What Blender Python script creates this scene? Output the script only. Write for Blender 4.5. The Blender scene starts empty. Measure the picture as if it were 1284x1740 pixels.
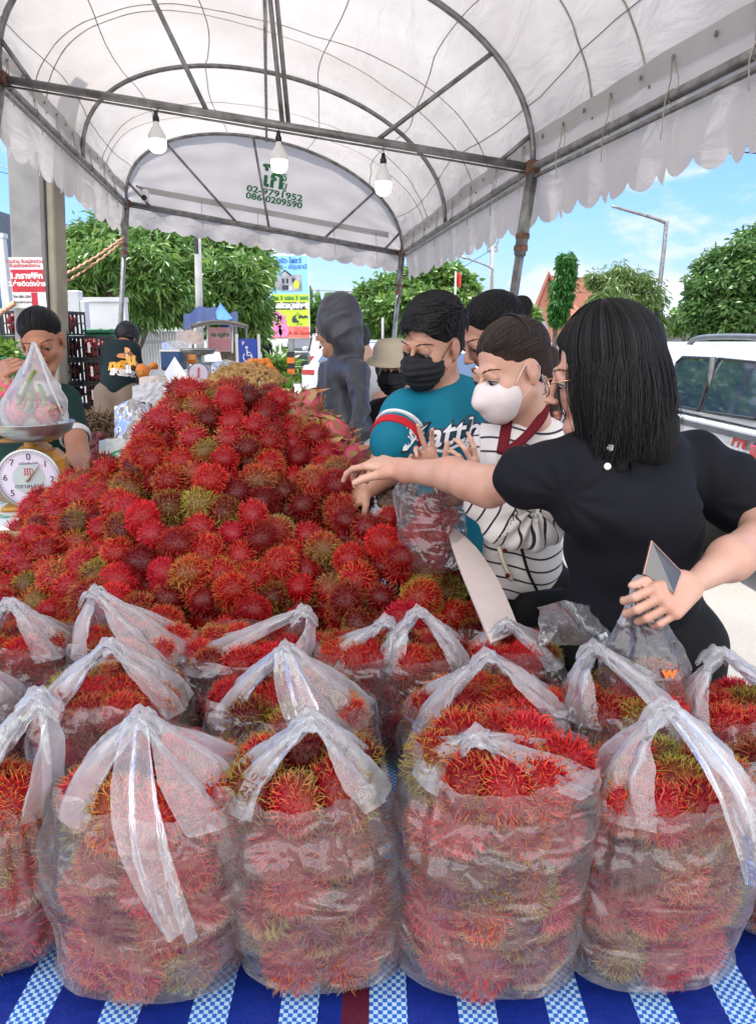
import bpy, math, random
import numpy as np
from mathutils import Vector, Matrix, Euler, noise
R_ = math.radians
random.seed(7); RNG = np.random.default_rng(7)
SC = bpy.context.scene
COL = SC.collection

# ------------------------------------------------------------------ camera
CAMZ, PITCH, FPX = 1.66, R_(13.0), 1300.0
cam_d = bpy.data.cameras.new('camera')
cam_d.sensor_fit = 'VERTICAL'; cam_d.sensor_height = 24.0
cam_d.lens = FPX / 1740.0 * 24.0
cam_d.clip_start = 0.05; cam_d.clip_end = 3000.0
cam = bpy.data.objects.new('camera', cam_d); COL.objects.link(cam)
cam.location = (0, 0, CAMZ); cam.rotation_euler = (math.pi/2 - PITCH, 0, 0)
SC.camera = cam

# ------------------------------------------------------------------ sky, sun, exposure
SUN_EL, SUN_AZ = R_(72), R_(330)          # azimuth measured clockwise from +Y
world = bpy.data.worlds.new('World'); SC.world = world; world.use_nodes = True
wn, wl = world.node_tree.nodes, world.node_tree.links
wn.clear()
w_out = wn.new('ShaderNodeOutputWorld'); w_bg = wn.new('ShaderNodeBackground')
w_sky = wn.new('ShaderNodeTexSky'); w_sky.sky_type = 'NISHITA'; w_sky.sun_disc = False
w_sky.sun_elevation = SUN_EL; w_sky.sun_rotation = SUN_AZ; w_sky.air_density = 1.25; w_sky.dust_density = 0.5; w_sky.ozone_density = 1.3
w_tc = wn.new('ShaderNodeTexCoord'); w_map = wn.new('ShaderNodeMapping'); w_map.inputs['Scale'].default_value = (1.0, 1.0, 2.1); w_map.inputs['Location'].default_value = (3.1, 0.4, 0.35)
w_n = wn.new('ShaderNodeTexNoise'); w_n.inputs['Scale'].default_value = 4.2; w_n.inputs['Detail'].default_value = 9; w_n.inputs['Roughness'].default_value = 0.58
w_r = wn.new('ShaderNodeValToRGB'); w_r.color_ramp.elements[0].position = 0.485; w_r.color_ramp.elements[1].position = 0.60
w_r.color_ramp.interpolation = 'EASE'
w_mix = wn.new('ShaderNodeMix'); w_mix.data_type = 'RGBA'
w_mix.inputs[7].default_value = (3.2, 3.4, 3.7, 1)
w_n2 = wn.new('ShaderNodeTexNoise'); w_n2.inputs['Scale'].default_value = 1.6; w_n2.inputs['Detail'].default_value = 3
w_mul = wn.new('ShaderNodeMath'); w_mul.operation = 'MULTIPLY'
w_sep = wn.new('ShaderNodeSeparateXYZ'); w_mr = wn.new('ShaderNodeMapRange')
w_mr.inputs[1].default_value = 0.62; w_mr.inputs[2].default_value = 0.12; w_mr.inputs[3].default_value = 0.25; w_mr.inputs[4].default_value = 1.0
wl.new(w_tc.outputs['Generated'], w_map.inputs['Vector']); wl.new(w_map.outputs[0], w_n.inputs['Vector'])
wl.new(w_n.outputs['Fac'], w_r.inputs[0]); wl.new(w_tc.outputs['Generated'], w_sep.inputs[0]); wl.new(w_sep.outputs[2], w_mr.inputs[0])
wl.new(w_r.outputs[0], w_mul.inputs[0]); wl.new(w_mr.outputs[0], w_mul.inputs[1])
wl.new(w_mul.outputs[0], w_mix.inputs[0]); wl.new(w_sky.outputs[0], w_mix.inputs[6])
w_tint = wn.new('ShaderNodeMix'); w_tint.data_type = 'RGBA'; w_tint.blend_type = 'MULTIPLY'; w_tint.inputs[0].default_value = 1.0; w_er = wn.new('ShaderNodeValToRGB'); _e = w_er.color_ramp.elements; _e[0].color = (.36, .44, .62, 1); _e[1].position = .75; _e[1].color = (.8, .92, 1.08, 1); _q = _e.new(.12); _q.color = (.34, .47, .82, 1); _q = _e.new(.35); _q.color = (.36, .545, 1.0, 1); wl.new(w_sep.outputs[2], w_er.inputs[0]); wl.new(w_er.outputs[0], w_tint.inputs[7])
wl.new(w_sky.outputs[0], w_tint.inputs[6]); wl.new(w_tint.outputs[2], w_mix.inputs[6]); # bright cloud added to the unseen sky behind the camera as fill light
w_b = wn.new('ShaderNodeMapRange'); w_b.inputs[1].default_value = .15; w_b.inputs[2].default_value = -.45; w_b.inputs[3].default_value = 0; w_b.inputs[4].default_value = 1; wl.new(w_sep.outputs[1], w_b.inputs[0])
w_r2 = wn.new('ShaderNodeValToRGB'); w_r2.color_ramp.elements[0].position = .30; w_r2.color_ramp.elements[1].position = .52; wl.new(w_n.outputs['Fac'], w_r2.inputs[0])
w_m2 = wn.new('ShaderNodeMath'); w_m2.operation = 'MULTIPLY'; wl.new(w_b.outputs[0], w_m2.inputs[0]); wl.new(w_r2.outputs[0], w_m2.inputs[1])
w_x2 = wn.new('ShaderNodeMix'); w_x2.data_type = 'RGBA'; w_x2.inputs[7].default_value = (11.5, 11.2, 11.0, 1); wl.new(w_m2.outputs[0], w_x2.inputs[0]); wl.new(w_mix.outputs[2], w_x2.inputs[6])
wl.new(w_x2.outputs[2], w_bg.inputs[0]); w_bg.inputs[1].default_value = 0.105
wl.new(w_bg.outputs[0], w_out.inputs[0])
sun_d = bpy.data.lights.new('sun', 'SUN'); sun_d.energy = 3.3; sun_d.angle = R_(0.5); sun_d.color = (1.0, 0.95, 0.88)
sun = bpy.data.objects.new('sun', sun_d); COL.objects.link(sun)
_sd = Vector((math.sin(SUN_AZ)*math.cos(SUN_EL), math.cos(SUN_AZ)*math.cos(SUN_EL), math.sin(SUN_EL)))
sun.rotation_euler = _sd.to_track_quat('Z', 'Y').to_euler(); sun.location = (0, 0, 20)
SC.view_settings.view_transform = 'Standard'; SC.view_settings.look = 'None'
SC.view_settings.gamma = 1.0; SC.view_settings.use_curve_mapping = False
SC.view_settings.exposure = 1.55
SC.cycles.transparent_max_bounces = 40
SC.cycles.max_bounces = 8; SC.cycles.diffuse_bounces = 4; SC.cycles.transmission_bounces = 8
SC.cycles.caustics_reflective = False; SC.cycles.caustics_refractive = False

# ------------------------------------------------------------------ placing helpers
CP = np.array([0, 0, CAMZ]); FW = np.array([0, math.cos(PITCH), -math.sin(PITCH)]); UP = np.array([0, math.sin(PITCH), math.cos(PITCH)]); RT = np.array([1., 0, 0])
def ray(px, py): return FW + RT*((px-642)/FPX) + UP*((870-py)/FPX)
def at(px, py, d): return CP + d*ray(px, py)                 # real point seen at photo pixel, d metres down the lens axis
def atz(px, py, z):
    r = ray(px, py); return CP + r*((z-CAMZ)/r[2])
def aty(px, py, Y):
    r = ray(px, py); return CP + r*(Y/r[1])
def rp(px, d): return px/FPX*d                               # pixels -> metres at depth d
V3 = lambda p: np.array(p, float)

# ------------------------------------------------------------------ mesh helper
class MB:
    def __init__(s): s.v = []; s.f = []; s.n = 0; s.att = []
    def add(s, vs, fs):
        vs = np.asarray(vs, float).reshape(-1, 3); b = s.n; s.v.append(vs); s.n += len(vs)
        s.f.extend(tuple(i+b for i in f) for f in fs); return s
    def box(s, c, size, rot=None, bev=0.0):
        sx, sy, sz = [a/2 for a in size]
        if bev <= 0:
            vs = np.array([(x, y, z) for x in (-sx, sx) for y in (-sy, sy) for z in (-sz, sz)], float)
            fs = [(0,1,3,2),(4,6,7,5),(0,4,5,1),(2,3,7,6),(0,2,6,4),(1,5,7,3)]
        else:
            b = min(bev, .49*2*min(sx, sy, sz)); vs = []; idx = {}
            for X in (-1, 1):
                for Y in (-1, 1):
                    for Z in (-1, 1):
                        for k, q in enumerate(((sx, sy-b, sz-b), (sx-b, sy, sz-b), (sx-b, sy-b, sz))):
                            idx[(X, Y, Z, k)] = len(vs); vs.append((X*q[0], Y*q[1], Z*q[2]))
            vs = np.array(vs); I = idx; fs = []
            for A in (-1, 1):
                fs.append([I[(A,-1,-1,0)], I[(A,1,-1,0)], I[(A,1,1,0)], I[(A,-1,1,0)]][::A])
                fs.append([I[(-1,A,-1,1)], I[(1,A,-1,1)], I[(1,A,1,1)], I[(-1,A,1,1)]][::-A])
                fs.append([I[(-1,-1,A,2)], I[(1,-1,A,2)], I[(1,1,A,2)], I[(-1,1,A,2)]][::A])
                for B in (-1, 1):
                    fs.append([I[(A,B,-1,0)], I[(A,B,1,0)], I[(A,B,1,1)], I[(A,B,-1,1)]][::-A*B])
                    fs.append([I[(A,-1,B,0)], I[(A,1,B,0)], I[(A,1,B,2)], I[(A,-1,B,2)]][::A*B])
                    fs.append([I[(-1,A,B,1)], I[(1,A,B,1)], I[(1,A,B,2)], I[(-1,A,B,2)]][::-A*B])
                    for C in (-1, 1): fs.append([I[(A,B,C,0)], I[(A,B,C,1)], I[(A,B,C,2)]][::A*B*C])
        if rot is not None: vs = vs @ np.array(rot).T
        return s.add(vs + V3(c), fs)
    def tube(s, pts, rad, n=8, cap=True, flat=None):
        P = np.asarray(pts, float); m = len(P)
        rad = np.full(m, rad) if np.isscalar(rad) else np.asarray(rad, float)
        T = np.gradient(P, axis=0); T /= np.linalg.norm(T, axis=1)[:, None] + 1e-12
        ref = np.array([0, 0, 1.]) if abs(T[0][2]) < .9 else np.array([1., 0, 0])
        N = np.cross(T[0], ref); N /= np.linalg.norm(N); vs = []
        a = np.arange(n)*2*math.pi/n; ca, sa = np.cos(a)[:, None], np.sin(a)[:, None]
        for i in range(m):
            N = N - T[i]*np.dot(N, T[i]); N /= np.linalg.norm(N)+1e-12; B = np.cross(T[i], N)
            vs.append(P[i] + (N*ca + B*sa*(flat or 1.0))*rad[i])
        fs = [(i*n+j, i*n+(j+1) % n, (i+1)*n+(j+1) % n, (i+1)*n+j) for i in range(m-1) for j in range(n)]
        if cap: fs += [tuple(range(n))[::-1], tuple((m-1)*n+j for j in range(n))]
        return s.add(np.concatenate(vs), fs)
    def rod(s, a, b, r, n=8): return s.tube([a, b], r, n)
    def lathe(s, prof, n=32, c=(0, 0, 0), rot=None, sx=1, sy=1):
        a = np.arange(n)*2*math.pi/n
        vs = np.array([[(r*math.cos(t)*sx, r*math.sin(t)*sy, z) for t in a] for r, z in prof]).reshape(-1, 3)
        if rot is not None: vs = vs @ np.array(rot).T
        m = len(prof)
        return s.add(vs + V3(c), [(i*n+j, i*n+(j+1) % n, (i+1)*n+(j+1) % n, (i+1)*n+j) for i in range(m-1) for j in range(n)])
    def grid(s, G, closed=False):
        G = np.asarray(G); a, b = G.shape[:2]; fs = []
        for i in range(a-1):
            for j in range(b if closed else b-1):
                k = (j+1) % b; fs.append((i*b+j, i*b+k, (i+1)*b+k, (i+1)*b+j))
        return s.add(G.reshape(-1, 3), fs)
    def ball(s, c, r, n=12, rot=None):
        r = V3((r, r, r)) if np.isscalar(r) else V3(r); m = n//2+1
        th = np.linspace(0.0, math.pi, m+1); vs = [(0, 0, 1)]; 
        for t in th[1:-1]: vs += [(math.sin(t)*math.cos(p), math.sin(t)*math.sin(p), math.cos(t)) for p in np.arange(n)*2*math.pi/n]
        vs.append((0, 0, -1)); vs = np.array(vs)*r
        if rot is not None: vs = vs @ np.array(rot).T
        fs = [(0, 1+j, 1+(j+1) % n) for j in range(n)]; L = len(vs)-1; q = m-1
        for i in range(q-1): fs += [(1+i*n+j, 1+(i+1)*n+j, 1+(i+1)*n+(j+1) % n, 1+i*n+(j+1) % n) for j in range(n)]
        fs += [(L, 1+(q-1)*n+(j+1) % n, 1+(q-1)*n+j) for j in range(n)]
        return s.add(vs + V3(c), fs)
    def poly(s, pts, thick, normal):
        """outline (3D points) extruded by thick along normal"""
        P = np.asarray(pts, float); n = len(P); N = V3(normal)*thick
        return s.add(np.concatenate([P, P+N]), [tuple(range(n))[::-1], tuple(range(n, 2*n))] + [(i, (i+1) % n, n+(i+1) % n, n+i) for i in range(n)])
    def build(s, name, m, parent=None, smooth=False, attrs=None, origin=None):
        V = np.concatenate(s.v) if s.v else np.zeros((0, 3))
        if parent is not None: off = np.array(parent.matrix_basis.translation) + (np.array(parent.parent.matrix_basis.translation) if parent.parent else 0)
        elif origin is None:
            off = np.array([V[:, 0].mean(), V[:, 1].mean(), V[:, 2].min()]) if len(V) else np.zeros(3)
        else: off = V3(origin)
        me = bpy.data.meshes.new(name); me.from_pydata((V-off).tolist(), [], s.f)
        ms = m if isinstance(m, (list, tuple)) else [m]
        for q in ms: me.materials.append(q)
        if smooth: me.polygons.foreach_set('use_smooth', [True]*len(me.polygons))
        if attrs:
            for k, a in attrs.items():
                a = np.asarray(a, np.float32)
                if a.ndim == 1: me.attributes.new(k, 'FLOAT', 'POINT').data.foreach_set('value', a)
                else: me.attributes.new(k, 'FLOAT_VECTOR', 'POINT').data.foreach_set('vector', a.ravel())
        me.update()
        o = bpy.data.objects.new(name, me); COL.objects.link(o)
        if parent is None: o.location = off
        else: o.parent = parent
        return o
def thing(name, label, cat, loc, group=None):
    o = bpy.data.objects.new(name, None); COL.objects.link(o); o.location = tuple(float(a) for a in loc)
    o.empty_display_size = .05
    return tag(o, label, cat, group)
def tag(o, label=None, cat=None, group=None, kind=None):
    if label: o['label'] = label
    if cat: o['category'] = cat
    if group: o['group'] = group
    if kind: o['kind'] = kind
    return o
def struct(mb, name, m, **k): return tag(mb.build(name, m, **k), kind='structure')
def smoothed_auto(o, ang=40):
    o.data.polygons.foreach_set('use_smooth', [True]*len(o.data.polygons))
    o.data.set_sharp_from_angle(angle=R_(ang)); return o
def copy_tree(o, parent=None):
    c = o.copy(); COL.objects.link(c); c.parent = parent
    for ch in list(o.children): copy_tree(ch, c)
    return c
def rz(a): c, s = math.cos(a), math.sin(a); return np.array([[c, -s, 0], [s, c, 0], [0, 0, 1]])
def euler(x, y, z): return np.array(Euler((x, y, z)).to_matrix())
def catmull(P, n=8):
    P = np.asarray(P, float); Q = np.vstack([2*P[0]-P[1], P, 2*P[-1]-P[-2]]); out = []
    for i in range(1, len(Q)-2):
        for t in np.arange(n)/n:
            out.append(.5*((2*Q[i])+(-Q[i-1]+Q[i+1])*t+(2*Q[i-1]-5*Q[i]+4*Q[i+1]-Q[i+2])*t*t+(-Q[i-1]+3*Q[i]-3*Q[i+1]+Q[i+2])*t**3))
    out.append(P[-1]); return np.array(out)

# ------------------------------------------------------------------ materials
def nodes(name):
    m = bpy.data.materials.new(name); m.use_nodes = True
    nt = m.node_tree; return m, nt, nt.nodes['Principled BSDF'], nt.nodes, nt.links
def hexc(h, g=2.2):
    h = h.lstrip('#'); return tuple((int(h[i:i+2], 16)/255)**g for i in (0, 2, 4))
def pm(name, col, rough=.6, var=.15, scale=8, bump=0.0, bscale=60, metal=0, spec=.5, col2=None, coat=0, trans=0, sss=0, stretch=None, detail=4, sheen=0):
    m, nt, b, N, L = nodes(name)
    if isinstance(col, str): col = hexc(col)
    tc = N.new('ShaderNodeTexCoord'); mp = N.new('ShaderNodeMapping'); L.new(tc.outputs['Object'], mp.inputs[0])
    if stretch: mp.inputs['Scale'].default_value = stretch
    nz = N.new('ShaderNodeTexNoise'); nz.inputs['Scale'].default_value = scale; nz.inputs['Detail'].default_value = detail
    L.new(mp.outputs[0], nz.inputs['Vector'])
    c2 = col2 if col2 else tuple(max(0, c*(1-2.0*var)) for c in col)
    if isinstance(c2, str): c2 = hexc(c2)
    rp_ = N.new('ShaderNodeValToRGB'); e = rp_.color_ramp.elements
    e[0].position = .32; e[1].position = .68; e[0].color = (*c2, 1); e[1].color = (*[min(1, c*(1+var*.5)) for c in col], 1)
    L.new(nz.outputs['Fac'], rp_.inputs[0]); L.new(rp_.outputs[0], b.inputs['Base Color'])
    b.inputs['Roughness'].default_value = rough; b.inputs['Metallic'].default_value = metal; b.inputs['Specular IOR Level'].default_value = spec
    if coat: b.inputs['Coat Weight'].default_value = coat; b.inputs['Coat Roughness'].default_value = .08
    if sheen: b.inputs['Sheen Weight'].default_value = sheen
    if sss:
        b.inputs['Subsurface Weight'].default_value = sss; b.inputs['Subsurface Radius'].default_value = (.012, .005, .003); b.inputs['Subsurface Scale'].default_value = 1
    if bump:
        n2 = N.new('ShaderNodeTexNoise'); n2.inputs['Scale'].default_value = bscale; n2.inputs['Detail'].default_value = 5
        bp = N.new('ShaderNodeBump'); bp.inputs['Strength'].default_value = bump; bp.inputs['Distance'].default_value = .01
        L.new(mp.outputs[0], n2.inputs['Vector']); L.new(n2.outputs['Fac'], bp.inputs['Height']); L.new(bp.outputs[0], b.inputs['Normal'])
    if trans:
        tr = N.new('ShaderNodeBsdfTranslucent'); L.new(rp_.outputs[0], tr.inputs[0]); mx = N.new('ShaderNodeMixShader'); mx.inputs[0].default_value = trans
        L.new(b.outputs[0], mx.inputs[1]); L.new(tr.outputs[0], mx.inputs[2]); L.new(mx.outputs[0], nt.nodes['Material Output'].inputs[0])
    return m
def glow(name, col, s):
    m, nt, b, N, L = nodes(name); b.inputs['Emission Color'].default_value = (*col, 1); b.inputs['Emission Strength'].default_value = s
    b.inputs['Base Color'].default_value = (*col, 1); return m
M = {}
M['galv'] = pm('galvanised_steel', (.26, .26, .26), .42, .25, 14, .15, 90, metal=.55, col2=(.13, .125, .12))
M['rust'] = pm('rusty_steel', (.2, .09, .05), .75, .4, 30, .4, 80, metal=.2, col2=(.08, .04, .03))
M['black'] = pm('black_plastic', (.015, .015, .016), .4, .2)
M['white'] = pm('white_plastic', (.75, .75, .74), .35, .04)
M['cord'] = pm('string', (.42, .40, .34), .8, .2)
M['rope'] = pm('frayed_rope', (.5, .33, .22), .9, .35, 60, .5, 120, col2=(.32, .1, .06))
M['red'] = pm('red_paint', (.55, .02, .02), .4, .1); M['orange'] = pm('orange_paint', (.8, .18, .01), .45, .1)
M['blue'] = pm('blue_paint', (.02, .10, .42), .45, .1); M['green'] = pm('green_print', (.01, .16, .06), .6, .05)
M['dk'] = pm('dark_print', (.02, .03, .05), .6, .05); M['pink'] = pm('pink_print', (.75, .22, .45), .6, .05)

FONT_CACHE = {}
def text_geo(txt, size, bold=0.0, squash=1.0, shear=0.0):
    """flat lettering triangulated in its own XY plane, centred on x"""
    cu = bpy.data.curves.new('t', 'FONT'); cu.body = txt; cu.size = size; cu.align_x = 'CENTER'; cu.align_y = 'CENTER'; cu.offset = bold; cu.resolution_u = 3; cu.shear = shear
    o = bpy.data.objects.new('t', cu); COL.objects.link(o); bpy.context.view_layer.update()
    me = o.evaluated_get(bpy.context.evaluated_depsgraph_get()).to_mesh()
    v = np.zeros(len(me.vertices)*3); me.vertices.foreach_get('co', v); v = v.reshape(-1, 3); v[:, 0] *= squash
    f = [tuple(p.vertices) for p in me.polygons]
    o.to_mesh_clear(); bpy.data.objects.remove(o); bpy.data.curves.remove(cu); return v, f
def lettering(mb, txt, size, origin, right, up, bold=0.0, squash=1.0, lift=.002, fn=None, shear=0.0):
    v, f = text_geo(txt, size, bold, squash, shear); right = V3(right); up = V3(up); nrm = np.cross(right, up)
    P = V3(origin) + v[:, :1]*right + v[:, 1:2]*up + nrm*lift
    if fn: P = fn(P)
    mb.add(P, f); return mb

# ------------------------------------------------------------------ smooth implicit bodies
class SDF:
    def __init__(s): s.pr = []
    def cone(s, a, b, ra, rb, k=.02, flat=None, sub=False): s.pr.append(('c', V3(a), V3(b), ra, rb, k, flat, sub)); return s
    def chain(s, pts, k=.02, flat=None):
        for (a, ra), (b, rb) in zip(pts, pts[1:]): s.cone(a, b, ra, rb, k, flat)
        return s
    def ell(s, c, r, k=.02, rot=None, sub=False): s.pr.append(('e', V3(c), V3(r) if not np.isscalar(r) else V3((r, r, r)), rot, 0, k, None, sub)); return s
    def bb(s, p):
        if p[0] == 'c':
            m = max(p[3], p[4])*(max(1, p[6][1]) if p[6] else 1)+p[5]; return np.minimum(p[1], p[2])-m, np.maximum(p[1], p[2])+m
        m = p[2].max()+p[5]; return p[1]-m, p[1]+m
    def mesh(s, h):
        bbs = [s.bb(p) for p in s.pr]
        lo = np.min([b[0] for b, p in zip(bbs, s.pr) if not p[7]], axis=0)-2*h; hi = np.max([b[1] for b, p in zip(bbs, s.pr) if not p[7]], axis=0)+2*h
        n = np.ceil((hi-lo)/h).astype(int)+1; F = np.full(n, 9.0, np.float32)
        ax = [lo[i]+h*np.arange(n[i]) for i in range(3)]
        for p, (bl, bh) in zip(s.pr, bbs):
            i0 = np.clip(np.floor((bl-lo)/h).astype(int)-2, 0, n); i1 = np.clip(np.ceil((bh-lo)/h).astype(int)+3, 0, n)
            if (i1 <= i0).any(): continue
            sl = tuple(slice(i0[i], i1[i]) for i in range(3))
            X = np.stack(np.meshgrid(*[ax[i][sl[i]] for i in range(3)], indexing='ij'), -1)
            if p[0] == 'c':
                q = X-p[1]; d = p[2]-p[1]
                if p[6] is not None:
                    u, f = V3(p[6][0]), 1/p[6][1]-1; u = u/np.linalg.norm(u); q = q+(q@u)[..., None]*u*f; d = d+(d@u)*u*f
                t = np.clip((q@d)/(d@d+1e-12), 0, 1); D = np.linalg.norm(q-t[..., None]*d, axis=-1)-(p[3]+(p[4]-p[3])*t)
            else:
                q = X-p[1]
                if p[3] is not None: q = q@np.array(p[3])
                k0 = np.linalg.norm(q/p[2], axis=-1); k1 = np.linalg.norm(q/(p[2]**2), axis=-1)+1e-9; D = k0*(k0-1)/k1
            A = F[sl]; k = max(p[5], 1e-4)
            if p[7]:
                D = -D; hh = np.clip(.5-.5*(D-A)/k*-1, 0, 1); hh = np.clip(.5+.5*(D-A)/k, 0, 1); F[sl] = A+(D-A)*hh+k*hh*(1-hh)
            else:
                hh = np.clip(.5+.5*(A-D)/k, 0, 1); F[sl] = A+(D-A)*hh-k*hh*(1-hh)
        S = F < 0; C = np.zeros(tuple(n-1), np.int8)
        offs = [(a, b, c) for a in (0, 1) for b in (0, 1) for c in (0, 1)]
        for a, b, c in offs: C += S[a:n[0]-1+a, b:n[1]-1+b, c:n[2]-1+c]
        idx = np.argwhere((C > 0) & (C < 8)); ids = -np.ones(tuple(n-1), np.int32); ids[tuple(idx.T)] = np.arange(len(idx))
        pos = np.zeros((len(idx), 3)); cnt = np.zeros(len(idx))
        for a in offs:
            for k in range(3):
                if a[k]: continue
                b = list(a); b[k] = 1; fa = F[tuple((idx+a).T)]; fb = F[tuple((idx+b).T)]; m = (fa < 0) != (fb < 0)
                t = np.where(m, fa/(fa-fb+1e-20*(fa == fb)), 0); pos[m] += V3(a)+t[m, None]*(V3(b)-V3(a)); cnt += m
        pos = lo+h*(idx+pos/cnt[:, None]); Q = []
        for k in range(3):
            u, w = (k+1) % 3, (k+2) % 3; sa = [slice(None)]*3; sb = [slice(None)]*3; sa[k] = slice(0, -1); sb[k] = slice(1, None)
            ch = S[tuple(sa)] != S[tuple(sb)]; e = np.argwhere(ch); e = e[(e[:, u] > 0) & (e[:, w] > 0) & (e[:, u] < n[u]-1) & (e[:, w] < n[w]-1)]
            eu = np.zeros(3, int); eu[u] = 1; ew = np.zeros(3, int); ew[w] = 1
            q = np.stack([ids[tuple((e-o).T)] for o in (0*eu, eu, eu+ew, ew)], 1)
            fl = S[tuple(e.T)]; q[fl] = q[fl]; q[~fl] = q[~fl][:, ::-1]; Q.append(q)
        Q = np.concatenate(Q); Q = Q[(Q >= 0).all(1)]
        return pos, Q
def relax(V, Q, it=2, lam=.5):
    E = np.concatenate([Q[:, [0, 1]], Q[:, [1, 2]], Q[:, [2, 3]], Q[:, [3, 0]]]); n = len(V)
    for _ in range(it):
        S = np.zeros_like(V); c = np.zeros(n)
        for k in range(3): S[:, k] = np.bincount(E[:, 0], V[E[:, 1], k], n)+np.bincount(E[:, 1], V[E[:, 0], k], n)
        c = np.bincount(E[:, 0], None, n)+np.bincount(E[:, 1], None, n)+1e-9; V = V+lam*(S/c[:, None]-V)
    return V
def vnormals(V, Q):
    N = np.cross(V[Q[:, 2]]-V[Q[:, 0]], V[Q[:, 3]]-V[Q[:, 1]]); O = np.zeros_like(V)
    for k in range(3):
        for c in range(4): O[:, k] += np.bincount(Q[:, c], N[:, k], len(V))
    return O/(np.linalg.norm(O, axis=1)[:, None]+1e-12)
def blend(sdf, name, mat, h, parent=None, it=2, disp=None, attrs=None):
    """mesh an SDF; disp(V,N)->offset along N; attrs(V)->dict"""
    V, Q = sdf.mesh(h); V = relax(V, Q, it)
    if disp is not None: N = vnormals(V, Q); V = V+N*disp(V, N)[:, None]
    mb = MB(); mb.v = [V]; mb.n = len(V); mb.f = Q.tolist()
    return mb.build(name, mat, parent, smooth=True, attrs=attrs(V) if attrs else None)
def vnoise(V, scale, seed=0.0, stretch=(1, 1, 1), oct=2):
    """cheap smooth value noise on numpy points, about -1..1"""
    P = np.asarray(V)*np.array(stretch)*scale+seed*17.13+100.0; out = np.zeros(len(P)); amp = 1.0
    for o in range(oct):
        I = np.floor(P).astype(np.int64); f = P-I; f = f*f*(3-2*f); acc = 0
        for dx in (0, 1):
            for dy in (0, 1):
                for dz in (0, 1):
                    hsh = ((I[:, 0]+dx)*73856093 ^ (I[:, 1]+dy)*19349663 ^ (I[:, 2]+dz)*83492791) & 0xffff
                    hsh = (hsh*40503+ (hsh >> 5)*9176) & 0xffff
                    w = (f[:, 0] if dx else 1-f[:, 0])*(f[:, 1] if dy else 1-f[:, 1])*(f[:, 2] if dz else 1-f[:, 2]); acc = acc+w*(hsh/32767.5-1)
        out += amp*acc; amp *= .5; P = P*2.03+11.7
    return out/1.5
# =================================================================== ground
def ground_mat():
    m, nt, b, N, L = nodes('concrete_pavement')
    tc = N.new('ShaderNodeTexCoord'); n1 = N.new('ShaderNodeTexNoise'); n1.inputs['Scale'].default_value = .5; n1.inputs['Detail'].default_value = 8
    n2 = N.new('ShaderNodeTexNoise'); n2.inputs['Scale'].default_value = 35; n2.inputs['Detail'].default_value = 6
    L.new(tc.outputs['Object'], n1.inputs[0]); L.new(tc.outputs['Object'], n2.inputs[0])
    r = N.new('ShaderNodeValToRGB'); r.color_ramp.elements[0].position = .35; r.color_ramp.elements[1].position = .7
    r.color_ramp.elements[0].color = (.20, .188, .17, 1); r.color_ramp.elements[1].color = (.30, .288, .265, 1); L.new(n1.outputs[0], r.inputs[0])
    mx = N.new('ShaderNodeMix'); mx.data_type = 'RGBA'; mx.blend_type = 'MULTIPLY'; mx.inputs[0].default_value = .5
    r2 = N.new('ShaderNodeValToRGB'); r2.color_ramp.elements[0].color = (.55, .55, .55, 1); r2.color_ramp.elements[0].position = .3; L.new(n2.outputs[0], r2.inputs[0])
    L.new(r.outputs[0], mx.inputs[6]); L.new(r2.outputs[0], mx.inputs[7]); L.new(mx.outputs[2], b.inputs['Base Color'])
    bp = N.new('ShaderNodeBump'); bp.inputs['Strength'].default_value = .35; L.new(n2.outputs[0], bp.inputs['Height']); L.new(bp.outputs[0], b.inputs['Normal'])
    b.inputs['Roughness'].default_value = .9; return m
M['ground'] = ground_mat()
g = MB(); g.add([(-900, -60, 0), (900, -60, 0), (900, 1800, 0), (-900, 1800, 0)], [(0, 1, 2, 3)])
struct(g, 'ground', M['ground'], origin=(0, 0, 0))

# =================================================================== tent
def canvas_mat():
    m, nt, b, N, L = nodes('tent_canvas')
    tc = N.new('ShaderNodeTexCoord'); n1 = N.new('ShaderNodeTexNoise'); n1.inputs['Scale'].default_value = 1.2; n1.inputs['Detail'].default_value = 6
    L.new(tc.outputs['Object'], n1.inputs[0]); r = N.new('ShaderNodeValToRGB'); r.color_ramp.elements[0].position = .3; r.color_ramp.elements[1].position = .7
    r.color_ramp.elements[0].color = (.44, .41, .39, 1); r.color_ramp.elements[1].color = (.54, .512, .495, 1); L.new(n1.outputs[0], r.inputs[0])
    mp = N.new('ShaderNodeMapping'); mp.inputs['Scale'].default_value = (1, .35, 1); L.new(tc.outputs['Object'], mp.inputs[0])
    n2 = N.new('ShaderNodeTexNoise'); n2.inputs['Scale'].default_value = 6; n2.inputs['Detail'].default_value = 7; n2.inputs['Distortion'].default_value = .8; L.new(mp.outputs[0], n2.inputs[0])
    bp = N.new('ShaderNodeBump'); bp.inputs['Strength'].default_value = .5; bp.inputs['Distance'].default_value = .04; L.new(n2.outputs[0], bp.inputs['Height'])
    b.inputs['Roughness'].default_value = .55; L.new(r.outputs[0], b.inputs['Base Color']); L.new(bp.outputs[0], b.inputs['Normal'])
    tr = N.new('ShaderNodeBsdfTranslucent'); L.new(r.outputs[0], tr.inputs[0]); L.new(bp.outputs[0], tr.inputs['Normal'])
    mx = N.new('ShaderNodeMixShader'); mx.inputs[0].default_value = .40; L.new(b.outputs[0], mx.inputs[1]); L.new(tr.outputs[0], mx.inputs[2])
    L.new(mx.outputs[0], N['Material Output'].inputs[0]); return m
M['canvas'] = canvas_mat(); M['gable'] = pm('gable_canvas', (.60, .555, .52), .6, .06, 2, .3, 5, trans=.55)
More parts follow.
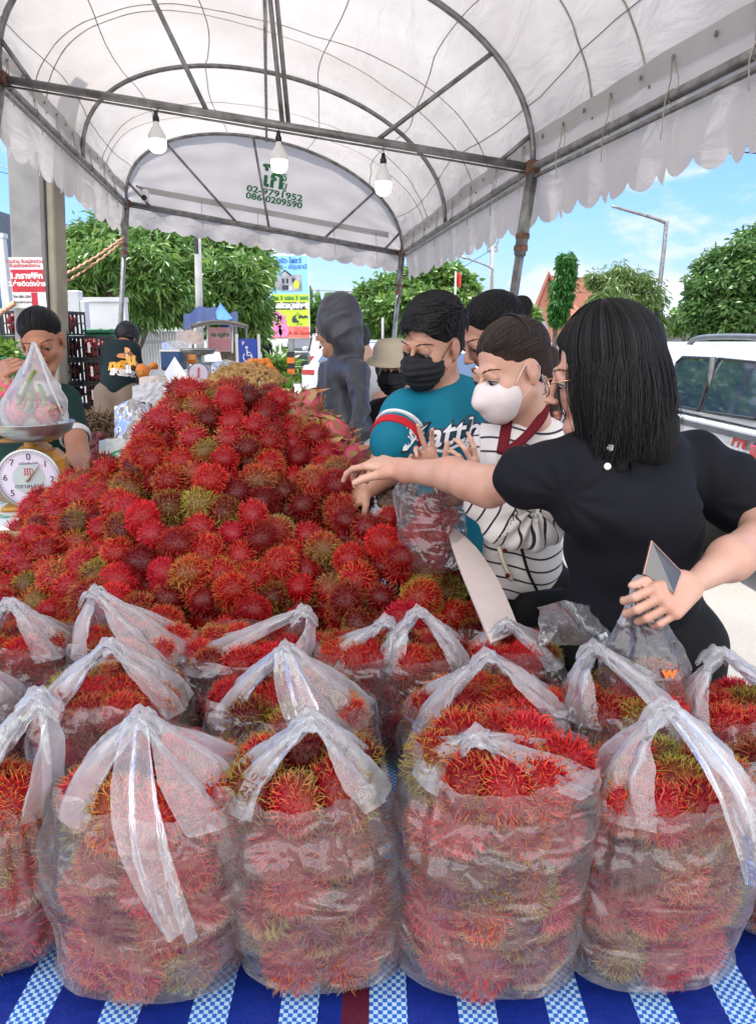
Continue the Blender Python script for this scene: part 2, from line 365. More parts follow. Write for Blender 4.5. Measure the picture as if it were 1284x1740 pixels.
M['band'] = pm('canvas_hem_band', (.50, .49, .49), .6, .06, 3, trans=.2)
M['seam'] = pm('canvas_seam', (.36, .34, .33), .6, .05, trans=.25)
TEN = {'L': [], 'R': []}
LP = [at(215, 345, 8.0), atz(0, 133, 3.01)]
LP.append(LP[1]+(LP[1]-LP[0])*.90)
RP = [at(683, 430, 8.6), atz(905, 285, 2.56), atz(1284, 90, 2.56)]
RP[2] = RP[1]+(RP[2]-RP[1])*2.02
def polyl(P, t):        # t 0 far .. 1 mid .. 2 near
    i = min(int(t), 1); return P[i]+(P[i+1]-P[i])*(t-i)
RISE = .90
def arch_pt(t, s, off=0.0):
    l, r = polyl(LP, t), polyl(RP, t); c = (l+r)/2; hw = (r-l)/2; a = math.pi*(1-s)
    k = 1+off/1.47
    ca, sa = math.cos(a), math.sin(a)
    return c+hw*ca*k*(1 if True else 0)+np.array([0, 0, (RISE+off)*abs(sa)**.86])
tent = thing('market_tent', 'white canvas barrel roof tent on grey steel tube frame over the stall', 'tent', (LP[0]+RP[0])/2*np.array([1, 1, 0]))
ARCH_T = [0.0, .50, 1.0, 1.5, 2.0]
for t in ARCH_T:
    mb = MB(); mb.tube([arch_pt(t, s) for s in np.linspace(0, 1, 40)], .017, 10); mb.build('arch', M['galv'], tent, smooth=True)
# eaves, truss bars, struts
for P in (LP, RP):
    mb = MB(); mb.tube(P, .021, 10); mb.tube([p-np.array([0, 0, .05]) for p in P][:3], .012, 8); mb.build('eave_bar', M['galv'], tent, smooth=True)
for t, st in ((0.0, ((.06, .05, .085), (.25, .36, .385), (.47, .51, .5), (.79, .76, .70), (.94, .93, .93))), (1.0, ((.055, .055, .06), (.33, .40, .385), (.5, .53, .525), (.815, .74, .70), (.955, .95, .935)))):
    l, r = polyl(LP, t), polyl(RP, t)
    mb = MB(); mb.rod(l, r, .021, 10); mb.rod(l+np.array([0, .02, -.028]), r+np.array([0, .02, -.028]), .006, 6); mb.build('truss_bar', M['galv'], tent, smooth=True)
    for s, _, c in st:
        # find arch point above: strut leans
        mb = MB(); mb.rod(arch_pt(t, s), l+(r-l)*c, .013, 8)
        mb.build('strut', M['galv'], tent, smooth=True)
l, r = polyl(LP, 1.0), polyl(RP, 1.0); mb = MB(); mb.rod(arch_pt(1.0, .507)+np.array([0, .05, 0]), l+(r-l)*.535+np.array([0, .05, 0]), .013, 8); mb.build('strut', M['galv'], tent, smooth=True)
# ridge tube far part hangs behind the centre strut
mb = MB(); mb.tube([arch_pt(t, .5)-np.array([0, 0, .02]) for t in (0, .5, 1.0, 1.5, 2.0)], .013, 8); mb.build('ridge_bar', M['galv'], tent, smooth=True)
# posts
def post(top, foot, name='post'):
    mb = MB(); m = top+(foot-top)*.16
    mb.rod(top, m+(foot-top)*.02, .034, 12); mb.rod(m, foot, .026, 12)
    o = mb.build(name, M['galv'], tent, smooth=True)
    for f in (.14, .165): c = MB(); q = top+(foot-top)*f; c.tube([q-np.array([0, 0, .014]), q+np.array([0, 0, .014])], .040, 12); c.build('clamp', M['rust'], o)
    c = MB(); c.box(top, (.085, .07, .07), bev=.01); c.build('corner_joint', M['rust'], o)
    return o
def foot_for(top, px, py):        # ground point so the post passes photo pixel
    q = ray(px, py); d = (top[1])/ray(px, py)[1]; p = CP+q*d
    k = (top[2])/(top[2]-p[2]); return top+(p-top)*k
post(RP[1], foot_for(RP[1], 871, 510)); post(LP[0], foot_for(LP[0], 205, 555)); post(RP[0], foot_for(RP[0], 671, 560))
post(LP[1], LP[1]*np.array([1, 1, 0])+np.array([-.75, 0, 0])); post(LP[2], LP[2]*np.array([1, 1, 0])); post(RP[2], RP[2]*np.array([1, 1, 0])+np.array([.15, 0, 0]))
# roof sheet
def roof_pt(t, s):
    p = arch_pt(t, s, .03); ph = (t*2) % 1.0
    sag = math.sin(math.pi*ph)*.06*math.sin(math.pi*s)
    n = noise.fractal(Vector((t*7, s*9, 1.3)), 1.0, 2.0, 3)*.02+noise.noise(Vector((t*16+s*5, s*3, 7)))*.012
    nz = p-((polyl(LP, t)+polyl(RP, t))/2); nz /= np.linalg.norm(nz)+1e-9
    return p+nz*(n-sag)
ts = np.linspace(-.02, 2.0, 150); ss = np.linspace(0, 1, 90)
mb = MB(); mb.grid([[roof_pt(t, s) for s in ss] for t in ts]); mb.build('roof_sheet', M['canvas'], tent, smooth=True)
# seams along and across the sheet, cords lying on top of it
mb = MB()
for s0 in (.10, .24, .40, .60, .76, .90):
    L1 = [roof_pt(t, s0+.012*math.sin(t*9+s0*20))-(roof_pt(t, s0)-(polyl(LP, t)+polyl(RP, t))/2)*.004 for t in np.linspace(0, 2, 70)]; mb.tube(L1, .0035, 4)
mb.build('seam', M['seam'], tent)
for t0, w in ((.22, .05), (.30, .02), (.72, .06), (.78, .03), (1.22, .05), (1.33, .03), (1.7, .05)):
    mb = MB(); mb.tube([roof_pt(t0+w*math.sin(s*6+t0*9), s)+np.array([0, 0, .006]) for s in np.linspace(.02, .98, 50)], .007, 5); mb.build('roof_cord', M['cord'], tent)
# hem band with eyelets and ties, then scalloped valance
def drop_line(P, side, w, zoff): pass
for side, P in ((-1, LP), (1, RP)):
    tt = np.linspace(0, 2, 120); G = []
    lo, hi = (.022, .045) if side < 0 else (.955, .978)
    for t in tt:
        row = []
        for s in np.linspace(lo, hi, 4):
            q = roof_pt(t, s); c = (polyl(LP, t)+polyl(RP, t))/2; row.append(q-(q-c)*.012)
        G.append(row)
    mb = MB(); mb.grid(G); band = mb.build('hem_band', M['band'], tent, smooth=True)
    ln = np.linalg.norm(P[0]-P[1])
    n = 30
    for i in range(n):
        t = (i+.5)/n*2; s = (lo+hi)/2; q = roof_pt(t, s); c = (polyl(LP, t)+polyl(RP, t))/2; q = q-(q-c)*.016
        nr = (c-q)/np.linalg.norm(c-q)
        ey = MB(); ti = MB(); ey.tube([q, q+nr*.004], .011, 10); ey.build('eyelet', M['galv'], tent)
        if i % 2 == 0:
            b = polyl(P, t)
            for dy in (.0, .025):
                dirv = (polyl(P, min(2, t+.02))-b); dirv /= np.linalg.norm(dirv)+1e-9
                ti.tube([q+nr*.004, q*.4+b*.6+nr*.01+dirv*dy*2, b+dirv*dy*3+nr*.026], .0028, 5)
            L = .09+.07*random.random(); e = b+nr*.03
            ti.tube([b+nr*.026, e+np.array([.0, .005, -.03]), e+np.array([.01*random.uniform(-1, 1), 0, -L])], .0028, 5)
            ti.tube([b+np.array([0, .012, .027]), b+nr*.03+np.array([0, .014, 0]), b+np.array([0, .012, -.027])], .004, 5); ti.build('tie_cord', M['cord'], tent)
def valance(path, out, drop, nsc, name='valance', phase=0):
    G = []; n = nsc*14
    for i in range(n+1):
        u = i/n; p = path(u); row = []
        ph = (u*nsc+phase) % 1.0; sc = abs(math.sin(math.pi*ph))**.65
        L = drop*(.84+.16*sc+.05*noise.noise(Vector((u*nsc*.6, 3, drop))))
        for j, w in enumerate(np.linspace(0, 1, 9)):
            wv = .018*math.sin(u*nsc*2.1+w*1.5)+.012*noise.noise(Vector((u*nsc*1.7, w*2, drop*9)))
            row.append(p+out*(.028+.03*w+wv*w*1.6)+np.array([0, 0, .03-L*w]))
        G.append(row)
    mb = MB(); mb.grid(G); return mb.build(name, M['canvas'], tent, smooth=True)
o_r = np.cross(RP[0]-RP[1], [0, 0, 1.]); o_r /= np.linalg.norm(o_r)
o_l = -np.cross(LP[0]-LP[1], [0, 0, 1.]); o_l /= np.linalg.norm(o_l)
valance(lambda u: polyl(RP, 2*u), o_r, .33, 46); valance(lambda u: polyl(LP, 2*u), o_l, .36, 40)
# far gable sheet with lettering
gd = RP[0]-LP[0]; gr = gd/np.linalg.norm(gd); gf = np.cross(gr, [0, 0, 1.]); gf /= np.linalg.norm(gf)  # towards camera: -gf?
if gf[1] > 0: gf = -gf
G = []
for s in np.linspace(0.0, 1, 60):
    top = arch_pt(0, s, .01); c = LP[0]+gd*((1-math.cos(math.pi*s))/2); row = []
    for w in np.linspace(0, 1, 24):
        p = top+(c-top)*w; row.append(p-gf*(.05+.012*noise.noise(Vector((s*14, w*5, 3)))))
    G.append(row)
mb = MB(); mb.grid(G); mb.build('gable_sheet', M['gable'], tent, smooth=True)
mb = MB(); mb.grid([[LP[0]+gd*u-gf*.042+np.array([0, 0, z]) for z in (.14, .2)] for u in np.linspace(.05, .95, 8)]); mb.build('hem_band', M['band'], tent)
for u in (.26, .46, .74, .9):
    mb = MB(); mb.tube([LP[0]+gd*u-gf*.04+np.array([0, 0, .17]), LP[0]+gd*u+gf*.03+np.array([0, 0, 0]), LP[0]+gd*(u+.003)+gf*.03+np.array([0, 0, -.16])], .003, 5); mb.build('tie_cord', M['cord'], tent)
valance(lambda u: LP[0]+gd*u, -gf, .25, 17, phase=.3)
up_g = np.cross(gr, gf); up_g = up_g if up_g[2] > 0 else -up_g
mb = MB()
gp = at(467, 328, 8.3)
q0 = LP[0]
def on_gable(p):
    d = np.dot(p-(q0-gf*.032), gf); return p-gf*d
def gpt(px, py):
    r_ = ray(px, py); t = np.dot(q0-gf*.028-CP, gf)/np.dot(r_, gf); return CP+r_*t
lettering(mb, '02-9791952', .088, gpt(467, 329), gr, up_g, .003, 1.42, 0)
lettering(mb, '086-0209590', .088, gpt(466, 341), gr, up_g, .003, 1.30, 0)
lettering(mb, 'โก', .26, gpt(464, 305), gr, up_g, .008, 1.0, 0); lettering(mb, 'จิ', .10, gpt(483, 303), gr, up_g, .002, 1.2, 0); lettering(mb, 'ยู', .10, gpt(483, 316), gr, up_g, .002, 1.2, 0)
mb.build('lettering', M['green'], tent)
# camera-like white gadget on the far left joint
gad = thing('security_camera', 'small white security camera clamped on the far tent corner', 'camera', at(247, 332, 7.9))
p = at(247, 332, 7.9); mb = MB(); mb.box(p, (.07, .09, .11), bev=.02); mb.build('housing', M['white'], gad)
mb = MB(); mb.tube([p+np.array([0, -.04, -.03]), p+np.array([0, -.055, -.03])], .028, 16); mb.build('lens', M['black'], gad)
mb = MB(); mb.rod(p+np.array([0, 0, .05]), p+np.array([-.1, .05, .1]), .01); mb.build('bracket', M['galv'], gad)

# =================================================================== hanging bulbs
M['bulbw'] = glow('lit_bulb_cool', (1.0, .98, .95), 3.5); M['bulby'] = glow('lit_bulb_warm', (1.0, .85, .38), 2.2)
M['bulbshell'] = pm('bulb_shell', (.78, .78, .77), .3, .03)
def bulb(top_px, d, base_py, w, h, mat, label):
    top = at(*top_px, d); c = at(top_px[0], base_py, d)
    root = thing('light_bulb', label, 'light bulb', top, 'bulbs hanging from the truss bar')
    u = rp(1, d); z0 = c[2]; x, y = c[0], c[1]
    mb = MB(); mb.tube([top, (top+c)/2+np.array([.004, 0, 0]), np.array([x, y, z0+38*u])], .003, 5); mb.build('cable', M['black'], root)
    mb = MB(); mb.lathe([(0, 42*u), (3*u, 41*u), (4*u, 34*u), (5.5*u, 32*u), (5.5*u, 25*u), (0, 25*u)], 16, (x, y, z0)); mb.build('lamp_holder', M['black'], root, smooth=True)
    mb = MB(); mb.lathe([(4.5*u, 26*u), (5*u, 20*u), (9*u, 14*u), (w/2*u, 4*u), (w/2*u, -4*u)], 24, (x, y, z0)); mb.build('bulb_body', M['bulbshell'], root, smooth=True)
    mb = MB(); mb.lathe([(w/2*u, -4*u), (w/2*u*1.01, -h*.55*u), (w/2*.9*u, -h*.8*u), (w/2*.55*u, -h*.97*u), (0, -h*u)], 24, (x, y, z0)); mb.build('bulb_dome', mat, root, smooth=True)
bulb((267, 178), 4.15, 234, 29, 24, M['bulbw'], 'white lit bulb on a short cable, leftmost of three under the truss bar')
bulb((474, 215), 4.2, 268, 28, 24, M['bulby'], 'yellowish glowing bulb in front of the green lettering')
bulb((651, 248), 4.25, 305, 27, 26, M['bulbw'], 'white lit bulb nearest the rusty tent post')
# =================================================================== tables
TZ = .76
def cloth_mat():
    m, nt, b, N, L = nodes('woven_plastic_mat')
    tc = N.new('ShaderNodeTexCoord'); sp = N.new('ShaderNodeSeparateXYZ'); L.new(tc.outputs['UV'], sp.inputs[0])
    def math_(op, a, bb, c=None):
        n = N.new('ShaderNodeMath'); n.operation = op
        for i, q in enumerate((a, bb, c)):
            if q is None: continue
            if isinstance(q, (int, float)): n.inputs[i].default_value = q
            else: L.new(q, n.inputs[i])
        return n.outputs[0]
    per = .122
    x = math_('MODULO', math_('ADD', sp.outputs[0], 50*per+.012), per)
    stripe = math_('LESS_THAN', x, .052)
    ck = N.new('ShaderNodeTexChecker'); ck.inputs['Scale'].default_value = 155; L.new(tc.outputs['UV'], ck.inputs[0])
    ck.inputs[1].default_value = (.45, .62, .80, 1); ck.inputs[2].default_value = (.02, .13, .50, 1)
    base = N.new('ShaderNodeMix'); base.data_type = 'RGBA'; base.inputs[6].default_value = (.006, .022, .20, 1); L.new(stripe, base.inputs[0]); L.new(ck.outputs[0], base.inputs[7])
    mar = math_('LESS_THAN', math_('ABSOLUTE', math_('ADD', sp.outputs[0], .031), 0), .019)
    m2 = N.new('ShaderNodeMix'); m2.data_type = 'RGBA'; m2.inputs[7].default_value = (.09, .012, .03, 1); L.new(mar, m2.inputs[0]); L.new(base.outputs[2], m2.inputs[6])
    L.new(m2.outputs[2], b.inputs['Base Color']); b.inputs['Roughness'].default_value = .32
    nz = N.new('ShaderNodeTexNoise'); nz.inputs['Scale'].default_value = 9; nz.inputs['Detail'].default_value = 5; L.new(tc.outputs['Object'], nz.inputs[0])
    w = N.new('ShaderNodeTexChecker'); w.inputs['Scale'].default_value = 310; L.new(tc.outputs['UV'], w.inputs[0])
    ad = math_('ADD', nz.outputs[0], math_('MULTIPLY', w.outputs[1], .03))
    bp = N.new('ShaderNodeBump'); bp.inputs['Strength'].default_value = .5; bp.inputs['Distance'].default_value = .03; L.new(ad, bp.inputs['Height']); L.new(bp.outputs[0], b.inputs['Normal'])
    return m
M['cloth'] = cloth_mat()
def add_uv(o, fn):
    me = o.data; uv = me.uv_layers.new(name='UVMap'); off = np.array(o.matrix_basis.translation)+(np.array(o.parent.matrix_basis.translation) if o.parent else 0)
    for lp in me.loops: uv.data[lp.index].uv = fn(np.array(me.vertices[lp.vertex_index].co)+off)
def draped(x0, x1, y0, y1, z, drop, label):
    nx, ny = 70, 50; xs = np.linspace(x0-drop, x1+drop, nx); ys = np.linspace(y0-drop, y1+drop, ny); G = []
    for y in ys:
        row = []
        for x in xs:
            dx = max(x0-x, x-x1, 0); dy = max(y0-y, y-y1, 0); dd = max(dx, dy)
            w = .008*noise.noise(Vector((x*5, y*5, 2)))+.006*abs(noise.noise(Vector((x*9+3, y*3, 5))))
            X = min(max(x, x0), x1); Y = min(max(y, y0), y1)
            if dd > 0:
                wave = .022*math.sin((x if dy > dx else y)*26+1.3*math.sin(y*3+x*4))*min(1, dd/.2)+.01
                if dx >= dy: X += math.copysign(wave, x-x0-.1)
                if dy >= dx: Y += math.copysign(wave, y-y0-.1)
            row.append((X, Y, z+w*(.35 if dd == 0 else 1)-dd))
        G.append(row)
    mb = MB(); mb.grid(G); o = mb.build('tablecloth', M['cloth'], smooth=True)
    me = o.data; uv = me.uv_layers.new(name='UVMap'); UVs = np.array([(x, y) for y in ys for x in xs])
    for lp in me.loops: uv.data[lp.index].uv = UVs[lp.vertex_index]
    return tag(o, label, 'tablecloth')
def table(x0, x1, y0, y1, z, label):
    t = thing('trestle_table', label, 'table', ((x0+x1)/2, (y0+y1)/2, 0))
    mb = MB(); mb.box(((x0+x1)/2, (y0+y1)/2, z-.03), (x1-x0-.02, y1-y0-.02, .03), bev=.006); mb.build('tabletop', M['wood'], t)
    for x in (x0+.06, x1-.06):
        for y in (y0+.06, y1-.06): mb = MB(); mb.rod((x, y, 0), (x, y, z-.045), .018, 10); mb.build('leg', M['galv'], t, smooth=True)
M['wood'] = pm('raw_plywood', (.36, .24, .13), .7, .2, 5, .2, 60, stretch=(1, 8, 1))
table(-1.35, 1.02, .80, 1.66, TZ-.012, 'trestle table under the bagged rambutans at the front of the stall')
table(-1.75, .0, 1.69, 3.05, TZ-.012, 'long trestle table under the big rambutan heap')
table(.03, .30, 1.69, 2.02, TZ-.012, 'small trestle table under the low end of the heap by the customers')
draped(-1.37, 1.04, .78, 1.67, TZ-.004, .5, 'blue striped woven mat with white checks under the bagged rambutans')
draped(-1.77, .01, 1.69, 3.07, TZ-.006, .5, 'blue striped woven mat under the big rambutan heap')
draped(.015, .31, 1.69, 2.03, TZ-.006, .45, 'blue woven mat hanging beside the white board at the low end of the heap')

# =================================================================== rambutans
def rambutan_mat():
    m, nt, b, N, L = nodes('rambutan_skin')
    at_ = N.new('ShaderNodeAttribute'); at_.attribute_name = 't'; ag = N.new('ShaderNodeAttribute'); ag.attribute_name = 'g'
    oi0 = N.new('ShaderNodeObjectInfo'); rn = N.new('ShaderNodeAttribute'); rn.attribute_name = 'rnd'; oi = N.new('ShaderNodeMath'); oi.operation = 'ADD'; L.new(oi0.outputs['Random'], oi.inputs[0]); L.new(rn.outputs['Fac'], oi.inputs[1]); oi2 = N.new('ShaderNodeMath'); oi2.operation = 'FRACT'; L.new(oi.outputs[0], oi2.inputs[0]); oi = oi2
    red = N.new('ShaderNodeValToRGB'); e = red.color_ramp.elements; e[0].color = (.24, .003, .008, 1); e[1].color = (.85, .035, .016, 1); e[1].position = 1
    q = e.new(.30); q.color = (.58, .005, .014, 1); q = e.new(.62); q.color = (.86, .010, .020, 1); q = e.new(.82); q.color = (.82, .020, .060, 1); L.new(oi.outputs[0], red.inputs[0])
    grn = N.new('ShaderNodeValToRGB'); e = grn.color_ramp.elements; e[0].color = (.30, .33, .045, 1); e[1].color = (.44, .30, .10, 1); q = e.new(.5); q.color = (.50, .47, .08, 1)
    ml = N.new('ShaderNodeMath'); ml.operation = 'MULTIPLY'; ml.inputs[1].default_value = 7.7; fr = N.new('ShaderNodeMath'); fr.operation = 'FRACT'; L.new(oi.outputs[0], ml.inputs[0]); L.new(ml.outputs[0], fr.inputs[0]); L.new(fr.outputs[0], grn.inputs[0])
    mx = N.new('ShaderNodeMix'); mx.data_type = 'RGBA'; L.new(ag.outputs['Fac'], mx.inputs[0]); L.new(red.outputs[0], mx.inputs[6]); L.new(grn.outputs[0], mx.inputs[7])
    # rind and hair roots darker crimson, with shade between hairs painted in
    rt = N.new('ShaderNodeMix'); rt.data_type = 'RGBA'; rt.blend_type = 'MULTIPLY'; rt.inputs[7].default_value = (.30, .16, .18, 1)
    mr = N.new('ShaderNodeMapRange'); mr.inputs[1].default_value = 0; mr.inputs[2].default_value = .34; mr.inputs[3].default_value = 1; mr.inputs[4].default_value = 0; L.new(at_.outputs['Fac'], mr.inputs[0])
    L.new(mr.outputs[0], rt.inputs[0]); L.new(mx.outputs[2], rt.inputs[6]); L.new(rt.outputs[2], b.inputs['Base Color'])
    b.inputs['Roughness'].default_value = .42; b.inputs['Specular IOR Level'].default_value = .4
    tr = N.new('ShaderNodeBsdfTranslucent'); L.new(rt.outputs[2], tr.inputs[0]); ms = N.new('ShaderNodeMixShader'); ms.inputs[0].default_value = .22
    L.new(b.outputs[0], ms.inputs[1]); L.new(tr.outputs[0], ms.inputs[2]); L.new(ms.outputs[0], N['Material Output'].inputs[0])
    return m
M['ramb'] = rambutan_mat()
def rambutan_geo(seed, style, nh=540, core=.0325, segs=4):
    """style: tip greenness, side greenness, hair length"""
    rg = np.random.default_rng(seed); tipg, sideg, hl, curl = style
    mb = MB(); T = []; Gg = []
    ax = rg.normal(size=3); ax /= np.linalg.norm(ax)
    el = np.array([1.0, 1.0, 1.14])
    mb.ball((0, 0, 0), el*core, 18); n0 = mb.n; vv = mb.v[0]; vv += (vv/np.linalg.norm(vv, axis=1)[:, None])*(vnoise(vv, 90, seed)*.0012)[:, None]
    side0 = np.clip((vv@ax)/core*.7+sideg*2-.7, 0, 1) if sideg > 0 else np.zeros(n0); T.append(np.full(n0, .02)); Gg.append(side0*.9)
    for i in range(nh):
        z = 1-2*(i+.5)/nh; ph = i*2.39996+rg.normal()*.12; r = math.sqrt(max(0, 1-z*z))
        d = np.array([r*math.cos(ph), r*math.sin(ph), z]); d /= np.linalg.norm(d); p = d*core*el*.97
        tn = np.cross(d, rg.normal(size=3)); tn /= np.linalg.norm(tn); L = hl*rg.uniform(.7, 1.2)
        sd = float(np.clip((d@ax)*.8+sideg*2-.75, 0, 1)) if sideg > 0 else 0.0
        b1 = curl*rg.uniform(.2, 1.3); pts = []; cur = p.copy(); di = d.copy()+tn*.10+rg.normal(size=3)*.24
        for k in range(segs):
            pts.append(cur.copy()); di = di/np.linalg.norm(di); cur = cur+di*L/(segs-1); di = di+tn*b1*.42-np.array([0, 0, .0])
        rad = np.array([.00125, .00085, .00055, .0002])[:segs]*rg.uniform(.85, 1.15)
        if segs == 3: rad = np.array([.0017, .0010, .0003])
        mb.tube(pts, rad, 3, cap=False)
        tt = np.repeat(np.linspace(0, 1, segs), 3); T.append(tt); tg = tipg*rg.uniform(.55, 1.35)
        Gg.append(np.clip(sd*.8+tg*np.clip(tt*2.6-1.25, 0, 1), 0, 1))
    return mb, np.concatenate(T), np.concatenate(Gg)
STY = [(.22, .0, .0135, 1.3), (.85, .0, .0155, 1.7), (.95, .26, .0165, 2.0), (.05, .0, .012, 1.1), (.8, .42, .0155, 1.9), (.7, .08, .017, 1.9), (.95, .60, .014, 2.0), (.45, .0, .0155, 1.5)]
DESC = ['bright red rambutan', 'red rambutan with yellow tipped hairs', 'red rambutan with one greenish side', 'deep red short haired rambutan', 'half green rambutan', 'shaggy red rambutan with olive tips', 'mostly yellow green rambutan', 'plain red rambutan']
R_GEO = [rambutan_geo(11+i, s) for i, s in enumerate(STY)]
R_LO = [rambutan_geo(31+i, s, 190, .0320, 3) for i, s in enumerate(STY)]
R_SRC = []
for i, (mb, T, G_) in enumerate(R_GEO):
    o = mb.build('rambutan', M['ramb'], None, smooth=True, attrs={'t': T, 'g': G_}, origin=(0, 0, 0)); R_SRC.append(o)
FRUITS = []     # (pos, scale, style, seen?, place words)
def rand_style(p=None):
    return int(RNG.choice(8, p=[.13, .20, .14, .11, .11, .14, .07, .10]))
# ---- the heap: silhouette traced in photo pixels on the plane through its top
PY_ = 2.42
sil = [(-420, 1010), (-200, 985), (-60, 965), (20, 915), (70, 850), (130, 815), (190, 795), (240, 760), (262, 705), (300, 672), (360, 655), (410, 650), (450, 668), (480, 690), (510, 722), (545, 752), (575, 782), (605, 812), (640, 852), (690, 910), (740, 955), (800, 1000), (850, 1050), (900, 1100)]
def ridge(x): return float(np.interp(x, (-.22, .06), (PY_, 1.92)))
SX = []; SZ = []
for px, py in sil: q = aty(px, py+22, float(np.interp(px, (530, 680), (PY_, 1.92)))); SX.append(q[0]); SZ.append(q[2]-TZ)
def heap_h(x, y):
    h0 = float(np.interp(x, SX, SZ)); h0 = max(h0, 0)
    yr = ridge(x)
    if y < yr:
        y0 = 1.60; k = np.clip((y-y0)/(yr-y0), 0, 1); return h0*k**.86
    return h0*max(0, 1-((y-yr)/(.52 if x < -.1 else .40))**2)
SP = .086
pts = []
for iy in range(60):
    y = 1.66+iy*SP*.62
    if y > 2.66: break
    for ix in range(40):
        x = -1.62+(ix+(iy % 2)*.5)*SP*1.02; xx, yy = x+RNG.normal()*.03, y+RNG.normal()*.02
        h = heap_h(xx, yy)
        if h < .015: continue
        if xx > .27 or (xx > -.03 and yy > 2.03): continue
        pts.append((xx, yy, TZ+.03+h+RNG.normal()*.012))
# relax so that fruits touch rather than pass through each other
P = np.array(pts)
for it in range(30):
    D = P[:, None]-P[None]; d = np.linalg.norm(D, axis=2)+np.eye(len(P))*9; m = d < .076
    push = (D/d[..., None]*np.where(m, (.076-d)*.35, 0)[..., None]).sum(1); push[:, 2] *= .5; P = P+push
    for i in range(len(P)): P[i, 2] = P[i, 2]*.4+.6*(TZ+.03+heap_h(P[i, 0], P[i, 1])+(.022 if i % 3 == 0 else -.008))
for p in P: FRUITS.append((p, RNG.uniform(.98, 1.32), rand_style(), 1.0, 'heap'))
HEAPP = P
# filling under the surface so that no gap shows through (second layer, never larger than the first)
for p in P:
    q = p-np.array([0, .0, .055])-np.array([0, -.02, 0]); q = q+RNG.normal(size=3)*.008
    if q[2] > TZ+.03: FRUITS.append((q, RNG.uniform(1.05, 1.2), rand_style(), .02, 'heap'))

# =================================================================== carrier bags
def film_mat(name, milk=.34, tint=(1, 1, 1), gl=.040, streak=(5, 5, 17), bd=.026):
    m, nt, b, N, L = nodes(name); N.remove(b)
    tc = N.new('ShaderNodeTexCoord')
    mp = N.new('ShaderNodeMapping'); mp.inputs['Scale'].default_value = streak; mp.inputs['Rotation'].default_value = (.55, .45, .2); oi = N.new('ShaderNodeObjectInfo'); mp.inputs['Location'].default_value = (0, 0, 0); va = N.new('ShaderNodeVectorMath'); va.operation = 'ADD'; L.new(tc.outputs['Object'], va.inputs[0]); L.new(oi.outputs['Random'], va.inputs[1]); L.new(va.outputs[0], mp.inputs[0])
    n0 = N.new('ShaderNodeTexNoise'); n0.inputs['Scale'].default_value = 9; n0.inputs['Detail'].default_value = 2; n0.inputs['Distortion'].default_value = 1.5; L.new(tc.outputs['Object'], n0.inputs[0])
    n1 = N.new('ShaderNodeTexNoise'); n1.inputs['Scale'].default_value = 1.1; n1.inputs['Detail'].default_value = 2; n1.inputs['Roughness'].default_value = .45; n1.inputs['Distortion'].default_value = .9; L.new(mp.outputs[0], n1.inputs[0])
    ad = N.new('ShaderNodeMath'); ad.operation = 'ADD'; mu = N.new('ShaderNodeMath'); mu.operation = 'MULTIPLY'; mu.inputs[1].default_value = .55
    L.new(n1.outputs['Fac'], mu.inputs[0]); L.new(n0.outputs['Fac'], ad.inputs[0]); L.new(mu.outputs[0], ad.inputs[1])
    bp = N.new('ShaderNodeBump'); bp.inputs['Strength'].default_value = 1; bp.inputs['Distance'].default_value = bd; L.new(ad.outputs[0], bp.inputs['Height'])
    tr = N.new('ShaderNodeBsdfTransparent'); tr.inputs[0].default_value = (*tint, 1)
    df = N.new('ShaderNodeBsdfDiffuse'); df.inputs[0].default_value = (.82, .83, .86, 1); L.new(bp.outputs[0], df.inputs['Normal'])
    tl = N.new('ShaderNodeBsdfTranslucent'); tl.inputs[0].default_value = (.9, .9, .92, 1)
    gs = N.new('ShaderNodeBsdfGlossy'); gs.inputs['Roughness'].default_value = .14; gs.inputs[0].default_value = (.95, .97, 1, 1); L.new(bp.outputs[0], gs.inputs['Normal'])
    m1 = N.new('ShaderNodeMixShader'); m1.inputs[0].default_value = .45; L.new(df.outputs[0], m1.inputs[1]); L.new(tl.outputs[0], m1.inputs[2])
    # film seen edge-on passes through more plastic: Fresnel-like thickening
    lw = N.new('ShaderNodeLayerWeight'); lw.inputs[0].default_value = .28
    mr = N.new('ShaderNodeMapRange'); mr.inputs[1].default_value = 0; mr.inputs[2].default_value = 1; mr.inputs[3].default_value = milk*.62; mr.inputs[4].default_value = min(1, milk*1.9); L.new(lw.outputs['Facing'], mr.inputs[0])
    m2 = N.new('ShaderNodeMixShader'); L.new(mr.outputs[0], m2.inputs[0]); L.new(tr.outputs[0], m2.inputs[1]); L.new(m1.outputs[0], m2.inputs[2])
    fr = N.new('ShaderNodeFresnel'); fr.inputs[0].default_value = 1.5; L.new(bp.outputs[0], fr.inputs['Normal']); gr = N.new('ShaderNodeMapRange'); gr.inputs[3].default_value = gl; gr.inputs[4].default_value = .5; L.new(fr.outputs[0], gr.inputs[0])
    m3 = N.new('ShaderNodeMixShader'); L.new(gr.outputs[0], m3.inputs[0]); L.new(m2.outputs[0], m3.inputs[1]); L.new(gs.outputs[0], m3.inputs[2])
    L.new(m3.outputs[0], N['Material Output'].inputs[0]); return m
M['film'] = film_mat('bag_film', .115); M['film2'] = film_mat('bag_handle_film', .40, streak=(22, 22, 4), gl=.03, bd=.009); M['film_milky'] = film_mat('milky_film', .72, bd=.006)
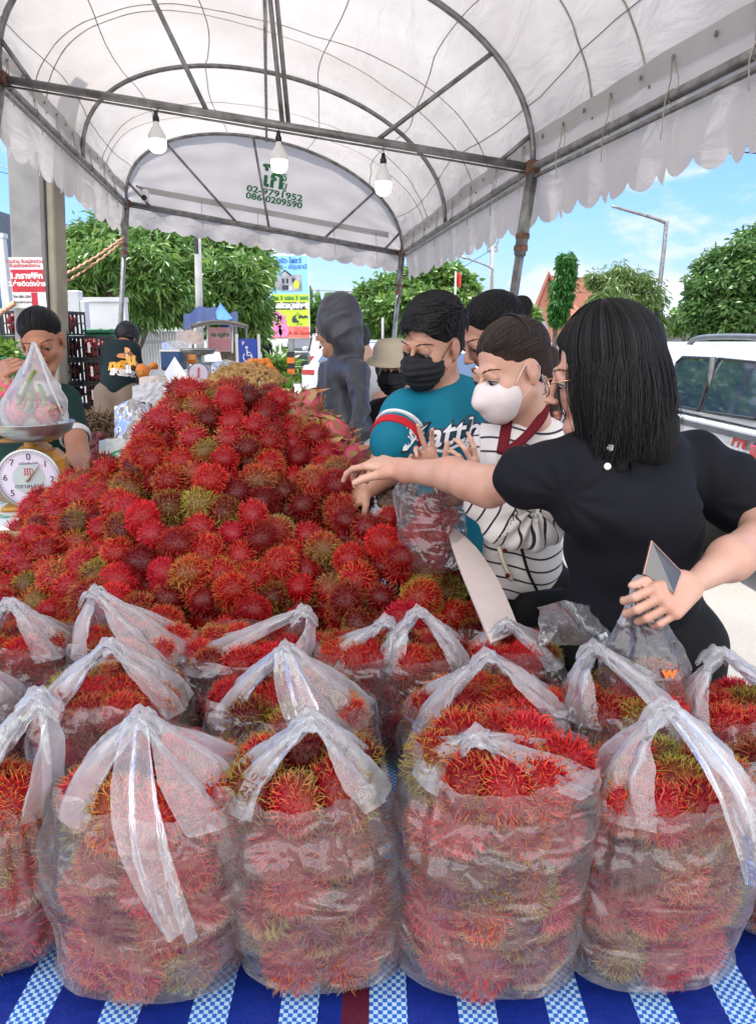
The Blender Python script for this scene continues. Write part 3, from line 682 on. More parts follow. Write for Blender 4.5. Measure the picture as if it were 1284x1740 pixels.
def crease(P, seed, amp=.010, sc=5.0, direc=None):
    """sharp straight creases: ridged noise"""
    n = 1-np.abs(vnoise(P, sc, seed, (1, 1, 1.3), 2))*2.0
    n2 = 1-np.abs(vnoise(P@euler(.5, .9, .3).T, sc*2.1, seed+3, (1, 1, 1.8), 2))*2.0
    n3 = 1-np.abs(vnoise(P@euler(-.7, .4, .8).T, sc*3.2, seed+5, (1, 1, 2.0), 1))*2.0
    return amp*(.5*n+.35*n2+.25*n3)
def make_bag(i, cx, cy, a, b, zb, hb, peak, label, yaw=0.0, mouth=-.006, hw=.055, fruit=True, flap=None, lean=0.0, open_w=1.18, base=None):
    """carrier bag: body a x b half widths standing at zb, rim at hb, handles gathered to peak (dx, dy, height above rim)"""
    lean = lean or .11*math.sin(i*2.1+.4); z0 = zb; Rz = rz(yaw); root = thing('carrier_bag', label, 'carrier bag', (cx, cy, zb), 'clear plastic bags of rambutans on the striped mat')
    sd = i*7.3+1
    inside = []
    if fruit:
        nl = max(2, int(round((hb-.03)/.068)))
        for l in range(nl):
            z = .052+l*(hb-.085)/(nl-1); kx, ky = a-.050, b-.050; s_ = 1.0 if l < nl-1 else .86
            ring = 8 if a > .12 else 6
            for k in range(ring):
                an = 2*math.pi*(k+.5*(l % 2))/ring+RNG.normal()*.07
                inside.append(np.array([kx*math.copysign(abs(math.cos(an))**.85, math.cos(an))*s_, ky*math.copysign(abs(math.sin(an))**.85, math.sin(an))*s_, z+RNG.normal()*.018]))
            if l == nl-1:
                for q in ((-.045, .0), (.04, .01)): inside.append(np.array([q[0], q[1], z+.022+RNG.normal()*.01]))
            else: inside.append(np.array([RNG.normal()*.02, RNG.normal()*.01, z]))
        I = np.array(inside)
        for it in range(25):
            D = I[:, None]-I[None]; d = np.linalg.norm(D, axis=2)+np.eye(len(I))*9
            I = I+(D/d[..., None]*np.where(d < .090, (.090-d)*.4, 0)[..., None]).sum(1)
            e = ((I[:, 0]/(a-.043))**2+(I[:, 1]/(b-.043))**2)**.5; f = np.where(e > 1, 1/e, 1); I[:, :2] *= f[:, None]; I[:, 2] = np.clip(I[:, 2], .050, hb-.030)
        for q, p in enumerate(I):
            w = Rz@(p*np.array([1, 1, 1]))+np.array([cx+lean*p[2], cy, zb])
            front = ((Rz@p)[1] < -.015 and cy < 1.1) or p[2] > hb-.08
            FRUITS.append((w, RNG.uniform(1.02, 1.24), rand_style(), 1.0 if front else .03, ('bag', i)))
    nu, nv = 120, 64; G = np.zeros((nv, nu, 3)); H = []
    for iv in range(nv):
        v = iv/(nv-1)
        for iu in range(nu):
            an = 2*math.pi*iu/nu; c, s_ = math.cos(an), math.sin(an); ex = .72
            X = math.copysign(abs(c)**ex, c); Y = math.copysign(abs(s_)**ex, s_)
            side = abs(c)**1.5
            top = hb+mouth*side-mouth*.2*(1-side)+.012*math.sin(an*3+sd)
            if v < .12: k = .60+.40*math.sin(v/.12*math.pi/2); z = .003+.030*(1-math.cos(v/.12*math.pi/2))
            else:
                w = (v-.12)/.88; z = .033+(top-.033)*w; k = .93+.09*math.sin(min(1, w*1.35)*math.pi*.62)+.03*math.sin(w*4+sd+an)-.12*max(0, w-.70)/.30
            G[iv, iu] = (a*X*k*.965, b*Y*k*.965, z)
    Pn = G.reshape(-1, 3); rad = Pn*np.array([1, 1, 0]); rad /= np.linalg.norm(rad, axis=1)[:, None]+1e-9
    wgt = np.clip((Pn[:, 2]-.012)/.03, 0, 1)
    Pn = Pn+rad*(crease(Pn@euler(.5*math.sin(sd), .5*math.cos(sd), 0).T, sd, .018, 4.6)*wgt)[:, None]
    ang_ = np.arctan2(Pn[:, 1], Pn[:, 0]); up_ = np.clip((Pn[:, 2]/hb-.35)/.65, 0, 1); Pn = Pn+rad*(.0055*np.sin(ang_*19+3*np.sin(ang_*2+sd)+Pn[:, 2]*14)*up_)[:, None]
    Pn[:, 2] += vnoise(Pn, 14, sd)*.004*np.clip((Pn[:, 2]-.02)/.05, 0, 1)
    if fruit:                      # the film is pushed out by what it holds and clings between
        for p in I:
            D = Pn-p; d = np.linalg.norm(D, axis=1); m = (d < .049); Pn[m] += rad[m]*((.049-d[m])*.9)[:, None]
    Pn[:, 0] += lean*Pn[:, 2]
    G = (Pn@Rz.T).reshape(nv, nu, 3)+np.array([cx, cy, zb])
    mb = MB(); mb.grid(G, closed=True)
    mb.add([np.array([cx, cy, zb+.003])], []); c0 = mb.n-1; mb.f += [(c0, (j+1) % nu, j) for j in range(nu)]
    body = mb.build('bag_body', M['film'], root, smooth=True)
    # handles: a pleated strap rises from each side of the rim and meets at the gathered peak
    pk = np.array([peak[0], peak[1], hb+peak[2]])
    for sgn in (-1, 1):
        nt_, nw = 34, 26; Hh = np.zeros((nt_, nw, 3))
        for it in range(nt_):
            t = it/(nt_-1); e = t
            for iw in range(nw):
                w = iw/(nw-1)*2-1; phi = (math.pi if sgn < 0 else 0)+w*open_w
                c, s_ = math.cos(phi), math.sin(phi); X = math.copysign(abs(c)**.72, c)*a*.955; Y = math.copysign(abs(s_)**.72, s_)*b*.955
                side = abs(c)**1.5; zt = hb+mouth*side-mouth*.2*(1-side)-.030
                A = np.array([X+lean*zt, Y, zt]); wid = hw*(1-.80*t**1.6)
                B = pk+np.array([sgn*.004+.006*math.sin(w*6+sd), w*wid*.62, -abs(w)*.016+.006*math.sin(w*9+sd)])
                Q = A*(1-e)+B*e
                Q = Q+np.array([sgn*(.004+.03*a)*math.sin(math.pi*t), 0, -.03*math.sin(math.pi*t)*0])
                pl = .0085*math.sin(w*11+sd+1.5*t)*math.sin(math.pi*min(1, t*.9+.12))+.004*math.sin(w*23+t*5)
                Q = Q+np.array([sgn*pl, pl*.3, pl*.4])
                Hh[it, iw] = Q
        Hp = Hh.reshape(-1, 3); Hp = Hp+np.stack([crease(Hp, sd+sgn, .007, 12)]*3, 1)*np.array([1, -.5, .3])
        Hh = (Hp@Rz.T).reshape(nt_, nw, 3)+np.array([cx, cy, zb])
        mb = MB(); mb.grid(Hh); mb.build('handle', M['film2'], root, smooth=True)
    # knot of gathered film at the peak
    nt_, nw = 10, 20; Hh = np.zeros((nt_, nw, 3))
    for it in range(nt_):
        t = it/(nt_-1)*2-1
        for iw in range(nw):
            an = (iw/(nw-1))*math.pi*1.5-math.pi*.25; r = .013+.004*math.sin(an*5+sd)
            Hh[it, iw] = pk+np.array([t*.030, math.cos(an)*r*1.5, -abs(t)**1.7*.030+math.sin(an)*r*.8-.004])+np.array([0, 0, .004*math.sin(t*9+an*3)])
    Hh = (Hh.reshape(-1, 3)@Rz.T).reshape(nt_, nw, 3)+np.array([cx, cy, zb]); mb = MB(); mb.grid(Hh); mb.build('gathered_top', M['film2'], root, smooth=True)
    # loose corner of film hanging in front
    if flap:
        fx, fz, wd = flap; n1, n2 = 26, 12; F_ = np.zeros((n1, n2, 3))
        for it in range(n1):
            t = it/(n1-1)
            for iw in range(n2):
                w = iw/(n2-1)*2-1
                A = pk+np.array([0, -.012, -.004]); B = np.array([fx, -b-.022, fz]); Q = A*(1-t)+B*t
                Q = Q+np.array([w*wd*(.3+.7*math.sin(math.pi*min(1, t*.75+.05))), -.045*math.sin(math.pi*t)-.008*math.sin(w*6+t*4), .03*math.sin(math.pi*t)+abs(w)*.0])
                F_[it, iw] = Q
        Fp = F_.reshape(-1, 3); Fp = Fp+np.array([0, -1, .3])*crease(Fp, sd+9, .006, 12)[:, None]
        F_ = (Fp@Rz.T).reshape(n1, n2, 3)+np.array([cx, cy, zb]); mb = MB(); mb.grid(F_); mb.build('loose_strap', M['film2'], root, smooth=True)
    return root
# (centre px, row Y, half width px at that row, rim px y, peak px, peak py, label ...)
BAGS = [
 # front row
 (-18, .965, 96, 1395, 50, 1188, 'clear bag of rambutans cut by the edge of the photo, in the front row', dict(yaw=.2, hw=.07)),
 (254, .962, 166, 1400, 240, 1212, 'clear bag with tall pointed handle and strap folded down, second in front row', dict(flap=(.085, .155, .034), yaw=-.08)),
 (552, .962, 142, 1375, 522, 1216, 'clear bag in the middle of the front row with yellow green fruit in its mouth', dict(yaw=.12, open_w=1.0)),
 (826, .962, 155, 1355, 812, 1282, 'clear bag with a low flat handle over its mouth, above the dark blue stripe', dict(yaw=-.06, hw=.075, mouth=.006, open_w=.85)),
 (1098, .972, 150, 1395, 1132, 1198, 'clear bag with tall bluish handle off centre, second from the front row end', dict(yaw=.1, flap=(.10, .20, .030))),
 (1352, 1.05, 130, 1390, 1330, 1290, 'clear bag cut by the frame at the end of the front row', dict(yaw=-.1)),
 # middle row
 (185, 1.285, 128, 1225, 180, 1092, 'clear bag with a wide round opening showing one big rambutan, behind the front bags', dict(yaw=.15, hw=.07, open_w=.85)),
 (-90, 1.28, 118, 1240, -60, 1120, 'clear bag at the very edge of the middle row', dict()),
 (516, 1.285, 142, 1240, 486, 1100, 'clear bag with a broad bluish strap folded across it, in the middle row', dict(yaw=-.15, flap=(.10, .16, .036))),
 (814, 1.30, 140, 1245, 826, 1110, 'clear bag in the middle row with two rambutans peeping over its low mouth', dict(yaw=.1, hw=.06, open_w=.85)),
 (1050, 1.30, 112, 1235, 1015, 1100, 'clear bag in the middle row with a red and a green fruit in its mouth', dict(yaw=-.2)),
 (1262, 1.32, 118, 1245, 1215, 1102, 'clear bag with a wide empty loop handle against the sunlit pavement', dict(yaw=.1, hw=.05, open_w=.7)),
 # back row
 (20, 1.55, 96, 1120, 12, 1022, 'clear bag below the scale, at the edge of the back row', dict(yaw=.1)),
 (222, 1.56, 104, 1122, 160, 1004, 'clear bag with a tall slanting handle against the heap', dict(yaw=-.2)),
 (432, 1.56, 112, 1135, 512, 1040, 'clear bag with a bunched white top standing against the heap', dict(yaw=.2, hw=.07)),
 (606, 1.55, 78, 1128, 655, 1052, 'small slumped clear bag between two taller ones in the back row', dict(yaw=.05)),
 (706, 1.53, 84, 1135, 710, 1036, 'clear bag with a narrow upright loop handle in the back row', dict(hw=.05)),
 (884, 1.56, 88, 1130, 862, 1058, 'clear bag with crumpled handle next to the white board', dict(yaw=-.1, hw=.06)),
]
BAGPOS = []
for i, (px, Y, hwpx, rim, pkx, pky, lab, kw) in enumerate(BAGS):
    d = np.dot(aty(px, rim, Y)-CP, FW); c = aty(px, rim, Y); a = rp(hwpx, d); hb = aty(px, rim, Y-min(a*.82, .112)*.95)[2]-TZ+.01
    pk = aty(pkx, pky, Y-.02); dy = 0
    b = min(a*.82, .112)
    BAGPOS.append(c)
    make_bag(i, c[0], Y, a, b, TZ+.004, max(.15, hb), (pk[0]-c[0], -.02, max(.03, pk[2]-TZ-max(.15, hb)-.004)), lab, **kw)
# =================================================================== place the fruits: the 292 that show largest one by one, the rest as one mass
def place_fruits():
    rank = []
    for k, (p, s, st, vis, wh) in enumerate(FRUITS):
        dd = np.linalg.norm(p-CP); q = p-CP; dz = q@FW; px, py = 642+FPX*q[0]/dz, 870-FPX*(q@UP)/dz
        inside = -40 < px < 1324 and -40 < py < 1780; hid = vis
        if wh == 'heap' and (p[1] > ridge(p[0])+.06): hid *= .05
        rank.append((-(s/dd)*hid*(1 if inside else .001), k, px, py))
    rank.sort(); chosen = rank[:292]; rest = rank[292:]
    used = set()
    for r, k, px, py in chosen:
        p, s, st, vis, wh = FRUITS[k]
        o = R_SRC[st] if st not in used else R_SRC[st].copy()
        if st in used: COL.objects.link(o)
        used.add(st)
        if wh == 'heap':
            hz = p[2]-TZ
            row = 'near the top of the heap' if hz > .58 else 'high on the heap' if hz > .40 else 'halfway down the heap' if hz > .2 else 'at the foot of the heap'
            col = 'beside the scale' if px < 170 else 'above the slanting handle' if px < 280 else 'left of centre' if px < 400 else 'in the slope middle' if px < 520 else 'towards the customers' if px < 660 else 'near the white board'
            lab = f'{DESC[st]} {row} {col}'; g_ = 'rambutans heaped on the table'
        elif wh[0] == 'held':
            lab = f'{DESC[st]} inside the {wh[1]}'; g_ = 'rambutans in the '+wh[1]
        else:
            b_ = BAGS[wh[1]][6].split(',')[0].replace('clear bag', 'bag').replace('small slumped bag', 'slumped bag').split(' with ')
            nm = ['cut front bag', 'pointed handle bag', 'middle front bag', 'flat handle bag', 'off centre handle bag', 'end front bag', 'round opening bag', 'edge middle bag', 'folded strap bag', 'low mouth bag', 'red green mouth bag', 'loop handle bag', 'bag under scale', 'slanting handle bag', 'bunched top bag', 'small slumped bag', 'narrow loop bag', 'crumpled handle bag'][wh[1]]
            hz = p[2]-TZ; row = 'top' if hz > .15 else 'middle' if hz > .09 else 'bottom'; dx_ = p[0]-BAGPOS[wh[1]][0]; sd_ = 'left side of' if dx_ < -.035 else 'right side of' if dx_ > .035 else 'centre of'
            lab = f'{DESC[st]}, {row} layer, {sd_} {nm}'; g_ = 'rambutans packed in the '+nm
        tag(o, lab, 'rambutan', g_); o.location = tuple(p); o.scale = (s, s, s); o.rotation_euler = tuple(RNG.uniform(0, 6.28, 3))
    mb = MB(); T = []; GG = []; RN = []
    for r, k, px, py in rest:
        p, s, st, vis, wh = FRUITS[k]; g, t_, g_ = R_LO[st]; V = np.concatenate(g.v)*s@euler(*RNG.uniform(0, 6.28, 3)).T+p
        mb.add(V, g.f); T.append(t_); GG.append(g_); RN.append(np.full(len(t_), RNG.random()))
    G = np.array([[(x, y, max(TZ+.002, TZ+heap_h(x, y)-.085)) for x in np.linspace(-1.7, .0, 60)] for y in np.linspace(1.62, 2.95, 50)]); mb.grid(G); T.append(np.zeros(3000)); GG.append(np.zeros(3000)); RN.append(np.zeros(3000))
    o = mb.build('rambutan_heap_filling', M['ramb'], None, smooth=True, attrs={'t': np.concatenate(T), 'g': np.concatenate(GG), 'rnd': np.concatenate(RN)})
    tag(o, 'rambutans packed deeper in the heap and the bags', 'fruit', kind='stuff')
    print('FRUITS', len(FRUITS), 'chosen', len(chosen), 'rest', len(rest), 'heap', len(HEAPP))
# =================================================================== people
def skin_mat(name, col):
    m, nt, b, N, L = nodes(name)
    tc = N.new('ShaderNodeTexCoord'); n1 = N.new('ShaderNodeTexNoise'); n1.inputs['Scale'].default_value = 14; n1.inputs['Detail'].default_value = 5; L.new(tc.outputs['Object'], n1.inputs[0])
    r = N.new('ShaderNodeValToRGB'); r.color_ramp.elements[0].position = .3; r.color_ramp.elements[1].position = .75
    r.color_ramp.elements[0].color = (col[0]*.9, col[1]*.76, col[2]*.72, 1); r.color_ramp.elements[1].color = (*[min(1, c*1.06) for c in col], 1); L.new(n1.outputs[0], r.inputs[0])
    a = N.new('ShaderNodeAttribute'); a.attribute_name = 'lip'; mx = N.new('ShaderNodeMix'); mx.data_type = 'RGBA'; mx.inputs[7].default_value = (col[0]*.72, col[1]*.36, col[2]*.36, 1)
    L.new(a.outputs['Fac'], mx.inputs[0]); L.new(r.outputs[0], mx.inputs[6]); L.new(mx.outputs[2], b.inputs['Base Color'])
    n2 = N.new('ShaderNodeTexNoise'); n2.inputs['Scale'].default_value = 260; n2.inputs['Detail'].default_value = 3; L.new(tc.outputs['Object'], n2.inputs[0])
    bp = N.new('ShaderNodeBump'); bp.inputs['Strength'].default_value = .12; bp.inputs['Distance'].default_value = .004; L.new(n2.outputs[0], bp.inputs['Height']); L.new(bp.outputs[0], b.inputs['Normal'])
    b.inputs['Roughness'].default_value = .48; b.inputs['Subsurface Weight'].default_value = .25; b.inputs['Subsurface Radius'].default_value = (1, .35, .2); b.inputs['Subsurface Scale'].default_value = .008
    return m
M['skin'] = skin_mat('light_skin', (.53, .325, .245)); M['skin2'] = skin_mat('tan_skin', (.46, .265, .185)); M['skin3'] = skin_mat('brown_skin', (.36, .175, .105))
def hair_mat(name, c1, c2):
    m = pm(name, c1, .42, .3, 60, .25, 260, col2=c2, spec=.35, stretch=(6, 6, .6)); return m
M['hair'] = hair_mat('black_hair', (.008, .007, .009), (.003, .003, .004)); M['hairb'] = hair_mat('brown_hair', (.042, .024, .017), (.014, .009, .007))
M['eye'] = pm('eye_white', (.40, .35, .33), .3, .03); M['iris'] = pm('iris', (.015, .008, .006), .12, .1)
M['hair0'] = pm('hair_undercoat', (.009, .008, .008), .8, .2, spec=.2); M['hairb0'] = pm('brown_hair_undercoat', (.03, .018, .013), .8, .2, spec=.2)
UNDER = {'black_hair': 'hair0', 'brown_hair': 'hairb0'}
def fabric(name, col, rough=.85, weave=420, fold=.35, **k):
    return pm(name, col, rough, .12, 5, fold, 9, spec=.25, **k)
class Person:
    def __init__(s, label, foot, skin='skin', group='people at the fruit stall'):
        s.root = thing('person', label, 'person', (foot[0], foot[1], 0), group); s.isl = []; s.lip = []; s.skin = M[skin]
    def add(s, sdf, h, it=2, lip=None):
        V, Q = sdf.mesh(h); V = relax(V, Q, it); s.isl.append((V, Q)); l = np.zeros(len(V))
        if lip is not None:
            c, R, sc = lip; q = (V-c)@R/sc; l = np.exp(-((q[:, 0]/.023)**4+((q[:, 2]+.0675)/.0105)**4))*(q[:, 1] < -.06)
            l = l+.35*np.exp(-(((np.abs(q[:, 0])-.036)/.02)**2+((q[:, 2]+.03)/.02)**2))*(q[:, 1] < -.05)*.5
            e = (np.abs(q[:, 0]) > .072)*.25; l = np.clip(l+e, 0, 1)
        s.lip.append(l)
    def finish(s):
        mb = MB()
        for V, Q in s.isl: mb.add(V, Q.tolist())
        s.body = mb.build('body', s.skin, s.root, smooth=True, attrs={'lip': np.concatenate(s.lip)}); return s
    def head(s, c, yaw, pitch, roll=0, sc=1.0, neck=None, eyes=True, h=.0034, mouth=True, closed=.5):
        R = rz(R_(yaw)) @ euler(R_(pitch), 0, 0) @ euler(0, R_(roll), 0); c = V3(c); s.hc, s.hR, s.hs = c, R, sc
        P = lambda x, y, z: c+R@(np.array([x, y, z])*sc)
        E = lambda p, r, k=.01, sub=False: S.ell(P(*p), np.array(r)*sc, k*sc, R, sub)
        C = lambda a, b, ra, rb, k=.01: S.cone(P(*a), P(*b), ra*sc, rb*sc, k*sc)
        S = SDF(); E((0, .016, .042), (.073, .092, .076), .02); E((0, -.010, -.030), (.061, .074, .080), .03)
        C((0, -.066, -.099), (0, -.060, -.102), .018, .017, .02)
        for q in (-1, 1):
            C((q*.053, .004, -.052), (q*.014, -.060, -.098), .018, .015, .022); E((q*.036, -.058, -.028), (.023, .020, .021), .02)
            E((q*.031, -.102, .002), (.019, .016, .0105), .010, True); E((q*.031, -.0768, .0050), (.0155, .0140, .0110), .003)
            E((q*.0105, -.098, -.0385), (.0078, .0090, .0065), .005)
            E((q*.076, .008, -.004), (.0085, .018, .030), .005); E((q*.0855, .003, .002), (.0050, .0095, .016), .004, True); E((q*.075, .003, -.030), (.006, .009, .010), .004)
        C((-.028, -.084, .021), (.028, -.084, .021), .0095, .0095, .016); C((0, -.088, .010), (0, -.110, -.033), .0062, .0098, .008)
        if mouth:
            E((0, -.0945, -.0635), (.0225, .0085, .0052), .003); E((0, -.0925, -.0720), (.0185, .0088, .0062), .003); E((0, -.104, -.0675), (.024, .008, .0012), .002, True)
        if neck is not None: S.cone(P(0, .022, -.055), neck, .050*sc, .056*sc, .03); 
        s.add(S, h, 1, (c, R, sc))
        if eyes:
            for q in (-1, 1):
                mb = MB(); mb.ball(P(q*.031, -.0785, -.0005), .0127*sc, 14); e = mb.build('eye', M['eye'], s.root, smooth=True)
                mb = MB(); mb.ball(P(q*.031-.001, -.0832, -.0042), .0090*sc, 12); mb.build('iris', M['iris'], e, smooth=True)
                mb = MB(); mb.tube([P(q*.0165, -.0885, -.004), P(q*.024, -.0925, .0000), P(q*.032, -.0925, .0010), P(q*.040, -.0890, -.001), P(q*.0475, -.0800, -.005)], [.0006*sc, .0012*sc, .0015*sc, .0015*sc, .0007*sc], 5); mb.build('eyelashes', M['hair'], s.root, smooth=True)
        for q in (-1, 1):
            mb = MB(); rg = random.Random(5)
            for i in range(60):
                t = i/60; x = q*(.012+.040*t); z = .0215+.0085*math.sin(t*2.4)-.004*t; y = -.0955+.022*t**2.2+.001; L = .008
                a = P(x+rg.uniform(-.001, .001), y, z+rg.uniform(-.0022, .0022)); b = P(x+q*L, y+.0005+.02*t**2*.25, z+.0012-.003*t); mb.tube([a, (a+b)/2, b], [.0004, .0005, .0002], 3)
            mb.build('eyebrow', M['hair'], s.root)
        s.P = P; return s
    def garment(s, name, sdf, h, mat, amp=.005, sc=9, seed=1, attrs=None, it=3, stretch=(1, 1, .8), ext=None):
        def disp(V, N):
            d = vnoise(V, sc, seed, stretch, 3)*amp+(1-np.abs(vnoise(V@euler(.5, .4, .2).T, sc*1.25, seed+2, (1, .7, 1.8), 1))*2)*amp*.75-amp*.45
            return d+(ext(V) if ext else 0)
        return blend(sdf, name, mat, h, s.root, it, disp, attrs)
    def mask(s, mat, pleat=True, ears=True):
        P, R, sc = s.P, s.hR, s.hs; S = SDF()
        S.ell(P(0, -.052, -.050), np.array((.0655, .060, .054))*sc, .02, R); S.cone(P(0, -.100, -.020), P(0, -.112, -.045), .013*sc, .018*sc, .03); S.ell(P(0, -.062, -.088), np.array((.036, .034, .026))*sc, .03, R)
        S.ell(P(0, .075, -.05), np.array((.2, .105, .2))*sc, .004, R, True); S.ell(P(0, -.06, .068), np.array((.12, .12, .068))*sc, .004, R, True)
        def disp(V, N):
            z = ((V-s.hc)@R/sc)[:, 2]; return .0012+(.0016*np.sin(z*330) if pleat else vnoise(V, 30, 4)*.0012)
        o = blend(S, 'face_mask', mat, .0032, s.root, 2, disp)
        if ears:
            for q in (-1, 1):
                mb = MB(); mb.tube(catmull([P(q*.060, -.040, -.024), P(q*.072, -.010, .012), P(q*.078, .014, .022), P(q*.082, .026, .0)], 5), .0013*sc, 5); mb.tube(catmull([P(q*.056, -.040, -.072), P(q*.068, -.008, -.045), P(q*.078, .018, -.028), P(q*.082, .026, .0)], 5), .0013*sc, 5)
                mb.build('ear_loop', mat, o, smooth=True)
        return o
    def strands(s, paths, name, mat, r=.0011, n=3):
        mb = MB()
        for p in paths:
            k = len(p); rr = np.full(k, r)*random.uniform(.7, 1.3); rr[-1] *= .25; rr[0] *= .5; mb.tube(p, rr, n, cap=False)
        return mb.build(name, mat, s.root, smooth=True)
def hand(S, w, f, b, t, s=1.0, curl=(.3, .3, .35, .4), thumb=.5, spread=.10, k=.003, tdir=None):
    w, f, b, t = V3(w), V3(f), V3(b), V3(t); f = f/np.linalg.norm(f); b = b-f*(b@f); b = b/np.linalg.norm(b); t = t-f*(t@f)-b*(t@b); t = t/np.linalg.norm(t)
    tips = []
    for i, u in enumerate((.030, .0105, -.0095, -.028)):
        kn = w+f*(.086, .089, .084, .076)[i]*s+t*u*s+b*.002*s
        S.cone(w+f*.010*s+t*u*.5*s, kn, .0150*s, .0108*s, .012)
        L = (.041, .046, .042, .033)[i]*s; r = (.0088, .0090, .0086, .0076)[i]*s; c = curl[i]; ang = c*.8; p = kn; sd = t*spread*(1.1-i*.8)
        for m, rr in ((1.0, .95), (.64, .86), (.54, .72)):
            d = f*math.cos(ang)-b*math.sin(ang)+sd; d = d/np.linalg.norm(d); q = p+d*L*m; S.cone(p, q, r*min(1, rr+.08), r*rr, k); p = q; ang += c*1.15
        tips.append(p)
    a = w+f*.022*s+t*.022*s-b*.006*s; d1 = t*.75+f*.65-b*.25*thumb if tdir is None else V3(tdir); d1 = d1/np.linalg.norm(d1); m = a+d1*.040*s
    S.cone(a, m, .0165*s, .0115*s, .012); d2 = d1*.8+f*.45-b*.35*thumb-t*.1; d2 = d2/np.linalg.norm(d2); q = m+d2*.032*s; S.cone(m, q, .0110*s, .0098*s, k); d3 = d2-b*.3*thumb; d3 = d3/np.linalg.norm(d3); e = q+d3*.024*s; S.cone(q, e, .0098*s, .0076*s, k)
    tips.append(e); return tips
def legs(S, hipc, foot_l, foot_r, kl=None, kr=None, r=(.095, .062, .045), off=.09):
    for f, sg in ((foot_l, -1), (foot_r, 1)):
        hp = V3(hipc)+np.array([sg*off, 0, 0]); kn = (hp+V3(f))/2+np.array([0, -.03, .0]); S.chain([(hp, r[0]), (kn, r[1]), (V3(f)+np.array([0, 0, .08]), r[2])], .03)
def shoe(root, p, yaw, mat):
    mb = MB(); R = rz(R_(yaw)); mb.ball(V3(p)+R@np.array([0, -.06, .035]), (.045, .125, .035), 14, R); mb.build('shoe', mat, root, smooth=True)
M['shoe'] = pm('dark_shoe', (.03, .03, .035), .5, .2)

# ------------------------------------------------------------------ woman in the black polo shirt
M['blackpolo'] = fabric('black_polo', (.0035, .0042, .008), .85)
M['blacktrouser'] = fabric('black_trousers', (.004, .004, .005), .8)
p1 = Person('woman in black polo shirt with straight shoulder length hair reaching over the heap', at(1080, 1100, 1.72))
hc = at(1020, 640, 1.50); nb = at(1045, 765, 1.58)
p1.head(hc, -97, 8, 0, .95, neck=nb, h=.0035)
S = SDF()                                   # reaching arm, seen between sleeve and hand
A = [at(905, 812, 1.52), at(830, 826, 1.64), at(765, 806, 1.74), at(690, 800, 1.85)]
S.chain([(A[0], rp(37, 1.52)), (A[1], rp(32, 1.64)), (A[2], rp(28, 1.74)), (A[3], rp(18, 1.85))], .02)
S.cone((A[1]*.5+A[2]*.5)+UP*-.004, A[1]+UP*-.004, rp(31, 1.7), rp(30, 1.65), .02)
wr = at(684, 796, 1.86); f = at(610, 782, 1.93)-wr
tips = hand(S, wr, f, (.05, -.3, 1), (-.1, -1, -.35), 1.0, (.35, .55, .62, .70), .7, .10, tdir=(-.75, -.45, -.08))
S.cone(A[3], wr+f*.1, rp(20, 1.85), .020, .02)
p1.add(S, .0030, 1)
S = SDF()                                   # folded arm
B = [at(1262, 850, 1.68), at(1312, 905, 1.60), at(1240, 950, 1.50), at(1182, 988, 1.42)]
S.chain([(B[0], rp(42, 1.68)), (B[1], rp(40, 1.6)), (B[2], rp(34, 1.5)), (B[3], rp(20, 1.42))], .03)
w2 = at(1176, 992, 1.41); f2 = at(1118, 1030, 1.36)-w2
hand(S, w2, f2, (.15, -.85, .45), (-.25, -.1, 1), 1.0, (.75, .8, .85, .9), .6, .05, tdir=(-.75, -.25, .12))
p1.add(S, .0030, 1)
S = SDF(); S.chain([(at(1045, 800, 1.64), .06), (at(1070, 1000, 1.68), .07)]); p1.add(S, .012, 1)
p1.finish()
S = SDF(); fd = (.35, -.94, 0)
S.cone(at(1065, 815, 1.64), at(1072, 905, 1.64), rp(104, 1.64), rp(115, 1.64), .03, (fd, .82)); S.cone(at(1072, 905, 1.64), at(1075, 1010, 1.68), rp(115, 1.64), rp(113, 1.68), .03, (fd, .82))
S.cone(at(975, 790, 1.52), at(1165, 785, 1.70), rp(44, 1.55), rp(50, 1.7), .05); S.cone(at(1040, 760, 1.58), at(1060, 800, 1.6), rp(55, 1.58), rp(80, 1.6), .05)
S.ell(at(1010, 855, 1.52), (.085, .08, .075), .06); S.ell(at(1110, 862, 1.56), (.085, .08, .075), .06)
S.cone(at(985, 792, 1.51), at(892, 812, 1.535), rp(56, 1.52), rp(54, 1.54), .03)                 # sleeve over the reaching arm
S.cone(at(1180, 790, 1.70), at(1262, 848, 1.675), rp(56, 1.7), rp(64, 1.67), .035)                # sleeve of the folded arm
def p1folds(V):
    c = at(940, 830, 1.55); d = np.linalg.norm(V-c, axis=1); a = np.arctan2((V-c)[:, 2], (V-c)[:, 0]); r1 = .0022*np.sin(a*11)*np.exp(-((d-.15)/.08)**2)+.004*np.sin((V[:, 2]*38+V[:, 0]*16)+2*np.sin(V[:, 0]*9))*np.exp(-((V[:, 2]-1.12)/.14)**2)
    c = at(1195, 850, 1.66); d = np.linalg.norm(V-c, axis=1); a = np.arctan2((V-c)[:, 2], (V-c)[:, 0]); return r1+.0030*np.sin(a*9+1)*np.exp(-((d-.12)/.07)**2)
p1.garment('polo_shirt', S, .006, M['blackpolo'], .0075, 6, 3, ext=p1folds)
S = SDF(); S.cone(at(1075, 1010, 1.70), at(1080, 1090, 1.74), rp(116, 1.7), rp(124, 1.74), .03, (fd, .8)); hp = at(1080, 1100, 1.74)
legs(S, hp, (hp[0]-.10, hp[1]-.02, 0), (hp[0]+.10, hp[1]+.06, 0), r=(.115, .085, .07))
p1.garment('trousers', S, .010, M['blacktrouser'], .004, 6, 9)
shoe(p1.root, (hp[0]-.10, hp[1]-.02, 0), -20, M['shoe']); shoe(p1.root, (hp[0]+.1, hp[1]+.06, 0), -20, M['shoe'])
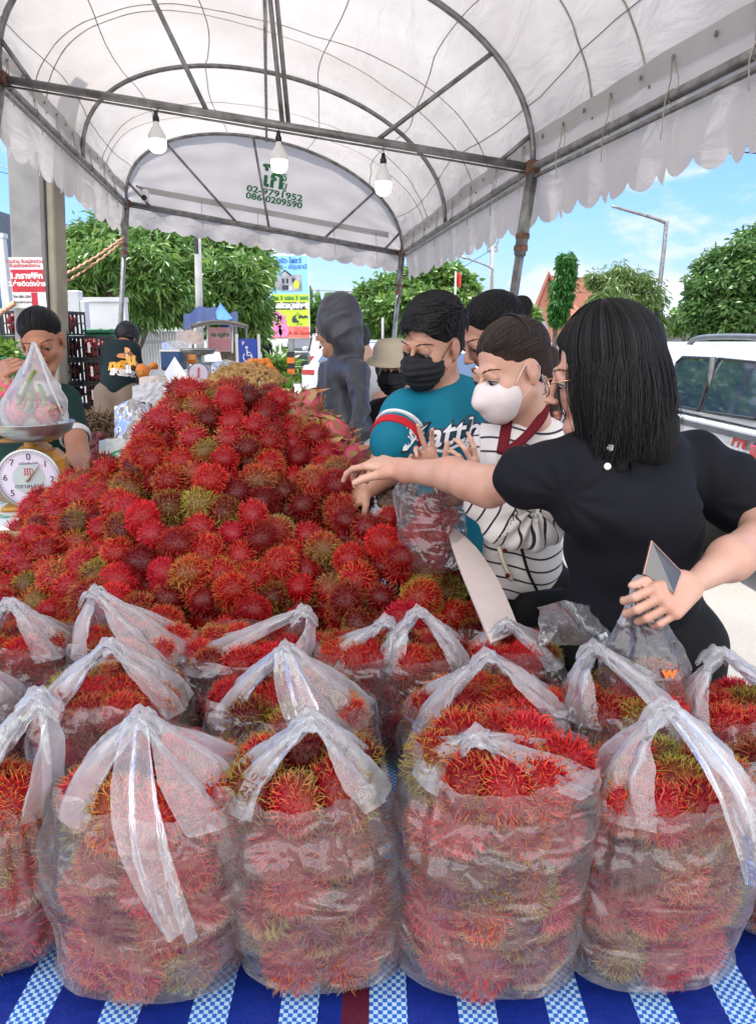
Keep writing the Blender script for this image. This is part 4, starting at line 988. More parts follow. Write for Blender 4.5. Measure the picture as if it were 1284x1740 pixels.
# collar, placket, buttons
mb = MB(); c0 = at(1040, 752, 1.56)
for sg in (-1, 1):
    G = []
    for u in np.linspace(0, 1, 18):
        a = -math.pi/2+sg*(.14+u*2.6); r1, r2 = .070, .098; tip = .045*(1-u)**2
        G.append([c0+np.array([math.cos(a)*r1, math.sin(a)*r1*.9+.01, .018-.01*(1-u)]), c0+np.array([math.cos(a)*(r1+.006), math.sin(a)*(r1+.006)*.9+.01, .026-.012*(1-u)]), c0+np.array([math.cos(a)*(r2), math.sin(a)*r2*.95+.01, -.012-tip*.5]), c0+np.array([math.cos(a)*(r2+.010), math.sin(a)*(r2+.008)-.0, -.030-tip])])
    mb.grid(G)
mb.build('collar', M['blackpolo'], p1.root, smooth=True)
mb = MB(); mb.tube([at(1108, 757, 1.47), at(1120, 737, 1.475)], .0022, 6); mb.tube([at(1128, 712, 1.50), at(1132, 696, 1.505)], .002, 6); mb.build('collar_piping', M['white'], p1.root)
for px, py in ((1036, 760), (1031, 792)):
    q = at(px, py, 1.437); mb = MB(); mb.lathe([(0, .003), (.0030, .003), (.0042, .0045), (.0064, .004), (.0066, 0)], 16, q, euler(math.pi/2+.2, 0, 0)); mb.build('button', M['white'], p1.root, smooth=True)
# hair: straight curtain
def p1hair():
    P, R, sc, c = p1.P, p1.hR, p1.hs, p1.hc; S = SDF()
    S.ell(P(0, .016, .052), np.array((.090, .106, .090))*sc, .02, R); S.cone(P(0, .045, .02), P(0, .075, -.12), .082*sc, .070*sc, .04)
    S.cone(P(.055, .0, .0), P(.060, .005, -.17), .034, .026, .03); S.cone(P(-.055, .0, .0), P(-.060, .005, -.14), .030, .022, .03); S.cone(P(.0, .06, -.08), P(.0, .095, -.155), .055, .035, .04)
    S.ell(P(0, -.105, -.03), np.array((.075, .085, .105))*sc, .02, R, True)
    blend(S, 'hair', M['hair0'], .006, p1.root, 2, lambda V, N: vnoise(V, 60, 2, (1, 1, .12), 2)*.003)
    paths = []; rg = random.Random(3)
    for i in range(6500):
        th = rg.uniform(-math.pi, math.pi); th = th+.035*math.sin(th*23)
        fr = abs(abs(th)-math.pi)                   # angle from the face
        if fr < .68: continue
        inner = rg.random(); off = .002+.012*rg.random()
        pts = []; ph0 = rg.uniform(.05, .9)
        for ph in np.linspace(ph0, 1.62, 9):
            x, y, z = (.087+off)*math.sin(ph)*math.sin(th), .016+(.103+off)*math.sin(ph)*math.cos(th), .050+(.092+off)*math.cos(ph)
            pts.append(P(x, y, z))
        tail = pts[-1]; out = tail-c; out[2] = 0; out /= np.linalg.norm(out)+1e-9
        L = rg.uniform(.155, .215); lag = .018*rg.random(); n = 12; back = max(0, math.cos(th))
        if fr < 1.0: L *= .93
        dx = rg.gauss(0, .006); dy = rg.gauss(0, .006); cl = rg.uniform(-.012, .012)
        for k in range(1, n+1):
            u = k/n; q = tail+np.array([0, 0, -L*u])+out*(.012*math.sin(u*2.2)-.014*u*u)+np.array([dx*u+cl*math.sin(u*4), dy*u, 0])
            q = q+np.array([.038, .01, .008])*(u**1.8)*back*(.5+.8*inner)      # breeze lifts the back outwards
            if fr < 1.35: q = q+(R@np.array([0, .034, 0]))*u**.8
            pts.append(q)
        paths.append(np.array(pts))
    for i in range(26):                                   # flyaways
        q = at(1080+rg.uniform(-20, 30), 610+rg.uniform(-20, 40), 1.53); e = at(1150+rg.uniform(-14, 18), 688+rg.uniform(-12, 8), 1.55)
        paths.append(catmull([q, (q+e)/2+np.array([.012, 0, -.035]), e+np.array([-.02, 0, -.006]), e], 4))
    p1.strands(paths, 'hair_strands', M['hair'], .00058)
p1hair()
# spectacles
M['gold'] = pm('gold_wire', (.62, .36, .24), .25, .05, metal=1.0)
M['lens'] = film_mat('spectacle_lens', .05, gl=.06)
gl = thing('spectacles', 'thin gold rimmed spectacles worn by the woman in black', 'glasses', p1.P(0, -.11, 0))
for q in (-1, 1):
    c_ = [p1.P(q*.033+.026*math.cos(a), -.116+.006*abs(math.cos(a)), -.003+.021*math.sin(a)) for a in np.linspace(0, 2*math.pi, 25)]
    mb = MB(); mb.tube(c_, .0014, 6, cap=False); mb.build('rim', M['gold'], gl, smooth=True)
    mb = MB(); mb.add([p1.P(q*.033, -.114, -.003)]+c_[:-1], [(0, i+1, (i+1) % 24+1) for i in range(24)]); mb.build('lens', M['lens'], gl)
    mb = MB(); mb.tube([p1.P(q*.059, -.110, .002), p1.P(q*.070, -.085, .006), p1.P(q*.074, -.05, .006)], .0012, 6); mb.build('temple', M['gold'], gl, smooth=True)
mb = MB(); mb.tube([p1.P(-.008, -.117, 0), p1.P(0, -.120, .004), p1.P(.008, -.117, 0)], .0012, 6); mb.build('bridge', M['gold'], gl, smooth=True)
# phone in her hand
M['phone'] = pm('phone_glass', (.008, .009, .012), .06, .1, spec=.8, coat=1); M['rose'] = pm('rose_metal', (.55, .30, .26), .3, .05, metal=.9)
ph = thing('phone', 'dark glossy phone with rose gold edge held flat by the woman in black', 'phone', at(1125, 960, 1.38))
a, b_, c_, d_ = at(1106, 918, 1.40), at(1158, 972, 1.385), at(1145, 1010, 1.36), at(1092, 975, 1.385); nrm = np.cross(b_-a, d_-a); nrm /= np.linalg.norm(nrm); nrm = nrm if nrm[1] < 0 else -nrm
mb = MB(); mb.poly([a, b_, c_, d_], -.009, nrm); mb.build('phone_case', M['rose'], ph)
mid = (a+b_+c_+d_)/4; mb = MB(); mb.poly([mid+(q-mid)*.95 for q in (a, b_, c_, d_)], .0012, nrm); mb.build('screen', M['phone'], ph)

# ------------------------------------------------------------------ woman with striped cardigan
def stripes_mat():
    m, nt, b, N, L = nodes('striped_knit'); a = N.new('ShaderNodeAttribute'); a.attribute_name = 'st'
    mo = N.new('ShaderNodeMath'); mo.operation = 'FRACT'; L.new(a.outputs['Fac'], mo.inputs[0]); lt = N.new('ShaderNodeMath'); lt.operation = 'LESS_THAN'; lt.inputs[1].default_value = .155; L.new(mo.outputs[0], lt.inputs[0])
    mx = N.new('ShaderNodeMix'); mx.data_type = 'RGBA'; mx.inputs[6].default_value = (.70, .66, .63, 1); mx.inputs[7].default_value = (.016, .016, .03, 1); L.new(lt.outputs[0], mx.inputs[0]); L.new(mx.outputs[2], b.inputs['Base Color'])
    tc = N.new('ShaderNodeTexCoord'); n2 = N.new('ShaderNodeTexNoise'); n2.inputs['Scale'].default_value = 13; n2.inputs['Detail'].default_value = 4; L.new(tc.outputs['Object'], n2.inputs[0])
    bp = N.new('ShaderNodeBump'); bp.inputs['Strength'].default_value = .5; bp.inputs['Distance'].default_value = .02; L.new(n2.outputs[0], bp.inputs['Height']); L.new(bp.outputs[0], b.inputs['Normal'])
    b.inputs['Roughness'].default_value = .9; b.inputs['Sheen Weight'].default_value = .2; return m
M['stripe'] = stripes_mat(); M['maroon'] = fabric('maroon_rib', (.13, .006, .014)); M['mask_w'] = fabric('pale_mask', (.66, .58, .58), .8); M['mask_b'] = fabric('black_mask', (.012, .013, .016), .7); M['cream'] = fabric('cream_top', (.62, .55, .42))
p2 = Person('woman in black striped white cardigan with maroon collar and pale mask', at(890, 1000, 2.0))
p2.head(at(868, 630, 1.93), -62, 16, -4, 1.0, neck=at(900, 722, 2.0), h=.0038)
p2.mask(M['mask_w'], pleat=False)
S = SDF()       # hand by the shirt lettering with raised thumb, then the hand inside the bag loops
w = at(806, 826, 1.88); hand(S, w, at(796, 790, 1.84)-w, (.4, -.8, .1), (1, .1, .3), .78, (.25, .5, .6, .7), .2, .2, tdir=(-.2, -.2, 1)); S.cone(w, at(835, 858, 1.88), .024, .034, .02); p2.add(S, .0034, 1)
S = SDF(); w = at(738, 812, 1.94); hand(S, w, at(722, 775, 1.92)-w, (-.1, .9, .3), (.9, -.1, .2), .80, (.30, .15, .75, .8), .1, .25, tdir=(.55, -.2, 1)); S.cone(w, at(775, 840, 1.98), .024, .033, .02); p2.add(S, .0034, 1)
S = SDF(); S.cone(at(890, 770, 2.06), at(890, 950, 2.06), .05, .06); p2.add(S, .014, 1); p2.finish()
torso2 = [(at(885, 775, 2.03), rp(72, 2.03)), (at(885, 860, 2.02), rp(72, 2.02)), (at(888, 960, 2.02), rp(74, 2.02))]
arm2 = [at(928, 765, 2.0), at(932, 868, 1.90), at(862, 885, 1.86), at(812, 858, 1.86)]; arm2b = [at(838, 765, 2.06), at(822, 850, 2.06), at(778, 835, 2.0)]
S = SDF(); fd2 = (.5, -.86, 0)
S.chain(torso2, .03, (fd2, .78)); S.cone(at(838, 748, 2.06), at(932, 745, 2.02), rp(32, 2.05), rp(34, 2.0), .04)
S.chain([(arm2[0], rp(40, 2)), (arm2[1], rp(46, 1.9)), (arm2[2], rp(42, 1.86)), (arm2[3], rp(24, 1.86))], .02)
S.ell(at(905, 905, 1.86), (.060, .05, .045), .03)
S.chain([(arm2b[0], rp(36, 2.06)), (arm2b[1], rp(32, 2.06)), (arm2b[2], rp(20, 2.0))], .02)
def st_attr(V):
    best = np.full(len(V), 9.0); st = np.zeros(len(V)); acc = 0
    def seg(a, b, r, off, sc, w=0):
        nonlocal best, st
        d = b-a; L = np.linalg.norm(d); t = np.clip(((V-a)@d)/(L*L), 0, 1); D = np.linalg.norm(V-a-t[:, None]*d, axis=1)-r; m = D < best; st[m] = (off+((V-a)@d)[m]/L)/sc; best[m] = D[m]
    o = 0
    for (a, b) in zip(arm2, arm2[1:]): seg(a, b, .055, o, .031); o += np.linalg.norm(b-a)
    o = 0
    for (a, b) in zip(arm2b, arm2b[1:]): seg(a, b, .05, o, .031); o += np.linalg.norm(b-a)
    D = np.linalg.norm((V-torso2[1][0])[:, :2], axis=1)-.098; m = D < best; st[m] = (V[m, 2]*-1+.012*np.sin(V[m, 0]*26))/.034+vnoise(V[m], 8, 2)*.12
    return {'st': st+vnoise(V, 10, 5)*.10}
def p2ext(V):
    c = at(900, 855, 1.86); d = np.linalg.norm(V-c, axis=1); a = np.arctan2((V-c)[:, 2], (V-c)[:, 0]); return .009*np.sin(a*12)*np.exp(-((d-.075)/.05)**2)
p2.garment('cardigan', S, .0058, M['stripe'], .0055, 9, 5, st_attr, ext=p2ext, it=1)
mb = MB()
for P_ in ([at(925, 690, 1.955), at(918, 712, 1.93), at(893, 742, 1.915), at(866, 764, 1.915), at(853, 772, 1.915)], [at(864, 700, 1.98), at(858, 735, 1.945), at(852, 770, 1.915)]):
    mb.tube(catmull(P_, 6), rp(9.5, 1.93), 8, flat=.5)
mb.build('maroon_collar', M['maroon'], p2.root, smooth=True)
mb = MB(); mb.tube(catmull([at(850, 775, 1.905), at(838, 860, 1.90), at(850, 940, 1.90), at(868, 985, 1.91)], 6), .016, 8, flat=.4); mb.build('button_band', M['cream'], p2.root, smooth=True)
for i in range(5): mb = MB(); mb.ball(at(842+i*5-(4 if i in (1, 2) else 0), 810+i*42, 1.885), (.006, .004, .006), 10); mb.build('button', M['maroon'], p2.root, smooth=True)
S = SDF(); S.cone(at(890, 965, 2.04), at(895, 1030, 2.08), rp(72, 2.04), rp(80, 2.08), .03, (fd2, .8)); hp = at(895, 1030, 2.08); legs(S, hp, (hp[0]-.08, hp[1], 0), (hp[0]+.09, hp[1]+.04, 0), r=(.1, .07, .06)); p2.garment('trousers', S, .011, M['blacktrouser'])
shoe(p2.root, (hp[0]-.08, hp[1], 0), -50, M['shoe']); shoe(p2.root, (hp[0]+.09, hp[1]+.04, 0), -50, M['shoe'])
def sleek_hair(p, mat, bun=(0, .13, .03), bunr=.035, hairline=.40, n=900, tail=None, seed=1, front_sweep=0.0):
    P, R, sc = p.P, p.hR, p.hs; S = SDF(); S.ell(P(0, .022, .050), np.array((.0790, .0960, .0800))*sc, .02, R)
    S.ell(P(0, .045, -.015), np.array((.066, .066, .055))*sc, .03, R); S.ell(P(0, -.118, -.022), np.array((.100, .090, .100))*sc, .008, R, True)
    for q in (-1, 1): S.ell(P(q*.075, -.002, -.022), np.array((.030, .028, .045))*sc, .008, R, True)
    S.ell(P(*bun), np.array((bunr, bunr, bunr))*sc, .02, R)
    blend(S, 'hair', M[UNDER[mat.name]], .0050, p.root, 2, lambda V, N: vnoise(V, 70, 2, (1, 1, 1), 2)*.0010)
    rg = random.Random(seed); paths = []; B = np.array(bun)
    for i in range(n):
        th = rg.uniform(-math.pi, math.pi); fr = abs(abs(th)-math.pi); ph = 1.27+.50*min(1, fr/1.5)-.9*rg.random()**1.5
        c0 = np.array([0, .022, .050]); rr = np.array([.0785, .0955, .0795])+rg.uniform(.0, .0035)
        d0 = np.array([math.sin(ph)*math.sin(th), math.sin(ph)*math.cos(th), math.cos(ph)]); d1 = B-c0; d1 = d1/np.linalg.norm(d1)
        pts = []
        for u in np.linspace(0, 1, 11):
            d = d0*(1-u)+d1*u+np.array([0, 0, .25*math.sin(math.pi*u)]); d = d/np.linalg.norm(d); pts.append(P(*(c0+d*rr)))
        if tail is not None and rg.random() < .5:
            e = pts[-1]
            for u in np.linspace(.1, 1, 8): pts.append(e+(tail-e)*u+np.array([rg.gauss(0, .004), rg.gauss(0, .004), 0])+np.array([.02, 0, 0])*math.sin(math.pi*u))
        paths.append(np.array(pts))
    p.strands(paths, 'hair_strands', mat, .00105)
sleek_hair(p2, M['hairb'], (0, .118, .0), .030, tail=at(940, 740, 2.06), n=1300)
mb = MB(); mb.tube([p2.P(.079*math.sin(a), -.0+.03, .052+.084*math.cos(a)) for a in np.linspace(-1.3, 1.3, 20)], .003, 6, flat=1); mb.build('hair_band', M['hair'], p2.root, smooth=True)
# hanging hair tail volume
S = SDF(); S.chain([(p2.P(0, .125, 0), .028), (at(935, 680, 2.04), .030), (at(938, 745, 2.06), .016)], .03); blend(S, 'ponytail', M['hairb'], .006, p2.root, 2, lambda V, N: vnoise(V, 70, 2, (1, 1, .1), 2)*.003)
sb = thing('shoulder_bag', 'black shoulder bag with long strap at the side of the striped cardigan', 'bag', at(915, 1040, 1.93))
mb = MB(); mb.tube(catmull([at(868, 770, 1.90), at(872, 860, 1.895), at(893, 960, 1.895), at(915, 1010, 1.90)], 6), .011, 8, flat=.35); mb.build('strap', M['blacktrouser'], sb, smooth=True)
mb = MB(); mb.box(at(920, 1050, 1.90), (.16, .06, .14), rz(.4), bev=.02); mb.build('bag_body', M['blacktrouser'], sb, smooth=True)

# ------------------------------------------------------------------ man in the teal shirt
M['teal'] = fabric('teal_jersey', (.002, .155, .235), .75); M['redband'] = fabric('red_band', (.55, .02, .03))
p3 = Person('young man in teal jersey with white script lettering and black mask', at(760, 900, 2.3), 'skin2')
p3.head(at(734, 586, 2.22), -40, 14, 5, 1.01, neck=at(762, 690, 2.28), h=.0042)
p3.mask(M['mask_b'])
S = SDF(); arm3 = [at(672, 735, 2.22), at(660, 792, 2.20), at(628, 822, 2.18)]
S.chain([(arm3[0], rp(31, 2.2)), (arm3[1], rp(33, 2.1)), (arm3[2], rp(25, 2.0))], .02); w = at(620, 828, 2.18); hand(S, w, at(590, 862, 2.17)-w, (0, -.2, 1), (0, -1, 0), .9, (.5, .5, .55, .6)); p3.add(S, .0042, 1)
S = SDF(); S.cone(at(765, 740, 2.36), at(765, 860, 2.37), .06, .07); p3.add(S, .014, 1); p3.finish()
S = SDF(); fd3 = (-.1, -1, 0)
S.cone(at(762, 735, 2.33), at(768, 820, 2.35), rp(92, 2.33), rp(92, 2.35), .04, (fd3, .72)); S.cone(at(768, 820, 2.35), at(770, 930, 2.36), rp(92, 2.35), rp(88, 2.36), .04, (fd3, .72))
S.cone(at(690, 700, 2.28), at(838, 690, 2.34), rp(36, 2.28), rp(36, 2.34), .05); S.cone(at(762, 690, 2.30), at(762, 730, 2.3), rp(50, 2.3), rp(70, 2.3), .04)
S.cone(at(688, 708, 2.26), at(668, 752, 2.19), rp(42, 2.26), rp(41, 2.19), .03); S.cone(at(838, 700, 2.33), at(860, 800, 2.33), rp(40, 2.33), rp(40, 2.3), .03)
shirt3 = p3.garment('jersey', S, .0062, M['teal'], .0060, 7, 8)
for wv, mt, rr in ((0, 'redband', 42.5), (.0, 'white', 43.0)):
    a_, b__ = (at(676, 738, 2.21), at(671, 748, 2.195)) if mt == 'redband' else (at(680, 730, 2.222), at(678.5, 733, 2.217))
    mb = MB(); mb.tube([a_, b__], rp(rr+2.5, 2.2), 32); mb.build('sleeve_band', M[mt], p3.root, smooth=False)
mb = MB(); cpt = at(760, 668, 2.27); mb.tube([cpt+np.array([.088*math.cos(a), .070*math.sin(a)+.02, .020*math.cos(a)-.028*max(0, -math.sin(a))+.02]) for a in np.linspace(0, 2*math.pi, 33)], .006, 8, cap=False); mb.build('neckband', M['teal'], p3.root, smooth=True)
S = SDF(); hp = at(770, 935, 2.38); S.cone(at(770, 900, 2.38), hp, rp(86, 2.38), rp(88, 2.38), .03, (fd3, .8)); legs(S, hp, (hp[0]-.09, hp[1], 0), (hp[0]+.09, hp[1], 0)); p3.garment('trousers', S, .012, M['blacktrouser'])
shoe(p3.root, (hp[0]-.09, hp[1], 0), -20, M['shoe']); shoe(p3.root, (hp[0]+.09, hp[1], 0), -20, M['shoe'])
def wrap_text(person, target, txt, size, px, py, d, mat, bold=0, squash=1.0, shear=0.0, name='lettering', lift=.0035, tilt=0.0, extra=None):
    """lettering laid on a garment: points are dropped onto it along the view normal of the chest"""
    from mathutils.bvhtree import BVHTree
    me = target.data; off = np.array(target.parent.matrix_basis.translation); vs = [Vector(np.array(v.co)+off) for v in me.vertices]; bv = BVHTree.FromPolygons(vs, [tuple(p.vertices) for p in me.polygons])
    o = at(px, py, d); mb = MB(); c, s_ = math.cos(R_(tilt)), math.sin(R_(tilt))
    if txt: lettering(mb, txt, size, o, RT*c+UP*s_, UP*c-RT*s_, bold, squash, 0, shear=shear)
    if extra: extra(mb, o)
    V = np.concatenate(mb.v); out = []; dirv = Vector(FW)
    for v in V:
        h = bv.ray_cast(Vector(v-FW*.5), dirv, 2.0)[0]; out.append(np.array(h)-FW*lift if h else v)
    mb.v = [np.array(out)]; return mb.build(name, mat, person.root)
def dense_text(person, target, txt, size, px, py, d, mat, outline=None, **k):
    if outline: wrap_text(person, target, txt, size, px, py, d, outline[0], bold=k.get('bold', 0)+outline[1], **{a: b for a, b in k.items() if a != 'bold'})
    wrap_text(person, target, txt, size, px, py, d, mat, lift=.006, **k)
M['print_w'] = pm('white_print', (.78, .78, .8), .5, .03)
dense_text(p3, shirt3, 'Matthan', .098, 771, 737, 2.2, M['print_w'], (M['dk'], .006), bold=.0015, shear=.35, tilt=9)
def swash(mb, o): mb.tube(catmull([o+RT*-.06+UP*-.045, o+RT*-.03+UP*-.05, o+RT*.01+UP*-.035, o+RT*.04+UP*-.03, o+RT*.035+UP*-.042], 6), .004, 4)
wrap_text(p3, shirt3, '', .1, 771, 737, 2.2, M['print_w'], extra=swash, name='swash')
def tagbox(mb, o): mb.add([o+RT*x+UP*y for x in np.linspace(0, .05, 5) for y in (0, .018)], [(i*2, i*2+2, i*2+3, i*2+1) for i in range(4)])
wrap_text(p3, shirt3, '', .1, 786, 757, 2.2, pm('orange_print', (.5, .09, .03), .6), extra=tagbox, name='print_patch')
# short hair, swept
def short_hair(p, mat, seed=4, n=2600, fringe=.06):
    P, R, sc = p.P, p.hR, p.hs; S = SDF(); S.ell(P(0, .020, .056), np.array((.0820, .0990, .0840))*sc, .02, R); S.ell(P(0, .05, -.012), np.array((.066, .058, .05))*sc, .03, R)
    S.ell(P(0, -.118, -.030), np.array((.105, .092, .100))*sc, .008, R, True)
    for q in (-1, 1): S.ell(P(q*.080, -.004, -.026), np.array((.035, .026, .050))*sc, .008, R, True)
    blend(S, 'hair', M[UNDER[mat.name]], .0055, p.root, 2, lambda V, N: vnoise(V, 45, 2, (1, 1, 1), 3)*.0035)
    rg = random.Random(seed); paths = []
    for i in range(n):
        th = rg.uniform(-math.pi, math.pi); fr = abs(abs(th)-math.pi); ph = rg.uniform(.05, 1.36+.35*min(1, fr/1.5))
        c0 = np.array([0, .020, .056]); rr = np.array([.081, .098, .083]); d0 = np.array([math.sin(ph)*math.sin(th), math.sin(ph)*math.cos(th), math.cos(ph)]); p0 = c0+d0*rr
        L = fringe*(.55+.6*rg.random())*(1 if ph < 1.15 or fr < 1.0 else .4); fl = np.array([-.55+rg.gauss(0, .2), -.55+rg.gauss(0, .2), -.1]); fl = fl-d0*(fl@d0)*.9; fl = fl/np.linalg.norm(fl)
        if ph > 1.15 and fr > 1.0: fl = np.array([0, .3, -1.0]); fl = fl-d0*(fl@d0)
        pts = []
        for u in np.linspace(0, 1, 6): q = p0+fl*L*u+d0*.014*math.sin(u*math.pi*.7); e = (q-c0)/rr; k = np.linalg.norm(e); q = c0+(e/k)*rr*max(1.0, k if k < 1.12 else 1.12); pts.append(P(*q))
        paths.append(np.array(pts))
    p.strands(paths, 'hair_strands', mat, .0010)
short_hair(p3, M['hair'])

# ------------------------------------------------------------------ woman with bun behind
p4 = Person('woman with black hair in a bun looking down behind the teal jersey', at(850, 900, 2.75), 'skin2')
p4.head(at(836, 572, 2.62), -68, 24, 0, 1.12, neck=at(868, 690, 2.72), h=.006)
S = SDF(); S.cone(at(865, 740, 2.78), at(865, 900, 2.78), .06, .07); p4.add(S, .014, 1); p4.finish()
S = SDF(); S.cone(at(868, 720, 2.76), at(868, 950, 2.78), .15, .16, .03, ((0, 1, 0), .7)); S.cone(at(800, 700, 2.78), at(930, 700, 2.78), .06, .06, .05); hp = at(868, 950, 2.8); legs(S, hp, (hp[0]-.08, hp[1], 0), (hp[0]+.08, hp[1], 0)); p4.garment('dark_clothes', S, .014, M['blackpolo'])
sleek_hair(p4, M['hair'], (0, .128, .042), .034, n=900, seed=5)

# ------------------------------------------------------------------ woman with cap and mask
M['khaki'] = fabric('khaki_cap', (.42, .36, .27))
p5 = Person('person in khaki bucket cap and black mask behind the young man', at(690, 800, 3.5), 'skin2')
p5.head(at(668, 622, 3.45), -8, 10, 0, 1.02, neck=at(684, 690, 3.5), h=.007)
p5.mask(M['mask_b']); S = SDF(); S.cone(at(686, 720, 3.58), at(686, 860, 3.58), .06, .07); p5.add(S, .02, 1); p5.finish()
S = SDF(); S.cone(at(686, 725, 3.55), at(686, 900, 3.55), .15, .16, .03, ((0, 1, 0), .7)); S.cone(at(640, 700, 3.55), at(735, 700, 3.55), .06, .06, .05); S.chain([(at(642, 704, 3.5), .06), (at(632, 760, 3.4), .055), (at(640, 800, 3.2), .04)], .02); hp = at(686, 900, 3.55); legs(S, hp, (hp[0]-.08, hp[1], 0), (hp[0]+.08, hp[1], 0)); p5.garment('dark_clothes', S, .014, M['blackpolo'])
mb = MB(); P5 = p5.P; mb.lathe([(.125, .022), (.118, .030), (.092, .040), (.090, .085), (.072, .112), (0, .122)], 28, p5.hc, p5.hR, 1, 1.12); mb.build('bucket_cap', M['khaki'], p5.root, smooth=True)
S = SDF(); S.ell(P5(0, .03, -.01), (.085, .085, .1), .02); S.ell(P5(0, -.118, -.03), np.array((.105, .09, .1)), .008, None, True); blend(S, 'hair', M['hair'], .008, p5.root)

# ------------------------------------------------------------------ hooded person
M['slate'] = pm('slate_windbreaker', (.032, .034, .048), .42, .12, 4, .55, 7, spec=.5, sheen=.1); M['whitecloth'] = fabric('white_cotton', (.66, .66, .70))
p6 = Person('person in slate blue windbreaker with the hood up seen from behind', at(590, 800, 3.45), 'skin2')
p6.head(at(572, 560, 3.30), -115, 6, 0, .95, h=.008, neck=at(583, 610, 3.32)); S = SDF(); S.cone(at(590, 660, 3.38), at(590, 740, 3.4), .05, .06); p6.add(S, .02, 1); p6.finish()
S = SDF(); S.ell(p6.P(0, .018, .035), (.082, .104, .118), .02, p6.hR); S.ell(p6.P(0, .05, .10), (.045, .055, .055), .03, p6.hR); S.cone(p6.P(0, .04, -.05), at(588, 612, 3.34), .070, .075, .02)
S.ell(p6.P(0, -.150, -.02), (.070, .08, .11), .01, p6.hR, True)
S.cone(at(588, 650, 3.36), at(590, 730, 3.38), rp(36, 3.36), rp(38, 3.38), .05, ((1, 0, 0), 1.0)); S.cone(at(590, 730, 3.38), at(585, 790, 3.4), rp(43, 3.38), rp(41, 3.4), .04)
S.cone(at(560, 632, 3.42), at(606, 634, 3.24), rp(22, 3.4), rp(24, 3.26), .03); S.chain([(at(608, 632, 3.20), rp(21, 3.2)), (at(614, 690, 3.10), rp(18, 3.1)), (at(600, 742, 3.0), rp(13, 3.0))], .008); S.chain([(at(556, 634, 3.42), rp(17, 3.4)), (at(549, 690, 3.38), rp(14, 3.4)), (at(556, 735, 3.3), rp(11, 3.3))], .008)
p6.garment('hooded_jacket', S, .009, M['slate'], .014, 8, 4, stretch=(1, 1, .7))
mb = MB(); mb.tube([p6.P(-.07, -.11, .01), p6.P(-.075, -.02, .012)], .0035, 6); mb.tube([p6.P(-.03+.028*math.cos(a), -.12, .002+.022*math.sin(a)) for a in np.linspace(0, 6.28, 16)], .003, 6); mb.build('spectacles', M['black'], p6.root)
S = SDF(); hp = at(590, 780, 3.42); legs(S, hp, (hp[0]-.08, hp[1], 0), (hp[0]+.08, hp[1], 0), r=(.115, .08, .06)); S.cone(hp+np.array([-.08, 0, 0]), hp+np.array([.08, 0, 0]), .11, .11); p6.garment('white_trousers', S, .014, M['whitecloth'])
for sg in (-.08, .08): shoe(p6.root, (hp[0]+sg, hp[1], 0), -110, M['shoe'])

# ------------------------------------------------------------------ person in a white T-shirt bending behind
p7 = Person('person in white short sleeved top bending forward behind the hooded jacket', at(632, 760, 3.95), 'skin')
p7.head(at(600, 590, 3.9), -100, 40, 0, .95, h=.009, neck=at(618, 625, 3.92)); S = SDF()
S.chain([(at(638, 650, 3.9), rp(13, 3.9)), (at(654, 690, 3.85), rp(13, 3.9)), (at(630, 715, 3.8), rp(10, 3.9))], .02); w = at(628, 716, 3.8); hand(S, w, at(600, 722, 3.75)-w, (0, -.2, 1), (0, -1, 0), .95); p7.add(S, .007, 1)
S = SDF(); S.cone(at(625, 650, 3.97), at(636, 710, 3.99), .04, .05); p7.add(S, .02, 1); p7.finish()
S = SDF(); S.cone(at(624, 640, 3.95), at(632, 715, 3.98), rp(26, 3.95), rp(30, 3.98), .03); S.cone(at(628, 630, 3.92), at(642, 660, 3.88), rp(18, 3.9), rp(17, 3.9), .03); p7.garment('white_top', S, .01, M['whitecloth'])
S = SDF(); hp = at(640, 745, 4.0); S.cone(at(634, 712, 3.98), hp, rp(33, 4), rp(36, 4), .03); legs(S, hp, (hp[0]-.08, hp[1], 0), (hp[0]+.08, hp[1], 0)); p7.garment('trousers', S, .014, M['blacktrouser'])
S = SDF(); S.ell(p7.P(0, .02, .04), (.088, .1, .095), .02, p7.hR); blend(S, 'hair', M['hair'], .01, p7.root)

# ------------------------------------------------------------------ vendor
M['bottle'] = fabric('dark_green_shirt', (.006, .030, .028))
p8 = Person('vendor in dark green shirt with white collar lifting a plastic bag beside the scale', at(55, 900, 3.2), 'skin3')
p8.head(at(72, 580, 3.02), 14, 18, -8, 1.0, neck=at(62, 660, 3.1), h=.0048)
S = SDF(); w = at(-8, 646, 2.86); hand(S, w, at(18, 618, 2.82)-w, (-.2, -.8, .4), (.9, 0, .4), 1, (.6, .7, .8, .9), .5, .05); S.chain([(at(-50, 690, 2.95), .045), (w, .026)], .02); p8.add(S, .0045, 1)
S = SDF(); S.chain([(at(128, 735, 2.98), .046), (at(134, 775, 2.9), .040), (at(150, 805, 2.75), .026)], .02); w = at(152, 808, 2.74); hand(S, w, at(172, 822, 2.7)-w, (0, -.4, 1), (-1, 0, 0), 1, (.4, .4, .5, .5)); p8.add(S, .0055, 1)
S = SDF(); S.cone(at(62, 700, 3.18), at(60, 850, 3.18), .06, .07); p8.add(S, .02, 1); p8.finish()
S = SDF(); S.cone(at(62, 715, 3.15), at(60, 900, 3.15), rp(64, 3.15), rp(66, 3.15), .04, ((0, 1, 0), .75)); S.cone(at(12, 680, 3.12), at(104, 678, 3.12), rp(26, 3.1), rp(26, 3.1), .05)
S.chain([(at(110, 684, 3.1), rp(28, 3.1)), (at(128, 742, 2.98), rp(24, 3))], .02); S.chain([(at(6, 684, 3.1), rp(28, 3.1)), (at(-28, 700, 2.98), rp(24, 3))], .02)
sh8 = p8.garment('shirt', S, .009, M['bottle'], .005, 8, 6)
mb = MB(); c0 = at(66, 652, 3.06)
